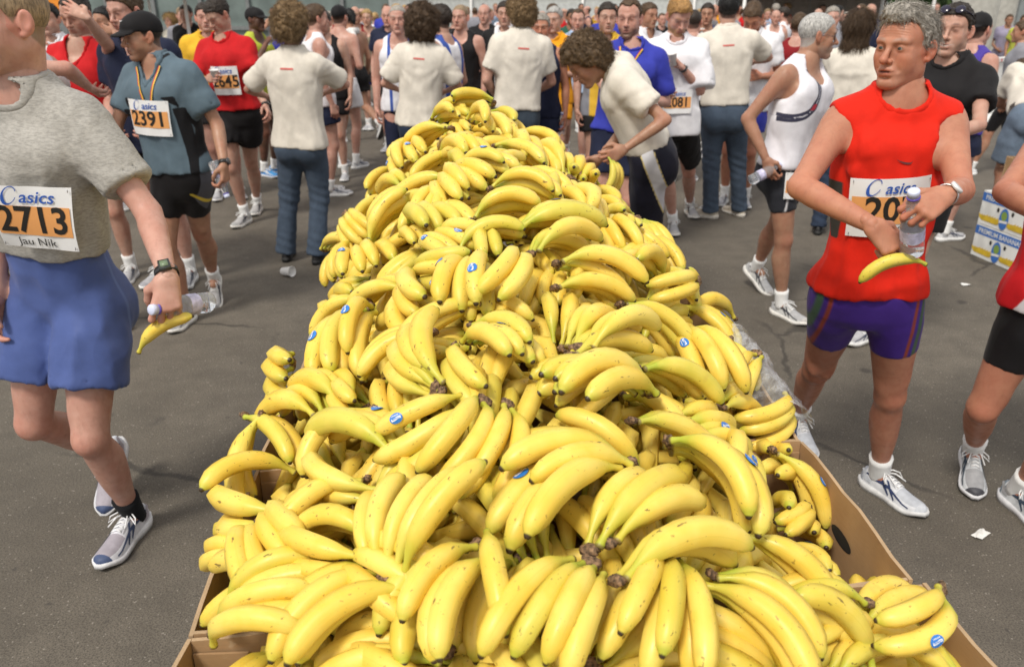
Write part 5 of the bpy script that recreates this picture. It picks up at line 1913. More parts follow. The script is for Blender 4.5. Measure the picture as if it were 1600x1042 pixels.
# ------------------------------------------------------------------ things worn
def surf(s, a, t, front=True, bvh=None):
    """point on the clothes at lateral offset a (m) and spine parameter t"""
    lat = s.latp * (1 - min(max(t, 0), 1)) + s.lats * min(max(t, 0), 1)
    lat = nrm(lat)
    f = np.cross(s.up, lat) * (1 if front else -1)
    o = s.pel + s.up * s.Lsp * t + lat * a
    h = (bvh or s.bvh).ray_cast(Vector(o + f * .6), Vector(-f), 1.2)
    if h[0] is None: return o + f * .12 * s.k, f
    return np.array(h[0]), f
PAPER = plain('race number paper', (.80, .80, .80), .6, var=.03)
ORANGE = plain('race number orange', (.78, .36, .12), .6, var=.03)
INK = plain('race number black', (.018, .016, .014), .5, var=.1)
BLUEINK = plain('race number blue', (.03, .10, .42), .5, var=.1)
def bib(s, num, cx, ct, w=.235, h=.185, tilt=0.0, name=None, dx=0.0, thigh=False, front=True, wid=None):
    """race number pinned to the clothes: paper, orange field, digits, brand line, name"""
    cl, fr = [], None
    nu, nvv = 7, 5
    ct0 = ct
    co, si = math.cos(math.radians(tilt)), math.sin(math.radians(tilt))
    def ab(u, v): return cx + (u * w * co - v * h * si), ct + (v * h * co + u * w * si) / s.Lsp
    pts, A = [], []
    bv = s.bvh2 if thigh else s.bvh
    for j in range(nvv):
        for i in range(nu):
            u, v = i / (nu - 1) - .5, j / (nvv - 1) - .5
            a, t = ab(u, v)
            p, f = surf(s, a, t, front, bv)
            pts.append(p); A.append((1, u, v, u * u, v * v, u * v))
    pts, A = np.array(pts), np.array(A)
    lat = nrm(s.lats); f = np.cross(s.up, lat) * (1 if front else -1)
    if not front: lat = -lat
    dep = pts @ f
    cfit, *_ = np.linalg.lstsq(A, dep, rcond=None)
    res = np.sort(dep - A @ cfit)[-1] + .008
    def S(u, v, o=0.0):
        a, t = ab(u, v)
        base = s.pel + s.up * s.Lsp * t + nrm(s.latp * (1 - t) + s.lats * t if 0 < t < 1 else s.lats) * a
        d = np.dot((1, u, v, u * u, v * v, u * v), cfit) + res + .002 + o
        return base + f * (d - np.dot(base, f))
    flip = 1
    mir = 1
    def sheet(u0, u1, v0, v1, o, mat, nm, par, nx=10, ny=5, th=.0006):
        vs = [S(u0 + (u1 - u0) * i / nx, v0 + (v1 - v0) * j / ny, o + (.0015 * math.sin(i * 1.3 + j) if nm == 'race_number' else 0) ) for j in range(ny + 1) for i in range(nx + 1)]
        fs = [(j * (nx + 1) + i, j * (nx + 1) + i + 1, (j + 1) * (nx + 1) + i + 1, (j + 1) * (nx + 1) + i) for j in range(ny) for i in range(nx)]
        return s.child(nm, vs, fs, [mat], par)
    # person's right is at -u seen from the front
    sx = -1 if front else 1
    paper = sheet(-.5, .5, -.5, .5, 0, PAPER, 'race_number', None)
    if s.lod <= 2:
        sheet(-.47, .47, -.27, .20, .0022, ORANGE, 'orange_field', paper)
        def put(txt, size, u0, v0, mat, nm, off=0.0, xs=1.0, shear=0.0, o=.0034):
            V, F = text_geo(txt, size, off, xs, shear)
            if not len(V): return
            W = [S(sx * (x / w + u0), y / h + v0, o) for x, y, _ in V]
            s.child(nm, W, F, [mat], paper, smooth=False)
        put(num, .108 * h / .185, 0, -.035, INK, 'digits', .0024, wid or .90 * w / .225)
        if s.lod <= 1:
            put('asics', .048 * h / .185, .08, .335, BLUEINK, 'brand_line', .0006, .95, .25)
            # the tilted swirl left of the brand line
            rv, rf = [], []
            n = 26
            for i in range(n + 1):
                q = .5 + 5.6 * i / n
                r = 1.0 + .10 * i / n
                thk = (.10 + .34 * math.exp(-((q - 3.7) / 1.0) ** 2))
                for e in (0, 1):
                    rr = r - e * thk
                    x, y = .017 * rr * math.cos(q), .026 * rr * math.sin(q)
                    if i > n - 5 and e == 0: pass
                    rv.append((x + .35 * y, y))
            for i in range(n): rf.append((2 * i, 2 * i + 1, 2 * i + 3, 2 * i + 2))
            kk = h / .185
            W = [S(sx * (x * kk / w - .235), y * kk / h + .36, .0034) for x, y in rv]
            s.child('brand_swirl', W, rf, [BLUEINK], paper, smooth=False)
            if name: put(name, .034 * h / .185, -.02, -.385, INK, 'name_line', 0.0)
            for u in (-.47, .47):
                for v in (-.45, .45):
                    c = S(u, v, .003)
                    MB().tube([c - s.up * .003 + f * .001 - s.org, c + s.up * .006 + f * .001 - s.org], .0012, 5).build('pin', [plain('pin steel', (.4, .4, .42), .3, 1.0)], paper)
    return paper
def ribbon_strip(s, pts, w, mats, name, off=.004, parent=None):
    """striped ribbon through (a,t) points on the front of the clothes"""
    P0 = []
    for i in range(len(pts) - 1):
        for j in range(5):
            e = j / 5
            P0.append((pts[i][0] * (1 - e) + pts[i + 1][0] * e, pts[i][1] * (1 - e) + pts[i + 1][1] * e))
    P0.append(pts[-1])
    q = []
    for a, t in P0:
        p, f = surf(s, a, t)
        q.append(p + f * off)
    q = np.array(q)
    for _ in range(2): q[1:-1] = q[1:-1] * .5 + .25 * (q[:-2] + q[2:])
    n = len(mats)
    vs, fs, ms = [], [], []
    for i in range(len(q)):
        d = nrm(q[min(i + 1, len(q) - 1)] - q[max(i - 1, 0)])
        sd = nrm(np.cross(d, s.fwds))
        for j in range(n + 1): vs.append(q[i] + sd * w * (j / n - .5) + s.fwds * .002)
    for i in range(len(q) - 1):
        for j in range(n):
            fs.append((i * (n + 1) + j, i * (n + 1) + j + 1, (i + 1) * (n + 1) + j + 1, (i + 1) * (n + 1) + j)); ms.append(j)
    return s.child(name, vs, fs, mats, parent, fmat=ms)
R_BLACK, R_YEL, R_RED = plain('ribbon black', (.02, .018, .016), .6), plain('ribbon yellow', (.75, .48, .05), .6), plain('ribbon red', (.50, .04, .03), .6)
MEDAL = plain('medal gold', (.55, .38, .14), .35, .9)
def medal(s, tlow, spread=.075, ttop=.97, a0=0.0, disc=True):
    for sg in (-1, 1):
        ribbon_strip(s, [(sg * spread, ttop), (sg * spread * .72 + a0 * .3, .88), (a0 + sg * .008, tlow)], .017, [R_BLACK, R_YEL, R_RED], 'medal_ribbon', .005)
    if disc:
        p, f = surf(s, a0, tlow - .03)
        m = MB().lathe([(.001, 0), (.024, 0), (.026, .002), (.026, .004), (.020, .0045), (.001, .005)], 20, c=p + f * .007 - s.org, ax=(s.lats, s.up, f) if np.dot(np.cross(s.lats, s.up), f) > 0 else (s.up, s.lats, f))
        m.build('medal', [MEDAL], s.root)
def watch(s, q, strap=(.015, .015, .016), face=(.05, .055, .05), metal=False, digital=True, at=.95):
    a, b = s.el[q], s.wr[q]
    d = nrm(b - a)
    p = a + (b - a) * at
    z = s.grips[q]['z'] if q in s.grips else s.lats
    fr = frame_of(d, z)
    M1 = plain('watch strap %.2f %d' % (strap[0], metal), strap, .35, 1.0 if metal else 0.0)
    M2 = plain('watch case %.2f' % face[0], face, .25, .3)
    c = p - s.org
    m = MB()
    pts = []
    n = 18
    R_ = .0272 * s.k
    vs, fs = [], []
    for i in range(n):
        g = 2 * math.pi * i / n
        rad = fr[1] * math.cos(g) + fr[2] * math.sin(g) * .92
        for (dx, rr) in ((-.010, R_), (-.010, R_ + .003), (.010, R_ + .003), (.010, R_)):
            vs.append(c + d * dx + rad * rr)
    for i in range(n):
        for j in range(4):
            fs.append((i * 4 + j, i * 4 + (j + 1) % 4, ((i + 1) % n) * 4 + (j + 1) % 4, ((i + 1) % n) * 4 + j))
    m.add(vs, fs)
    st = m.build('watch', [M1], s.root)
    k = MB()
    if digital:
        k.box(c + fr[2] * (R_ * .92 + .006), (.036, .032, .011), fr, taper=.88)
        k.box(c + fr[2] * (R_ * .92 + .0122), (.021, .020, .002), fr, 1)
    else: k.lathe([(.001, 0), (.019, 0), (.019, .008), (.016, .009), (.001, .009)], 18, c=c + fr[2] * R_ * .92, ax=(fr[1], -fr[0], fr[2]))
    k.build('dial', [M2, plain('watch lcd', (.16, .22, .13), .3)], st)

# ------------------------------------------------------------------ things held (all top-level)
def water_mats():
    t = NT('clear bottle plastic')
    t.bs(Base_Color=(.90, .93, .98), Roughness=.08, Transmission_Weight=.85, IOR=1.25, Specular_IOR_Level=.5)
    return t.m
CLEAR = water_mats()
B_LABEL = plain('bottle label', (.55, .53, .72), .4, var=.25, scale=60)
B_PURPLE = plain('bottle purple', (.12, .08, .42), .4)
B_CAP = plain('bottle cap', (.62, .66, .85), .4)
def bottle(p, axis, label, L=.20, r=.030, group='small water bottles held by runners', ref=None):
    ax = nrm(axis)
    x = nrm(np.cross(ax, V3(.3, 1, .2))); y = np.cross(ax, x)
    A = (x, y, ax)
    root = empty('water_bottle', tuple(p), label, 'bottle', group)
    m = MB().lathe([(r * .55, -.5 * L), (r * .95, -.49 * L), (r, -.46 * L), (r, -.30 * L), (r * .93, -.27 * L), (r, -.24 * L), (r, -.05 * L), (r * .92, 0.0), (r, .05 * L), (r * .95, .15 * L), (r * .62, .30 * L), (r * .42, .38 * L), (r * .40, .43 * L)], 16, ax=A)
    m.build('body', [CLEAR], root)
    MB().lathe([(r * 1.02, -.235 * L), (r * 1.02, -.055 * L)], 16, ax=A, cap=False).build('label', [B_LABEL], root)
    MB().lathe([(r * .5, .425 * L), (r * .5, .5 * L), (r * .42, .512 * L), (.001, .515 * L)], 14, ax=A).build('bottle_cap', [B_CAP], root)
    MB().lathe([(r * .46, .39 * L), (r * .55, .395 * L), (r * .55, .415 * L), (r * .46, .42 * L)], 12, ax=A).build('neck_ring', [B_PURPLE], root)
    return root
CUP_M = plain('white paper cup', (.78, .77, .75), .6, var=.04)
def cup(p, axis, label, group='paper cups', r=.034, L=.085):
    ax = nrm(axis); x = nrm(np.cross(ax, V3(.3, 1, .2))); y = np.cross(ax, x)
    root = empty('paper_cup', tuple(p), label, 'cup', group)
    MB().lathe([(r * .72, -L / 2), (r, L / 2), (r + .002, L / 2 + .001), (r + .002, L / 2 - .003), (r * .97, L / 2 - .004), (r * .70, -L / 2 + .004), (.001, -L / 2 + .004)], 16, ax=(x, y, ax)).build('cup_body', [CUP_M], root)
    return root
def held_banana(p, xdir, c, label, mesh=None, group=None):
    x = nrm(xdir); c = nrm(np.asarray(c) - x * np.dot(c, x)); w = np.cross(c, x)
    me = mesh or BM[0]
    o = obj('banana', me)
    o.matrix_world = mat44(x, w, c, np.asarray(p) - x * .095 - c * .03)
    return tag(o, label, 'banana', group)
# ------------------------------------------------------------------ the runners and helpers, nearest first
BEIGE = fabric('beige cotton', (.68, .63, .55), .85)
GREYM = fabric('heather grey cotton', (.43, .41, .375), .9, heather=.55)
NAVYS = fabric('blue running nylon', (.070, .105, .28), .55, sheen=.1, pat=[('p1', (.10, .15, .36), .002)])
RED_M = fabric('red running mesh', (.66, .020, .008), .75, bump=.4, weave=700, pat=[('gus', (.05, .045, .04), .002)])
PURPLE = fabric('purple tights', (.060, .025, .22), .42, sheen=.05, pat=[('s1', (.26, .05, .03), .004), ('s2', (.05, .10, .06), .004)])
WHITE = fabric('white running cloth', (.76, .75, .78), .8)
BLACK = fabric('black running cloth', (.014, .013, .014), .7)
BLACKT = fabric('black tights', (.012, .011, .012), .42, sheen=.05, pat=[('p1', (.085, .085, .10), .003), ('p2', (.62, .46, .06), .002)])
BLACKP = fabric('plain black tights', (.012, .011, .012), .42, sheen=.05)
JEANS = fabric('blue denim', (.070, .096, .138), .85, heather=.35, weave=500)
JEANSD = fabric('dark blue denim', (.035, .050, .085), .85, heather=.35, weave=500)
STEEL = fabric('steel blue running cloth', (.105, .150, .185), .7, pat=[('p1', (.012, .012, .014), .002)])
REDC = fabric('plain red cotton', (.50, .015, .018), .8)
ROYAL = fabric('royal blue cloth', (.040, .050, .36), .7)
NAVY = fabric('navy cloth', (.016, .020, .045), .7)
YELLOW = fabric('yellow cloth', (.72, .42, .035), .8)
ORANGEC = fabric('orange cloth', (.78, .33, .015), .8)
SKY = fabric('light blue cloth', (.38, .50, .68), .8)
GREYC = fabric('grey cloth', (.25, .25, .28), .8)
MAROON = fabric('dark red cloth', (.22, .012, .016), .7)
GREEN = fabric('dark green cloth', (.03, .10, .07), .8)
TRACK = fabric('navy track trousers', (.012, .012, .022), .6, pat=[('p1', (.55, .55, .58), .003), ('p2', (.62, .50, .22), .002)])
KHAKI = fabric('pale denim shorts', (.16, .21, .28), .85, heather=.35)
TANKW = fabric('white singlet with dark print', (.76, .75, .80), .7, pat=[('p1', (.050, .050, .085), .002), ('p2', (.60, .60, .66), .0015), ('p3', (.45, .04, .06), .0015)])
TANKB = fabric('white singlet with blue band', (.76, .76, .80), .7, pat=[('p1', (.05, .10, .38), .002)])
VESTO = fabric('white and black vest with orange band', (.76, .75, .77), .7, pat=[('p1', (.014, .013, .014), .003), ('p2', (.70, .13, .02), .002)])
REDW = fabric('red and white singlet', (.58, .015, .02), .7, pat=[('p1', (.74, .72, .73), .003)])
YGREY = fabric('yellow tee with grey sleeves', (.72, .44, .05), .8, pat=[('p1', (.25, .26, .30), .004)])
def tee(mat, **k):
    return dict(dict(name='t_shirt', mat=mat, sleeve=.62, fit=.8, hem=-.12), **k)
def tank(mat, **k):
    return dict(dict(name='singlet', mat=mat, sleeve=0, fit=.45, hem=-.08, neck='scoop'), **k)
def shorts(mat, **k): return dict(dict(kind='shorts', mat=mat), **k)
def tights(mat, **k): return dict(dict(kind='tights', mat=mat), **k)
def jeans(mat=None, **k): return dict(dict(kind='jeans', mat=mat or JEANS), **k)

# --- man in the red sleeveless top
def side_gus(a, f, t, V, s): return np.minimum(np.abs(a) - .135, np.minimum(.05 - np.abs(f - .01), np.minimum(.60 - t, t - .30)) * .5)
SH_RED = shoe_style((.60, .61, .64), (.44, .46, .50), (.50, .52, .56), (.35, .37, .42), (.02, .035, .10), (.66, .66, .66), tongue=(.10, .35, .75))
red = person(dict(label='man in a bright red sleeveless top and purple tights, banana and bottle in his hands', lod=0, h=1.80, build=.76, armb=1.02, legb=.98, headk=.90, shw=.178, d=2.52, yaw=186, skin='ruddy', hair='quiff', hairc='grey',
    pel=(1357, 452), nb=(1405, 152), hc=(1413, 78), head=(234, 0, 0), lean=0, hlean=-.01, gaze=(.16, 1, -.04), iris=(.045, .05, .045), lean_face=1, mouth=.2, squint=1.5, jaw=1.05, nose=1.15, stubble=.25, browa=.45, ruddy=1,
    arm_r=((1250, 292), -1, (1362, 352), -1, (1400, 388), 1), arm_l=((1500, 298), -1, (1478, 305), -1, (1436, 330), -1),
    leg_l=dict(an=(1374, 738), fy=152), leg_r=dict(an=(1247, 648), fy=178, pitch=-12, z=.12),
    hand_r=dict(fingers=[.30, .75, .8, .8], thumb=.6, back=(-.25, -.75, .6)), hand_l=dict(curl=.78, thumb=.8, back=(.3, -.6, .7)),
    top=dict(name='sleeveless_top', mat=RED_M, sleeve=-1, fit=.0, ease=.011, hem=-.01, neck='crew', amp=.011, pat={'gus': side_gus}), shoes=SH_RED,
    bottom=tights(PURPLE, frac=.50, pat={'s1': lambda a, f, t, V, s: .006 - np.abs(np.abs(a) - .135), 's2': lambda a, f, t, V, s: .008 - np.abs(np.abs(a) - .162)})))
bib(red, '207', .022, .50, w=.225, h=.185, tilt=-4, name='          nt David')
watch(red, 'l', (.55, .55, .56), (.7, .7, .7), True, False)

# --- man in grey tee and blue shorts, number 2713
SH_BLUE = shoe_style((.62, .62, .66), (.34, .31, .35), (.05, .075, .16), (.62, .64, .70), (.035, .055, .12), (.70, .70, .72), sock=(.012, .012, .014), sock_h=.085, lace=(.82, .82, .84), tongue=(.62, .62, .66))
m27 = person(dict(label='large man in a heather grey t-shirt and blue shorts wearing number 2713', lod=0, h=1.87, build=.84, armb=.98, legb=.98, d=2.42, yaw=190, skin='pink', hair='buzz', hairc='sandy', shw=.166,
    pel=(106, 462), nb=(28, 120), hc=(6, 34), head=(216, -2, 0), lean=-.08, hlean=-.03, headk=1.0, gaze=(0, 1, 0), stubble=.35, nose=1.0,
    arm_l=((232, 332), -1, (262, 432), -1, (258, 500), -1), arm_r='hang',
    leg_l=dict(an=(207, 800), fy=187), leg_r=dict(an=(170, 706), z=.20, pitch=-42, fy=178),
    hand_l=dict(fingers=[.55, .8, .85, .85], thumb=.75, back=(.35, -.85, .2)), hand_r=dict(curl=.4),
    top=tee(GREYM, sleeve=.70, fit=.15, ease=.021, hem=.27, amp=.007, flare=.010), bottom=shorts(NAVYS, frac=.60, waist=.40, flare=.036, ease=.010, amp=.009, pat={'p1': lambda a, f, t, V, s: .006 - np.abs(f + .02) + 0 * a}), shoes=SH_BLUE))
bib(m27, '2713', -.092, .52, w=.205, h=.190, tilt=2, name='Jau Nik')
watch(m27, 'l')

# --- man in the black cap, number 2391
def steel_pat(a, f, t, V, s):
    side = np.minimum(np.minimum(np.abs(a) - .145 + .02 * t, .62 - t), .185 - np.abs(a))
    wedge = np.minimum(.30 * (np.abs(a) - .075) - np.abs(t - .72 + (np.abs(a) - .07) * .5) * .57, np.minimum(np.abs(a) - .06, .16 - np.abs(a)))
    return np.maximum(np.maximum(side, np.where(f > 0, wedge, -1)), np.where((f > .0) & (t > .86), .012 - np.abs(np.abs(a) * 1.05 - (t - .895) * .60), -1))
SH_W2 = shoe_style((.58, .57, .55), (.40, .39, .39), (.34, .34, .34), (.4, .4, .42), (.04, .04, .06), (.72, .70, .66))
m23 = person(dict(label='man in a black cap and steel blue t-shirt with medal and race number 2391', lod=1, h=1.75, d=4.5, yaw=196, skin='tan', hair='short', hairc='dark',
    pel=(282, None), nb=(244, 92), hc=(222, 58), head=(226, -6, 0), hlean=-.02, stubble=.7, nose=1.1, lean_face=1,
    arm_l=((340, 196), -1, (350, 258), -1, (352, 292), -1), arm_r=((175, 215), 1, (184, 285), -1),
    leg_r=dict(an=(292, 483), fy=188), leg_l=dict(an=(334, 434), z=.16, pitch=-38, fy=170),
    hand_l=dict(curl=.6, thumb=.7), cap=dict(mat=fabric('black cap cloth', (.013, .012, .013), .7)), browa=1,
    top=tee(STEEL, sleeve=.70, fit=.50, hem=.03, neck='v', pat={'p1': steel_pat}), shoes=SH_W2,
    bottom=tights(BLACKT, frac=.56, ease=.010, pat={'p1': lambda a, f, t, V, s: np.minimum(a * -1 - .10, .05 - np.abs(f)), 'p2': lambda a, f, t, V, s: np.minimum(.010 - np.abs(-a - .13 + .3 * (t + .25)), -.15 - t)})))
bib(m23, '2391', .0, .55, w=.235, h=.185, tilt=5)
medal(m23, .61, .075, .97, -.02)
watch(m23, 'l', (.02, .02, .02), (.06, .06, .065), False, False)

# --- grey haired man in white singlet
SH_K = shoe_style((.56, .56, .55), (.38, .38, .39), (.46, .44, .42), (.5, .5, .5), (.05, .05, .06), (.74, .72, .68))
def tankk(a, f, t, V, s):
    c = np.hypot((a - .20) * 1.0, (t - .78) * .57)
    return np.minimum(np.minimum(.022 - np.abs(c - .155), (f > -.02) - .5), np.minimum(t - .33, .95 - t))
tk = person(dict(label='grey haired man with glasses in a white singlet with dark curved print, walking right', lod=1, h=1.76, d=4.7, yaw=138, skin='tan', hair='buzz', hairc='silver',
    pel=(1228, None), nb=(1258, 98), hc=(1278, 56), head=(96, -4, 0), stubble=.5, nose=1.15, moustache=True, lean_face=1, mouth=.3,
    arm_r=((1164, 190), -1, (1202, 260), -1, (1210, 292), -1), arm_l='bent',
    leg_r=dict(an=(1221, 474), fy=150), leg_l=dict(an=(1182, 418), z=.15, pitch=-30, fy=145), hand_r=dict(curl=.55, thumb=.7),
    top=tank(TANKW, fit=.5, hem=.02, pat={'p1': tankk, 'p2': lambda a, f, t, V, s: np.minimum(.0045 - np.abs(np.hypot(a - .20, (t - .78) * .57) - .155), np.minimum(t - .36, .9 - t)), 'p3': lambda a, f, t, V, s: np.minimum(.012 - np.abs(np.hypot(a - .20, (t - .78) * .57) - .155), .03 - np.abs(t - .62))}),
    bottom=tights(fabric('charcoal tights', (.032, .034, .042), .5, pat=[('p1', (.6, .6, .62), .002)]), frac=.58, ease=.011, pat={'p1': lambda a, f, t, V, s: .005 - np.abs(np.abs(a) - .115)}), shoes=SH_K))
bib(tk, '1103', .075, -.13, w=.15, h=.15, thigh=True)
gl = MB()
for sg in (-1, 1):
    pts = [tk.hc + (V3(sg * (.033 + .021 * math.cos(q)), .094 - .012 * abs(math.cos(q)), .000 + .015 * math.sin(q)) * tk.hk) @ tk.hax - tk.org for q in np.linspace(0, 2 * math.pi, 17)]
    gl.tube(pts, .0013, 5, cap=False)
    gl.tube([tk.hc + (V3(*p) * tk.hk) @ tk.hax - tk.org for p in ((sg * .054, .084, .004), (sg * .076, .03, .008), (sg * .079, -.012, .004))], .0014, 5)
gl.tube([tk.hc + (V3(*p) * tk.hk) @ tk.hax - tk.org for p in ((-.013, .098, .003), (0, .104, .006), (.013, .098, .003))], .0013, 5)
gl.build('glasses', [plain('glasses wire', (.12, .12, .14), .3, .8)], tk.root)

# --- smiling man in black
smi = person(dict(label='smiling man in a plain black t-shirt with sunglasses pushed up on his head', lod=1, h=1.80, build=.86, d=4.15, yaw=238, skin='fair', hair='short', hairc='dark',
    pel=(1434, None), nb=(1488, 96), hc=(1489, 54), head=(222, 2, 0), smile=1, mouth=.25, stubble=.4, nose=1.1, squint=1,
    arm_l=((1530, 196), -1, (1478, 214), -1), arm_r='hang', top=tee(BLACK, sleeve=.55, fit=.35), bottom=shorts(BLACK)))
sgm = MB()
for sg in (-1, 1):
    sgm.lathe([(.001, 0), (.021, 0), (.023, .002), (.021, .004), (.001, .005)], 14, c=smi.hc + (V3(sg * .034, .078, .098) * smi.hk) @ smi.hax - smi.org, ax=(smi.hax[0], nrm(smi.hax[2] * .8 - smi.hax[1] * .6), nrm(smi.hax[1] * .8 + smi.hax[2] * .6)))
    sgm.tube([smi.hc + (V3(*p) * smi.hk) @ smi.hax - smi.org for p in ((sg * .056, .074, .094), (sg * .079, .02, .075), (sg * .083, -.03, .055))], .0028, 5)
sgm.tube([smi.hc + (V3(*p) * smi.hk) @ smi.hax - smi.org for p in ((-.014, .086, .098), (0, .090, .101), (.014, .086, .098))], .0022, 5)
sgm.build('sunglasses', [plain('sunglasses dark', (.015, .012, .03), .15)], smi.root)

# --- bending youth
youth = person(dict(label='curly haired youth in a beige t-shirt and navy track trousers bending over the bananas', lod=1, h=1.76, d=4.45, yaw=276, skin='tan', hair='curls', hairc='mid',
    build=.86, pel=(1016, 244), nb=(964, 104), hc=(916, 96), head=(262, -42, 0), lean=-.04, hlean=-.03, stubble=.1,
    arm_l=((1040, 188), -1, (975, 234), -1, (952, 246), -1), arm_r=((985, 205), 1, (936, 248), -1, (918, 262), 1),
    leg_l=dict(an=(1022, 470), fy=276), leg_r=dict(an=(1016, 452), fy=280), hand_l=dict(curl=.55), hand_r=dict(curl=.4),
    top=tee(BEIGE, sleeve=.66, fit=.85, hem=.12, amp=.008), bottom=dict(kind='track', mat=TRACK, waist=.20, leg=.078, pat={'p1': lambda a, f, t, V, s: np.minimum(.034 - np.abs(f - .0 + .06 * (t < -.2) * 0), -a - .05), 'p2': lambda a, f, t, V, s: np.minimum(.004 - np.abs(np.abs(f) - .036), -a - .05)})))
# --- beige helpers with their backs to us
BOOT = shoe_style((.012, .011, .012), (.012, .011, .012), (.012, .011, .012), None, (.02, .02, .02), (.015, .015, .015), sock=None, lace=(.02, .02, .02))
TRAIN = shoe_style((.55, .48, .38), (.50, .44, .36), (.5, .44, .36), None, (.35, .30, .24), (.60, .56, .50), sock=None)
hw = person(dict(label='woman with frizzy light brown hair, beige t-shirt and flared jeans, back to the camera', lod=1, fem=True, h=1.72, d=5.75, yaw=8, skin='fair', hair='curly', hairc='light', shw=.172,
    pel=(470, None), nb=(456, 62), hc=(453, 24), arm_l=((388, 140), 1, (420, 152), 1), arm_r=((540, 132), 1, (506, 146), 1),
    leg_l=dict(an=(447, 390), fy=-6), leg_r=dict(an=(496, 394), fy=10), top=tee(BEIGE, sleeve=.80, fit=1.0, hem=-.06, flare=.018, amp=.008), bottom=jeans(JEANS, leg=.075), shoes=BOOT))
hc = person(dict(label='helper with bushy dark brown curls, beige t-shirt and dark jeans, back turned', lod=1, fem=True, h=1.72, d=6.8, yaw=4, skin='fair', hair='curly', hairc='brown', shw=.168,
    pel=(656, None), nb=(660, 58), arm_l=((600, 131), 1, (626, 142), 1), arm_r=((718, 136), 1, (693, 144), 1), headk=1.08,
    top=tee(BEIGE, sleeve=.82, fit=1.0, hem=-.06, flare=.018, amp=.008), bottom=jeans(JEANSD), shoes=BOOT))
hm = person(dict(label='wavy haired helper in a beige t-shirt and belted grey jeans, back turned', lod=1, h=1.82, d=6.75, yaw=350, skin='fair', hair='curls', hairc='light',
    pel=(806, None), nb=(815, 50), arm_l=((760, 126), 1, (775, 150), 1), arm_r=((862, 128), 1, (840, 142), 1), head=(340, -5, 0),
    top=tee(BEIGE, sleeve=.72, fit=.85, hem=.09, amp=.007), bottom=jeans(fabric('grey blue denim', (.045, .060, .080), .85, heather=.35), waist=.21), shoes=BOOT))
hj = person(dict(label='black haired helper in a beige t-shirt, blue jeans and tan trainers, back turned', lod=1, h=1.84, d=6.9, yaw=8, skin='fair', hair='short', hairc='black', build=1.05,
    pel=(1132, None), nb=(1137, 30), arm_l=((1088, 112), 1, (1105, 125), 1), arm_r=((1200, 90), 1, (1178, 96), 1), leg_l=dict(an=(1110, 326), fy=-62), leg_r=dict(an=(1155, 323), fy=-22),
    top=tee(BEIGE, sleeve=.76, fit=.8, hem=.10, flare=.016, amp=.008), bottom=jeans(JEANS, waist=.20, leg=.066), shoes=TRAIN))
hl = person(dict(label='helper with long straight brown hair in a beige t-shirt, carrying bananas', lod=1, fem=True, h=1.74, d=6.5, yaw=30, skin='fair', hair='long', hairc='brown',
    pel=(1322, None), nb=(1336, 78), arm_l=((1288, 135), 1, (1302, 120), 1), arm_r='bent', top=tee(BEIGE, sleeve=.72, fit=.9, hem=-.05, amp=.009), bottom=jeans(JEANSD), shoes=BOOT))
he = person(dict(label='helper in a beige t-shirt, brown belt and pale denim shorts, far right', lod=1, h=1.78, d=6.5, yaw=12, skin='tan', hair='short', hairc='brown',
    pel=(1614, None), nb=(1618, 128), lean=.30, hc=(1598, 118), hlean=.13, head=(355, -60, 0), arm_l=((1562, 162), 1, (1590, 175), 1), arm_r='bent', leg_l='stand', leg_r='stand', top=tee(BEIGE, sleeve=.70, fit=.9, hem=.13), bottom=shorts(KHAKI, frac=.80, waist=.22, ease=.02)))
bl = MB()
rb = []
for i in range(20):
    q = 2 * math.pi * i / 20
    rb.append(he.pel + he.up * he.Lsp * .175 + he.latp * .188 * math.cos(q) + he.fwdp * .140 * math.sin(q) - he.org)
vs = [p + he.up * e for p in rb for e in (-.018, .018)]
bl.add(vs, [(2 * i, (2 * i + 2) % 40, (2 * i + 3) % 40, 2 * i + 1) for i in range(20)])
bl.build('belt', [plain('brown belt', (.045, .028, .018), .5)], he.root)

# --- runner cut by the right edge
SH_O = shoe_style((.55, .57, .59), (.30, .30, .31), (.05, .05, .06), (.18, .22, .26), (.03, .05, .08), (.66, .66, .68))
ro = person(dict(label='runner in red and white singlet and black tights, cut by the right edge', lod=0, h=1.80, d=2.55, yaw=205, skin='ruddy', hair='short', hairc='brown',
    pel=(1668, 470), lean=0, arm_r=((1572, 300), -1, (1650, 345), -1), arm_l='bent', hand_r=dict(curl=.6),
    leg_r=dict(an=(1521, 700), z=.13, pitch=-14, fy=200, out=.35), leg_l=dict(an=(1592, 762), fy=172),
    top=tank(REDW, hem=-.06, pat={'p1': lambda a, f, t, V, s: .03 - np.abs(a - .12 + .25 * t)}), bottom=tights(BLACKP, frac=.60), shoes=SH_O))

# --- man in red tee, number 2645
m26 = person(dict(label='dark haired man in a red t-shirt numbered 2645 looking down, cup in hand', lod=1, h=1.82, d=6.85, yaw=190, skin='fair', hair='short', hairc='dark',
    pel=(372, None), nb=(350, 60), hc=(340, 24), head=(212, -32, 0), hlean=-.04, stubble=.4, arm_r=((306, 132), -1, (325, 124), -1), arm_l=((398, 128), -1, (415, 166), -1),
    leg_l=dict(an=(402, 316), fy=176), leg_r=dict(an=(383, 334), fy=192), hand_r=dict(curl=.6), top=tee(REDC, sleeve=.66, fit=.7, hem=.06), bottom=shorts(BLACK, frac=.52), shoes=SH_W2))
bib(m26, '2645', -.03, .47, w=.22, h=.22, tilt=2)
watch(m26, 'l', (.02, .02, .02), (.05, .05, .05), False, False)
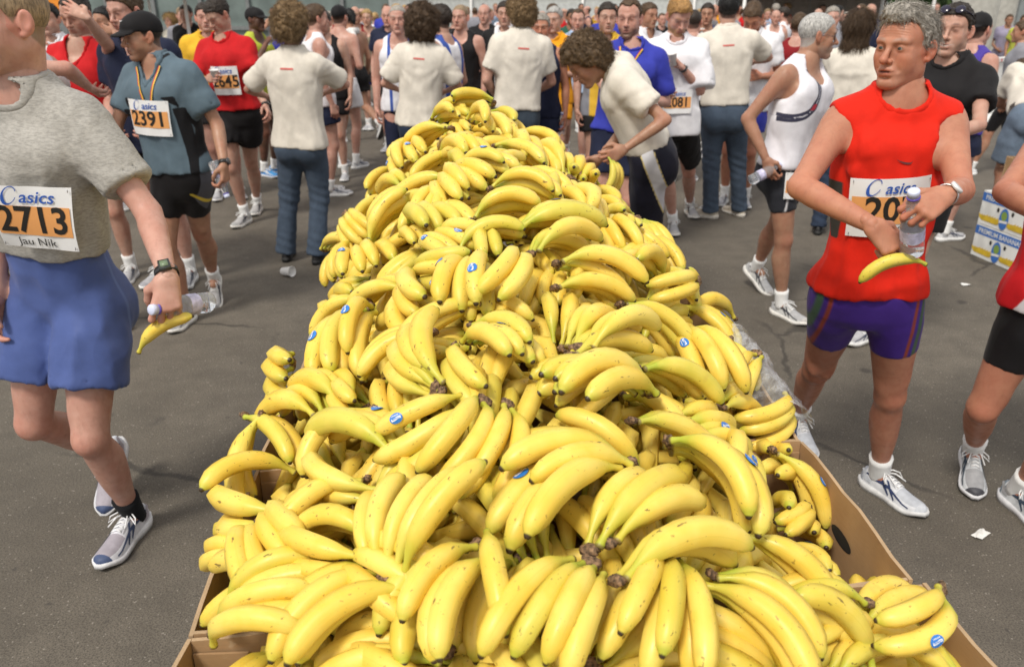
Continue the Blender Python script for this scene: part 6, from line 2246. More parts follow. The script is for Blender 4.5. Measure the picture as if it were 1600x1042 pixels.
# --- bearded man in royal blue with medal ribbon
mb = person(dict(label='balding bearded man in a royal blue t-shirt with a medal ribbon, behind the bending youth', lod=1, h=1.82, d=5.7, yaw=190, skin='pink', hair='receding', hairc='brown', beard=True, mouth=.3, lean_face=1,
    pel=(966, None), nb=(988, 70), hc=(983, 30), head=(198, -3, 0), arm_r=((938, 124), -1, (968, 172), -1), arm_l='bent', top=tee(ROYAL, sleeve=.8, fit=.3, hem=.05), bottom=shorts(NAVY, frac=.6, flare=.012), shoes=SH_W2))
medal(mb, .62, .075, .97, .03, False)
# --- blond man in white
mw = person(dict(label='blond man with reddish beard in an oversized white t-shirt eyeing his paper cup', lod=1, h=1.84, d=6.3, yaw=186, skin='pink', hair='tuft', hairc='ginger', stubble=1, beard=True,
    pel=(1050, None), nb=(1056, 62), hc=(1061, 26), head=(172, -28, 0), hlean=-.04, arm_r=((1014, 128), -1, (1034, 142), -1), arm_l=((1094, 142), -1, (1066, 106), -1, (1050, 88), -1),
    leg_r=dict(an=(1052, 345), fy=186), leg_l=dict(an=(1078, 320), fy=176), hand_r=dict(curl=.6), hand_l=dict(curl=.5),
    top=tee(WHITE, sleeve=.92, fit=1.0, hem=-.16, flare=.045, amp=.008), bottom=shorts(BLACK, frac=.72), shoes=SH_K))
bib(mw, '2081', -.02, .28, w=.21, h=.17)
watch(mw, 'l', (.03, .03, .03), (.5, .5, .5), False, False)
# --- man with hand on brow in red vest, and the group behind the cap man
mv = person(dict(label='man in a red v-neck vest pressing one hand to his brow, behind the 2713 runner', lod=1, h=1.80, d=5.4, yaw=182, skin='fair', hair='receding', hairc='dark', stubble=.7,
    pel=(146, None), nb=(124, 54), hc=(119, 24), head=(190, -18, 0), arm_l=((168, 70), -1, (133, 26), -1, (112, 14), 1), arm_r='low', hand_l=dict(curl=.1, back=(.2, -.9, .3)),
    top=tee(REDC, name='vest', sleeve=-1, fit=.6, neck='deepv'), bottom=shorts(BLACK)))
bib(mv, '901', .0, .42, w=.21, h=.17, tilt=8)
mt = person(dict(label='bare shouldered man in a white strapped singlet directly behind the 2713 runner\'s neck', lod=1, h=1.86, d=4.3, yaw=100, skin='pink', hair='short', hairc='brown', pel=(72, None),
    arm_r=((112, 108), -1, (138, 136), 1), arm_l='bent', top=tank(WHITE), bottom=shorts(BLACK), shd=(.02, .0)))
md = person(dict(label='tall man in a navy t-shirt right behind the black cap', lod=1, h=1.90, d=5.3, yaw=184, skin='pink', hair='short', hairc='brown', pel=(240, None), head=(205, -10, 0),
    arm_r='low', arm_l='low', top=tee(NAVY, fit=.7, sleeve=.6, neck='v'), bottom=shorts(BLACK)))

# --- the middle ground
def far(x, top, d, yaw, label, topc, bot=None, hair='short', hairc='brown', skin='fair', lod=2, al='hang', ar='hang', **k):
    """a runner whose head top is measured in the photo; height follows from the distance"""
    z = EYE[2] + ray(x, top)[2] / ray(x, top)[1] * d
    h = float(np.clip(z, 1.58, 1.92))
    P = dict(label=label, lod=lod, h=h, d=d, yaw=yaw, pel=(x, None), skin=skin, hair=hair, hairc=hairc, arm_l=al, arm_r=ar, top=topc, bottom=bot or shorts(BLACK), leg_l=k.pop('ll', 'stand'), leg_r=k.pop('lr', 'stand'),
             group=k.pop('group', 'runners in the crowd behind the heap'))
    # keep the head, not the hips, in the measured column
    dep_h = d * math.cos(PITCH) + (CAM_H - h * .95) * math.sin(PITCH)
    dep_p = d * math.cos(PITCH) + (CAM_H - h * .515) * math.sin(PITCH)
    P['pel'] = (800 + (x - 800) * dep_h / dep_p, None)
    P.update(k)
    return person(P)
T2 = lambda m, **k: tee(m, **dict(dict(fit=.7), **k))
shirtless = far(547, 12, 11.2, 318, 'bare backed man in black shorts with a towel round his neck, walking away', None, shorts(BLACK, waist=.20), 'pony', 'black', 'tan', 1, ll='front', lr='lift')
tw = MB()
pth = [(.11, .10, .80), (.10, .03, .93), (.05, -.07, 1.0), (-.05, -.07, 1.0), (-.10, .02, .93), (-.11, .06, .86)]
sp_ = [shirtless.pel + shirtless.up * shirtless.Lsp * t + shirtless.lats * a + shirtless.fwds * f - shirtless.org for a, f, t in pth]
tw.tube(sp_, [.030, .040, .045, .045, .040, .028], 8)
tw.tube([sp_[3] - shirtless.fwds * .03, sp_[3] - shirtless.fwds * .11 - shirtless.up * .10, sp_[3] - shirtless.fwds * .10 - shirtless.up * .24 - shirtless.lats * .03], [.040, .034, .020], 7)
tag(tw.build('towel', [plain('white towel', (.70, .68, .66), .9, var=.2, scale=30)], None, loc=tuple(shirtless.org)), 'rolled white towel slung round the neck of the bare backed man', 'towel')
gtan = far(846, 18, 7.4, 186, 'tanned grey haired man in a navy singlet carrying a small bottle', tank(NAVY), shorts(NAVY, frac=.42), 'short', 'grey', 'ruddy', 1, 'hang', 'low', lean_face=1, moustache=True)
gor = far(868, 8, 8.4, 200, 'silver haired man in an orange t-shirt and orange shorts beside the navy singlet', T2(ORANGEC), shorts(ORANGEC), 'short', 'silver', 'fair', 1, 'bent', 'hang', lean_face=1)
far(903, 12, 9.6, 184, 'balding man in a light blue t-shirt drinking from a cup above the youth\'s curls', T2(SKY), shorts(BLACK), 'receding', 'brown', 'pink', 1, 'hang', 'drink', ll='front', lr='back')
far(948, 1, 7.4, 178, 'dark haired man in a yellow t-shirt with grey sleeves behind the bearded man', T2(YGREY, pat={'p1': lambda a, f, t, V, s: np.abs(a) - .135}), shorts(BLACK), 'short', 'dark', 'fair', 1)
far(722, 4, 8.6, 200, 'short haired man in a black singlet, right of the bushy curls', tank(BLACK), shorts(NAVY, frac=.8), 'buzz', 'sandy', 'pink', 1, 'hang', 'hang', ll='front')
far(693, 4, 7.3, 300, 'man in profile wearing a white singlet with a blue shoulder band beside the bushy curls', tank(TANKB, pat={'p1': lambda a, f, t, V, s: .030 - np.abs(np.abs(a) - .10)}), tights(BLACKP, frac=.6), 'short', 'dark', 'fair', 1, 'hang', 'low', stubble=.5)
far(622, 4, 7.6, 178, 'grey haired man in a white singlet with a navy stripe, left of the bushy curls', tank(TANKB, pat={'p1': lambda a, f, t, V, s: .014 - np.abs(np.abs(a) - .085)}), tights(NAVY, frac=.95), 'buzz', 'grey', 'pink', 1, 'hang', 'hang')
far(607, 7, 10.6, 184, 'bald man in a dark navy t-shirt with a medal ribbon', T2(NAVY), None, 'bald', 'brown', 'pink', 1)
far(574, 13, 12.5, 182, 'blond woman facing us between the bare back and the bald man', tank(fabric('olive vest', (.20, .17, .12), .8)), None, 'pony', 'blond', 'fair', 2, fem=True)
far(527, 6, 9.4, 20, 'man in a dark cap with bare pink back and white shorts', None, shorts(WHITE), 'buzz', 'dark', 'pink', 1, 'bent', 'bent', cap=dict(mat=BLACK))
far(487, 4, 8.0, 60, 'man in a white singlet seen past the frizzy haired woman\'s right shoulder', tank(WHITE), shorts(NAVY), 'short', 'brown', 'pink', 1, 'hang', 'hang')
far(506, 14, 8.8, 184, 'man drinking from a bottle beside the white singlet, right of the frizzy hair', tank(BLACK), None, 'short', 'dark', 'fair', 2, 'hang', 'drink')
far(758, 4, 11.0, 190, 'bald man in a black t-shirt left of the orange banded vest', T2(BLACK), None, 'ring', 'brown', 'pink', 2, 'low', 'low')
far(789, 0, 9.2, 184, 'dark haired man in a white and black vest with an orange band', T2(VESTO, name='vest', pat={'p1': lambda a, f, t, V, s: np.abs(a) - .105, 'p2': lambda a, f, t, V, s: np.minimum(.04 - np.abs(t - .62), .10 - np.abs(a))}), None, 'short', 'dark', 'fair', 1, 'bent', 'bent')
far(1010, 2, 8.8, 150, 'man in a white short sleeved zip shirt between the bearded man and the blond', T2(WHITE, neck='v'), shorts(GREEN), 'short', 'brown', 'tan', 1, 'low', 'low')
far(1084, 12, 8.6, 20, 'runner in a plain white singlet seen from behind, just right of the blond man', tank(WHITE), None, 'buzz', 'dark', 'pink', 1)
far(1106, 3, 10.2, 196, 'man in a slate blue singlet sipping from a white cup', tank(fabric('slate singlet', (.05, .06, .13), .7)), None, 'short', 'dark', 'tan', 1, 'hang', 'drink')
far(1180, -6, 7.6, 200, 'red faced man in a white t-shirt bowing his head behind the jeans helper', T2(WHITE), shorts(ROYAL, frac=.6), 'short', 'brown', 'ruddy', 1, 'bent', 'hang', head=(205, -38, 0))
far(1212, 14, 14.0, 190, 'bald runner in a white singlet and dark red shorts under the pale tent', tank(WHITE), shorts(MAROON), 'bald', 'brown', 'pink', 2, 'bent', 'bent')
far(1228, 10, 14.6, 300, 'runner in profile with pink skin and white top under the pale tent', tank(WHITE), shorts(MAROON), 'short', 'dark', 'pink', 2)
far(1249, 18, 8.4, 25, 'man with brown cropped hair and bare pink shoulders behind the grey haired man', tank(MAROON), shorts(MAROON), 'short', 'brown', 'pink', 1)
far(1300, 8, 9.5, 190, 'grey haired man with sunglasses up just behind the grey haired singlet runner', T2(GREYC), None, 'short', 'grey', 'pink', 2)
far(1527, 16, 6.4, 62, 'runner in a purple singlet and backwards black cap near the white barrier', tank(fabric('purple singlet', (.075, .05, .30), .7)), shorts(NAVY), 'buzz', 'dark', 'pink', 1, 'bent', 'bent', cap=dict(mat=BLACK, back=True))
far(1606, 30, 9.0, 300, 'runner in knee length black tights whose lower leg shows by the right hand helper', T2(GREYC), tights(BLACKP, frac=.95), 'short', 'brown', 'tan', 2, ll='front', lr='back')
far(1577, 28, 17.5, 200, 'spectator in a lilac top and black shorts behind the white barrier', T2(fabric('lilac cloth', (.33, .30, .42), .8)), shorts(BLACK), 'short', 'brown', 'tan', 2, 'low', 'low')
far(1600, 34, 17.0, 190, 'spectator in a yellow bib behind the white barrier at the photo edge', T2(fabric('lime cloth', (.45, .48, .08), .8)), None, 'short', 'brown', 'tan', 2)
far(78, 2, 7.2, 176, 'dark haired man lifting a blue tinted bottle to his mouth, above the bare shoulder', T2(WHITE), None, 'short', 'black', 'fair', 1, 'hang', 'drink')
far(168, 8, 7.4, 200, 'black haired man raising both hands behind the hand-on-brow man', T2(BLACK), None, 'short', 'black', 'tan', 2, 'brow', 'brow')
far(319, 2, 7.9, 160, 'man in a yellow t-shirt half hidden behind the 2645 runner', T2(YELLOW), None, 'short', 'dark', 'pink', 1, 'hang', 'low')
far(393, 9, 9.0, 110, 'dark skinned man in a black cap and lime singlet tipping a bottle to his mouth', tank(fabric('lime singlet', (.45, .50, .06), .8)), None, 'buzz', 'black', 'dark', 1, 'hang', 'drink', cap=dict(mat=BLACK),
    shoes=shoe_style((.04, .20, .50), (.05, .25, .55), (.04, .2, .5), None, (.7, .7, .7), (.6, .6, .62)))
far(283, 10, 13, 150, 'spectator in a grey jacket by the glass pavilion', T2(GREYC), jeans(JEANSD), 'short', 'sandy', 'fair', 2)
far(292, 6, 12, 185, 'spectator in black with dark hair by the white parasol pole', T2(BLACK), jeans(JEANSD), 'short', 'dark', 'fair', 2)
far(268, 20, 14, 200, 'spectator in a pale beige coat in front of the glass pavilion', T2(fabric('pale coat', (.45, .42, .36), .8), sleeve=1.8), jeans(JEANSD), 'long', 'blond', 'fair', 2, fem=True)

# --- the distant crowd, one by one
CROWD = [('white', WHITE), ('black', BLACK), ('navy', NAVY), ('red', REDC), ('orange', ORANGEC), ('pale blue', SKY), ('grey', GREYC), ('yellow', YELLOW), ('royal blue', ROYAL), ('dark green', GREEN), ('maroon', MAROON)]
crg = random.Random(5)
LAND = [(440, 'above the frizzy haired woman'), (530, 'beyond the dark capped bare back'), (590, 'beyond the bald man'), (650, 'above the bushy curls'), (740, 'beyond the black singlet'), (800, 'above the wavy haired helper'), (870, 'beyond the orange t-shirt'),
        (930, 'beyond the grey sleeved yellow tee'), (990, 'beyond the bearded man'), (1050, 'above the blond man'), (1120, 'above the dark haired helper'), (1200, 'beneath the pale tent'), (1280, 'beyond the grey haired runner'), (1360, 'beyond the long brown hair'), (1460, 'beyond the red top man')]
slots = []
x = 425
while x < 1470:
    slots.append((x + crg.uniform(-4, 4), crg.choice((12.5, 14, 15.5, 17, 19, 22, 25, 28))))
    x += crg.uniform(11, 17)
used = set()
for i, (x, d) in enumerate(slots):
    for tr in range(12):
        cn, cm = crg.choice(CROWD)
        hk_ = crg.choice(('dark', 'brown', 'black', 'light', 'grey', 'blond'))
        hs_ = crg.choice(('short', 'short', 'buzz', 'receding', 'ring'))
        kind = crg.choice(('singlet', 't-shirt', 't-shirt'))
        land = min(LAND, key=lambda l: abs(l[0] - x))[1]
        lab = 'runner in a %s %s with %s %s hair, %s' % (cn, kind, hk_, {'short': 'short', 'buzz': 'cropped', 'receding': 'receding', 'ring': 'thinning'}[hs_], land)
        if lab not in used: break
    used.add(lab)
    yaw = crg.choice((170, 180, 190, 200, 10, 350, 90, 270, 160))
    arms = crg.choice((('hang', 'hang'), ('bent', 'hang'), ('hang', 'drink'), ('low', 'low'), ('hip', 'hang')))
    far(x, crg.uniform(4, 20) if d < 20 else crg.uniform(4, 11), d, yaw, lab, tank(cm) if kind == 'singlet' else T2(cm), shorts(crg.choice((BLACK, NAVY, MAROON, ROYAL, GREYC)), frac=crg.choice((.4, .5, .6))), hs_, hk_,
        crg.choice(('fair', 'pink', 'tan', 'fair', 'brown')), 2 if d < 16 else 3, arms[0], arms[1], ll=crg.choice(('stand', 'front')), lr=crg.choice(('stand', 'back')), group='distant runners in the crowd')
# small prints on the clothes
PRINT_R = plain('small red print', (.55, .12, .10), .7)
PRINT_G = plain('dark swoosh print', (.10, .02, .02), .6)
def print_patch(s, a0, t0, pts, mat, name, front=True):
    W = []
    for a, b in pts:
        p, f = surf(s, a0 + a, t0 + b / s.Lsp, front)
        W.append(p + f * .004)
    n = len(pts) // 2
    s.child(name, W, [(i, i + 1, 2 * n - 2 - i, 2 * n - 1 - i) for i in range(n - 1)], [mat], smooth=False)
def swoosh(L):
    up = [(L * (u - .5), .22 * L * (u - .25) ** 2 * 1.4 + .10 * L * (u < .05)) for u in np.linspace(0, 1, 9)]
    lo = [(x, y - .16 * L * math.sin(math.pi * min(1, (i / 8) * 1.0)) ** .8 * (1 - .7 * i / 8) - .001) for i, (x, y) in enumerate(up)]
    return up + lo[::-1]
print_patch(red, .0, .72, swoosh(.045), PRINT_G, 'chest_mark')
for h_ in (hw, hc, hm, hj):
    bar = [(x, .006) for x in np.linspace(-.045, .045, 5)] + [(x, -.006) for x in np.linspace(.045, -.045, 5)]
    print_patch(h_, .0, .84, bar, PRINT_R, 'small_print', False)
W = [m23.hc + (V3(x, .085 - .6 * abs(x), .088 + z) * m23.hk) @ m23.hax for x, z in swoosh(.035)]
m23.child('cap_mark', [w + (V3(0, .012, .004)) @ m23.hax for w in W], [(i, i + 1, 16 - i, 17 - i) for i in range(8)], [PAPER], m23.capo, smooth=False)
# ------------------------------------------------------------------ the banana heap
DIRS = {'u': (0, 1, .35), 'd': (0, -1, -.2), 'l': (-1, 0, 0), 'r': (1, 0, 0)}
def zone(px, py):
    v = 'nearest' if py > 960 else 'near front' if py > 780 else 'lower middle' if py > 620 else 'middle' if py > 470 else 'upper middle' if py > 350 else 'far' if py > 230 else 'topmost'
    mid = 800 + (521 - py) * .05
    h = 'left edge' if px < mid - 230 else 'left slope' if px < mid - 70 else 'crest' if px < mid + 90 else 'right slope' if px < mid + 260 else 'right edge'
    return v, h
NUM = {1: 'single', 2: 'pair of', 3: 'three', 4: 'four', 5: 'five', 6: 'six', 7: 'seven'}
# crown pixel, tip pixel, count, bulge direction, lift, options
HANDS = [
 (362,718,366,815,2,'l',.03,''),(464,762,350,772,1,'u',.06,''),(490,832,366,800,2,'d',.04,''),(432,830,470,930,4,'n',.05,''),(548,794,485,850,3,'u',.03,'g'),
 (641,902,690,805,5,'u',.075,'w'),(590,905,480,872,2,'d',.055,''),(583,900,650,935,3,'n',.03,'g'),(602,872,478,858,2,'u',.04,'s'),
 (386,995,500,960,5,'n',.05,''),(628,962,515,1025,3,'u',.045,''),(572,945,498,1000,2,'u',.04,''),(720,905,650,985,3,'u',.04,'g'),(765,915,690,1045,3,'l',.05,''),
 (770,872,803,1025,1,'n',.075,''),(664,735,515,700,3,'u',.045,'s'),(720,662,630,720,3,'d',.045,'s'),(765,650,690,780,3,'r',.05,''),(795,658,762,775,2,'r',.035,''),
 (408,680,472,752,2,'u',.03,''),(575,671,500,745,3,'l',.03,''),(605,790,515,742,2,'d',.035,''),(440,935,362,905,2,'u',.03,''),(446,945,365,970,1,'u',.03,'s'),
 (395,860,345,865,3,'n',.01,'x'),(975,752,788,775,4,'u',.065,''),(966,748,790,868,3,'u',.055,'s'),(893,896,1035,765,2,'u',.05,''),(896,890,1100,805,2,'u',.06,''),
 (926,952,1128,915,2,'u',.085,''),(1030,895,1010,1050,6,'n',.05,'w'),(1100,930,1245,1050,3,'r',.05,''),(1025,712,1150,870,5,'r',.05,''),(1120,715,1130,785,3,'n',.035,''),
 (985,680,1080,717,2,'u',.04,''),(1045,675,1130,700,4,'n',.03,'gx'),(1216,630,1118,690,3,'d',.05,''),(912,915,830,1048,4,'n',.045,''),(1120,970,1190,1045,3,'r',.03,''),
 (1170,885,1225,940,2,'r',.035,'g'),(1258,744,1325,900,3,'r',.05,'gs'),(1205,760,1254,730,2,'u',.03,'x'),(1225,698,1262,740,2,'r',.03,'x'),(1250,790,1204,775,2,'u',.03,'x'),
 (1245,800,1195,835,2,'n',.02,'x'),(1243,845,1288,850,4,'n',.02,'gx'),(1205,890,1292,897,2,'u',.03,'xs'),(1290,1040,1235,1000,3,'u',.04,''),
 
 (471,562,478,645,4,'l',.045,''),(600,489,535,615,6,'n',.06,'s'),(580,492,514,546,2,'u',.04,''),(572,400,600,455,4,'r',.045,'gs'),(503,400,567,402,4,'u',.045,''),
 (532,422,520,465,5,'n',.03,'x'),(523,474,560,490,3,'n',.02,'gx'),(640,468,580,490,3,'u',.03,''),(661,443,680,530,3,'l',.055,''),(665,445,742,440,3,'d',.04,'s'),(757,430,730,515,6,'n',.06,'gs'),
 (819,412,750,532,2,'r',.08,''),(704,645,640,555,3,'l',.06,'g'),(703,645,690,540,3,'l',.05,''),(742,500,664,544,2,'u',.03,''),(742,560,818,590,4,'u',.05,'x'),(760,550,818,572,2,'u',.07,'x'),
 (722,572,765,636,2,'l',.045,''),(665,545,590,590,2,'u',.03,''),(555,640,492,632,3,'u',.035,''),(522,660,448,668,3,'u',.03,''),(545,618,566,652,2,'d',.025,'x'),
 (803,425,930,410,3,'u',.06,''),(856,440,976,490,3,'u',.065,''),(858,470,970,500,2,'u',.045,''),(1066,455,980,485,2,'d',.05,'g'),(1015,448,948,425,4,'u',.04,''),
 (845,592,1000,535,4,'u',.075,'g'),(846,590,1012,575,2,'u',.065,'g'),(1008,640,838,655,4,'u',.06,'g'),(1006,638,845,625,2,'u',.05,''),(1041,530,1110,645,3,'l',.06,'gs'),
 (985,508,1030,540,3,'u',.035,'g'),(1055,492,1132,545,3,'n',.045,''),(1145,505,1080,500,2,'u',.05,''),(1146,530,1092,680,4,'n',.02,'x'),(1095,556,1112,632,3,'n',.04,''),
 (1160,582,1112,648,3,'l',.04,''),(1195,588,1214,640,3,'r',.03,''),(1005,605,1055,628,3,'u',.04,''),(1108,648,1162,668,2,'u',.04,''),
 (775,176,698,186,4,'u',.055,''),(683,184,722,165,3,'u',.035,'g'),(770,190,793,205,3,'u',.03,'x'),(715,215,660,245,4,'u',.055,''),(690,200,720,195,3,'u',.045,'x'),(730,198,790,228,4,'u',.035,''),
 (655,235,655,288,4,'n',.05,'s'),(686,265,776,275,3,'u',.065,''),(690,272,752,270,2,'u',.05,''),(712,264,664,298,3,'u',.045,''),(713,266,755,285,3,'u',.03,'g'),(660,225,625,250,3,'u',.035,''),
 (622,255,590,292,5,'l',.035,''),(585,300,556,332,4,'l',.03,''),(610,303,568,325,3,'u',.03,''),(660,300,610,312,3,'u',.04,''),(655,318,612,353,3,'u',.045,''),(701,298,765,325,4,'d',.04,'g'),(702,300,738,345,3,'d',.05,''),
 (735,288,795,290,4,'u',.045,'gs'),(700,300,655,325,3,'u',.03,''),(690,320,632,347,3,'u',.03,''),(702,325,675,358,4,'n',.035,''),(768,322,862,341,4,'u',.06,'g'),(742,368,845,356,4,'u',.055,''),
 (792,382,905,385,5,'u',.05,''),(560,345,597,383,4,'n',.04,''),(606,385,640,350,4,'l',.05,''),(661,359,715,380,4,'u',.045,'g'),(645,385,676,394,3,'u',.05,'x'),(684,398,740,412,4,'n',.05,'s'),
 (745,408,802,390,3,'u',.04,''),(765,388,770,418,2,'n',.05,'x'),(782,249,832,270,3,'u',.035,''),(797,218,869,238,4,'u',.045,''),(815,228,862,250,3,'u',.03,''),(833,240,875,262,3,'u',.03,''),
 (770,282,805,268,3,'u',.03,''),(803,235,840,270,4,'u',.03,''),(889,307,862,262,4,'u',.055,'w'),(890,305,908,266,3,'u',.05,''),(918,285,895,292,3,'u',.03,'x'),(910,288,952,300,3,'u',.03,'x'),(862,290,885,332,4,'n',.01,'x'),
 (921,318,889,342,1,'u',.05,'g'),(918,372,900,338,4,'u',.05,'w'),(918,370,975,345,3,'u',.045,''),(912,300,962,316,4,'u',.035,''),(974,326,935,332,3,'u',.03,'x'),(989,343,1005,405,4,'l',.045,'s'),(961,375,1020,414,2,'d',.05,''),
 (932,368,960,412,4,'l',.035,''),(1000,370,1036,422,4,'r',.04,''),(1046,431,1062,392,1,'r',.05,''),(1035,440,1062,444,2,'u',.02,'x'),(950,421,1010,434,3,'u',.03,''),(1015,458,1068,468,3,'u',.02,''),
 (875,325,915,378,4,'r',.04,''),(802,308,866,342,4,'u',.045,''),(830,290,870,312,3,'u',.03,''),(925,335,960,350,3,'u',.02,''),
]
brg = random.Random(3)
seen = {}
placed = []
for (cx, cy, tx_, ty_, n, bd, lift, op) in HANDS:
    nm = len(MISSED)
    a, b = heap_hit(cx, cy), heap_hit(tx_, ty_)
    if len(MISSED) > nm:           # lying on the outermost flank: keep it on the fruit below
        yc = .5 * (a[1] + b[1])
        m0 = .5 * (a + b)
        xl, xr = np.interp(yc, HY, HL) + .055, np.interp(yc, HY, HR) - .055
        m0[0] = np.clip(m0[0], xl, xr)
        m0[2] = heap_z(m0[0], yc)
        dv = nrm(at_y(tx_, ty_, yc - .05) - at_y(cx, cy, yc + .03))
        a, b = m0 - dv * .08, m0 + dv * .08
    mid = (a + b) / 2
    nn = heap_n(mid[0], mid[1])
    d = b - a
    d = d - nn * np.dot(d, nn) * .3
    dist = np.linalg.norm(d)
    sm = 'x' in op
    nat = .155 if sm else .188
    sc = float(np.clip(dist / nat, .99, 1.17)) if not sm else float(np.clip(dist / nat, .95, 1.12))
    if bd == 'n': cdir = nn
    else:
        e = np.array(DIRS[bd], float)
        e = e - nn * np.dot(e, nn)
        cdir = nrm(nrm(e) * (.80 if n < 4 else .62) + nn * .62)
    x = nrm(d)
    # crown stays where the photo shows it for full-length hands, else the hand is centred
    k = .5 * (dist - nat * sc)
    p0 = a + x * k + nn * lift * .75
    v, h = zone((cx + tx_) / 2, (cy + ty_) / 2)
    dx, dy = tx_ - cx, ty_ - cy
    pt = ('right' if dx > 0 else 'left') if abs(dx) > abs(dy) * 1.2 else ('towards the camera' if dy > 0 else 'upwards')
    adj = 'greenish' if 'g' in op else 'short' if sm else 'yellow'
    stk = ' with blue sticker' if 's' in op else ''
    lab = '%s %s banana%s%s pointing %s, %s %s' % (NUM[n], adj, '' if n == 1 else 's', stk, pt, v, h)
    placed.append((lab, p0, x, cdir, n, sc, op, (cx + tx_) / 2, (cy + ty_) / 2))
ORD = ['leftmost', 'second from left', 'third from left', 'fourth from left', 'fifth from left', 'sixth from left', 'seventh from left', 'eighth from left']
def settle(rows):
    """rows: (label, px, ...) - alike labels get a place word"""
    cnt = {}
    for q in rows: cnt.setdefault(q[0], []).append(q)
    out = []
    for q in rows:
        same = sorted(cnt[q[0]], key=lambda r: r[1])
        lab = q[0]
        if len(same) > 1:
            k = [r is q for r in same].index(True)
            lab += ', ' + ('rightmost' if k == len(same) - 1 else ORD[min(k, 7)])
        out.append(lab)
    return out
labs = settle([(q[0], q[7], q) for q in placed])
for lab, (_, p0, x, cdir, n, sc, op, mx, my) in zip(labs, placed):
    bunch(p0, x, cdir, n, lab, sc, fan=14 if 'w' in op else 7.0, meshes=BSMALL if 'x' in op else None,
          sticker=(0, 2) if 's' in op and n > 3 else (0,) if 's' in op else (1,) if n > 2 and int(mx * 7 + my * 3) % 5 == 0 else None, rg=brg, two=(n >= 6), name='banana_bunch' if n > 1 else 'banana', crown=n > 1)
# the half filled box at the near right corner, bunch by bunch
NEAR_BOX = [(1472,920,1350,985,.945,2,(.2,-.9,.3),'two green stemmed bananas with a blue sticker resting on the near right box corner',(1,)),
    (1338,985,1432,930,.875,2,(-.3,.4,.8),'two bananas pointing at the far corner inside the near right box',None),
    (1268,1008,1330,964,.885,3,(-.3,.2,.9),'three bananas against the heap side of the near right box',None),
    (1308,1048,1362,1010,.865,3,(-.3,.2,.9),'three bananas low in the middle of the near right box',None),
    (1448,1045,1398,1022,.850,2,(.1,-.2,1),'two short bananas low at the right wall of the near right box',None),
    (1308,948,1240,958,.900,2,(0,.3,.9),'greenish pair just below the cardboard rim in the near right box',None)]
for (cx, cy, tx_, ty_, z, n, c, lab, st) in NEAR_BOX:
    a, b = at_z(cx, cy, z), at_z(tx_, ty_, z - .01)
    d = nrm(b - a)
    bunch((a + b) / 2 - d * .085, d, c, n, lab, .92, meshes=None if n == 2 else BSMALL, sticker=st, rg=brg, group='banana bunches in the near right box')
for i, (px, py, q) in enumerate(((1300, 985, .3), (1385, 975, 1.2), (1440, 1010, 2.4), (1350, 1045, .8), (1460, 1075, 1.7), (1400, 1085, .2))):
    p = at_z(px, py, .775)
    d = V3(math.cos(q), math.sin(q), 0)
    bunch(p - d * .085, d, (.1, .1, 1), 4, 'four bananas on the floor layer of the near right box, ' + ('far left corner', 'far right corner', 'right wall', 'middle', 'right wall nearest the camera', 'nearest the camera')[i], .92, rg=brg, group='banana bunches in the near right box')
# the layer that shows in the gaps
frg = random.Random(11)
def to_px(p):
    d = p - EYE
    dep = d[1] * math.cos(PITCH) - d[2] * math.sin(PITCH)
    return 800 + FPX * d[0] / dep, 521 - FPX * (d[1] * math.sin(PITCH) + d[2] * math.cos(PITCH)) / dep
fill = []
step = .175
yy = .74
while yy < 3.9:
    ins = .07 * (yy < 1.75)
    xl, xr = np.interp(yy, HY, HL) + .07 + ins, np.interp(yy, HY, HR) - .07 - ins
    xx = xl + frg.uniform(0, .06)
    while xx < xr:
        y1 = yy + frg.uniform(-.05, .05)
        nn = heap_n(xx, y1)
        q = frg.uniform(0, 2 * math.pi)
        d = nrm(np.cross(nn, (math.cos(q), math.sin(q), 0)))
        p0 = V3(xx, y1, heap_z(xx, y1)) - nn * (.048 if yy < 1.15 else .040) - d * .09
        n = frg.choice((3, 4, 4, 5))
        a_, b_ = to_px(p0), to_px(p0 + d * .19)
        v, h = zone((a_[0] + b_[0]) / 2, (a_[1] + b_[1]) / 2)
        dx, dy = b_[0] - a_[0], b_[1] - a_[1]
        pt = ('right' if dx > 0 else 'left') if abs(dx) > abs(dy) * 1.2 else ('towards the camera' if dy > 0 else 'upwards')
        fill.append(('half buried %s bananas pointing %s, %s %s' % (NUM[n], pt, v, h), (a_[0] + b_[0]) / 2, p0, d, nn, n))
        xx += step * frg.uniform(.9, 1.12)
    yy += step * .95
if len(placed) + len(fill) > 288:
    frg.shuffle(fill)
    fill = fill[:288 - len(placed)]
for lab, (_, px_, p0, d, nn, n) in zip(settle(fill), fill):
    bunch(p0, d, nn + .5 * np.cross(nn, d) * frg.uniform(-1, 1), n, lab, frg.uniform(.92, 1.02), rg=frg, group='banana bunches half buried under the top layer')
print('hand bunches', len(placed), 'fill', len(fill))
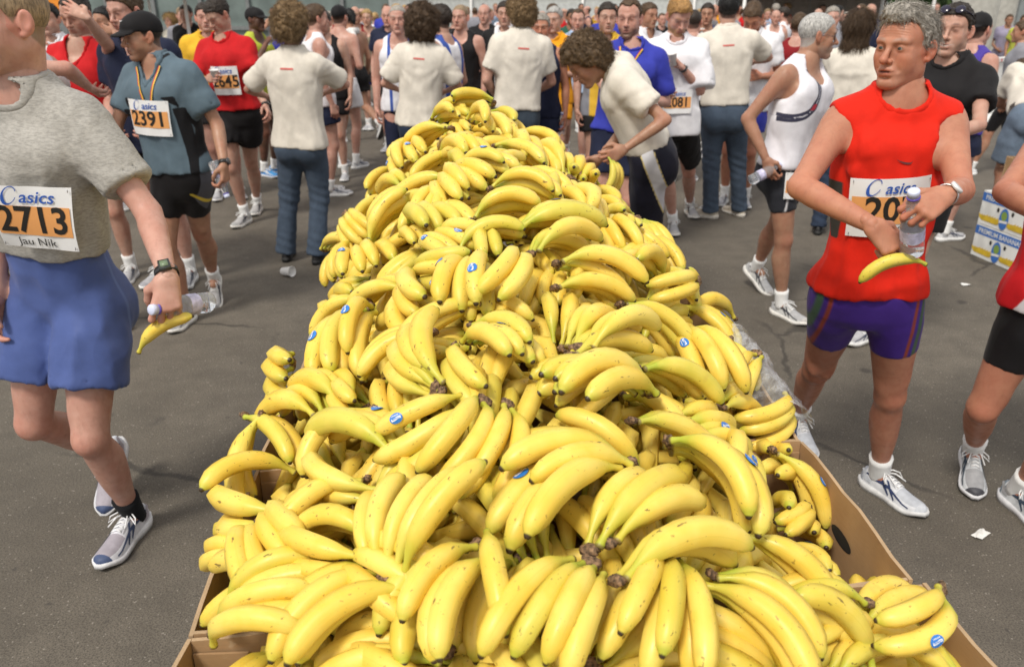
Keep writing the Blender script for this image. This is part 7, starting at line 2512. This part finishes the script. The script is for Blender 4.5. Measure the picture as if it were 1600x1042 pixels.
# everything deeper, too many to count
lowp = []
for sd, (L, an) in enumerate(((.185, 75), (.19, 60), (.175, 90))):
    me = banana_mesh(L, an, .0205, 30 + sd, nseg=10, nr=6)
    co = np.array([v.co for v in me.vertices])
    uvl = np.array([l.uv for l in me.uv_layers[0].data]); li = np.array([l.vertex_index for l in me.loops])
    uv = np.zeros((len(co), 2)); uv[li] = uvl
    fc = [tuple(p.vertices) for p in me.polygons]
    quads = np.array([f for f in fc if len(f) == 4])
    lowp.append((co, uv, quads))
    bpy.data.meshes.remove(me)
bv, bf, bu, nb0 = [], [], [], 0
for dep in (.085, .135):
    yy = .62
    while yy < 4.0:
        ins = .09 * (yy < 1.75)
        xl, xr = np.interp(yy, HY, HL) + .03 + ins, np.interp(yy, HY, HR) - .04 - ins
        xx = xl
        while xx < xr:
            y1 = yy + frg.uniform(-.03, .03)
            nn = heap_n(xx, y1)
            q = frg.uniform(0, 6.28)
            d = nrm(np.cross(nn, (math.cos(q), math.sin(q), 0)))
            c = nrm(nn + np.cross(nn, d) * frg.uniform(-.8, .8)); c = nrm(c - d * np.dot(c, d))
            w = np.cross(c, d)
            co, uv, quads = frg.choice(lowp)
            zz = float(heap_z(xx, y1)) - dep
            p0 = V3(xx, y1, zz) - d * .09
            bv.append(p0 + co[:, :1] * d + co[:, 1:2] * w + co[:, 2:3] * c)
            bf.append(quads + nb0); bu.append(uv); nb0 += len(co)
            xx += .062
        yy += .075
dd = obj('buried_bananas', make_mesh('buried_bananas', np.concatenate(bv), np.concatenate(bf), [BANANA], True, uv=np.concatenate(bu)))
tag(dd, 'deep mass of bananas glimpsed through the gaps of the heap', None, None, 'stuff')
# ------------------------------------------------------------------ things held and dropped
def grip(s, q): return s.grips[q]
g = grip(red, 'r')
yb = g['p'][1] - .045
A_, B_ = at_y(1338, 446, yb), at_y(1438, 418, yb - .01)
held_banana((A_ + B_) / 2 + V3(0, 0, .03), A_ - B_, V3(-.15, -.25, .95), 'loose yellow banana pinched in the fingers of the red sleeveless runner', BM[2])
g = grip(red, 'l')
bottle(g['p'] + V3(.0, .015, -.03), V3(-.30, -.35, .85), 'half crushed clear water bottle with purple ring held by the red sleeveless runner', .215, .031)
g = grip(m27, 'l')
bottle(g['p'] + V3(.03, .03, -.01), V3(-.45, -.85, .20), 'clear water bottle with pale blue cap held by the 2713 runner', .20, .030)
yb = g['p'][1] - .02
A_, B_ = at_y(213, 546, yb), at_y(285, 498, yb + .02)
held_banana((A_ + B_) / 2 + V3(0, 0, .02), B_ - A_, V3(-.3, -.2, .9), 'yellow banana dangling from the hand of the 2713 runner', BM[3])
g = grip(m23, 'l')
bottle(g['p'], V3(.3, -.2, -.9), 'crumpled clear water bottle hanging from the hand of the 2391 runner', .20, .031)
g = grip(tk, 'r')
bottle(g['p'] + V3(-.05, -.03, .0), V3(.75, .2, .35), 'clear water bottle carried level by the grey haired singlet runner', .20, .030)
g = grip(m26, 'r')
cup(g['p'] + V3(0, -.01, .02), V3(.05, -.1, 1), 'white paper cup in the hand of the 2645 runner')
g = grip(mw, 'l')
cup(g['p'] + V3(0, -.02, .02), V3(-.2, -.1, 1), 'white paper cup raised by the blond man in white')
g = grip(mw, 'r')
held_banana(g['p'] + V3(0, -.02, 0), V3(.2, -.3, .9), V3(.9, .1, .1), 'half peeled banana held low by the blond man in white', BSMALL[1])
g = grip(gtan, 'l')
bottle(g['p'], V3(0, 0, 1), 'slim clear bottle hanging from the hand of the tanned navy singlet man', .20, .028)
for s_ in PEOPLE:
    lab = s_.P['label']
    if s_.P.get('arm_r') == 'drink' and s_.lod <= 1:
        g = grip(s_, 'r')
        if 'bottle' in lab: bottle(g['p'], V3(*( -s_.hax[1] * .75 + V3(0, 0, -.65))), 'tilted clear bottle drunk from by the ' + ('dark skinned man in the cap' if 'dark skinned' in lab else 'dark haired man at upper left'), .20, .030)
        else: cup(g['p'], -s_.hax[1] * .5 + V3(0, 0, .8), 'white cup at the lips of the ' + ('balding light blue runner' if 'light blue' in lab else 'slate singlet runner'))
# the pair of bananas in the youth's gloved hand
g = grip(youth, 'l')
bunch(g['p'] + V3(.0, -.02, .0), V3(-.12, -.25, -.95), V3(.85, -.35, .1), 3, 'three ripe bananas hanging from the bending youth\'s hand', 1.0, fan=10, rg=random.Random(5), group='bananas carried in hands')
g = grip(hl, 'l')
bunch(g['p'] + V3(.0, -.04, .04), V3(.9, -.2, -.3), V3(.1, -.2, .95), 3, 'three bananas cradled by the long haired helper', .95, rg=random.Random(6), group='bananas carried in hands')
# litter on the asphalt
q = at_z(449, 424, .036)
cup(q, V3(.85, -.45, .12), 'crushed white plastic cup lying on the asphalt below the jeans of the frizzy haired woman', r=.036, L=.09)
LIT = plain('white paper litter', (.72, .71, .68), .8)
lrg = random.Random(4)
LITTER = [(1508, 445, 'torn white paper scrap on the asphalt right of the red sleeveless runner'), (1533, 236, 'white fleck of paper on the ground near the barrier'), (1532, 835, 'thin white paper shred by the striding foot at lower right'),
          (1225, 418, 'small pale wrapper beside the striding singlet runner'), (452, 560, 'tiny pale scrap on the asphalt left of the boxes'), (1105, 188, 'flattened white cup lying behind the blond man'), (545, 335, 'white fleck lying right of the frizzy haired woman')]
for i, (px, py, lab) in enumerate(LITTER):
    p = at_z(px, py, .004)
    sz = .026 if i in (0, 2) else .014
    n = 6
    vs, fs = [], []
    for j in range(4):
        for k in range(4):
            vs.append((sz * (j - 1.5) * .8 + lrg.uniform(-.2, .2) * sz, sz * (k - 1.5) * .45 + lrg.uniform(-.2, .2) * sz, lrg.uniform(.0, .35) * sz + .001))
    fs = [(j * 4 + k, (j + 1) * 4 + k, (j + 1) * 4 + k + 1, j * 4 + k + 1) for j in range(3) for k in range(3)]
    o = obj('paper_scrap', make_mesh('paper_scrap', vs, fs, [LIT], False), None, tuple(p))
    o.rotation_euler = (0, 0, lrg.uniform(0, 3))
    tag(o, lab, 'litter', 'scraps of litter on the asphalt')
# clear plastic liner spilling over the right hand boxes
lin = NT('thin plastic liner')
tb_ = lin.n.new('ShaderNodeBsdfTransparent')
mx_ = lin.n.new('ShaderNodeMixShader')
lin.bs(Base_Color=(.72, .74, .78), Roughness=.18, Specular_IOR_Level=.8)
co_ = lin.tc('Object')
lin.l.new(lin.ss(lin.noise(co_, 22, 4, .65), .35, .7, .10, .50), mx_.inputs[0])
lin.l.new(tb_.outputs[0], mx_.inputs[1]); lin.l.new(lin.b.outputs[0], mx_.inputs[2]); lin.l.new(mx_.outputs[0], lin.out.inputs[0])
lin.bump(lin.noise(co_, 30, 4, .7), .8, .01)
for (y0, y1, lab, sd) in ((1.62, 2.12, 'crumpled clear plastic liner spilling over the right row of boxes beside the red runner', 1), (2.75, 3.2, 'crumpled clear plastic liner by the bending youth\'s trousers', 2)):
    n, m_ = 26, 10
    vs = []
    for i in range(n):
        for j in range(m_):
            y = y0 + (y1 - y0) * i / (n - 1)
            xr = float(np.interp(y, HY, HR)) + .02
            u = j / (m_ - 1)
            vs.append((xr - .08 + .14 * u, y, RIM + .035 + .055 * math.sin(u * 2.6) - .12 * max(0, u - .6)))
    vs = np.array(vs)
    vs += np.stack([vnoise(vs, 24, sd) * .016, vnoise(vs, 24, sd + 1) * .012, vnoise(vs, 20, sd + 2) * .022], 1)
    fs = [(i * m_ + j, (i + 1) * m_ + j, (i + 1) * m_ + j + 1, i * m_ + j + 1) for i in range(n - 1) for j in range(m_ - 1)]
    tag(obj('plastic_liner', make_mesh('plastic_liner', vs, fs, [lin.m])), lab, 'plastic sheet', 'plastic liners')
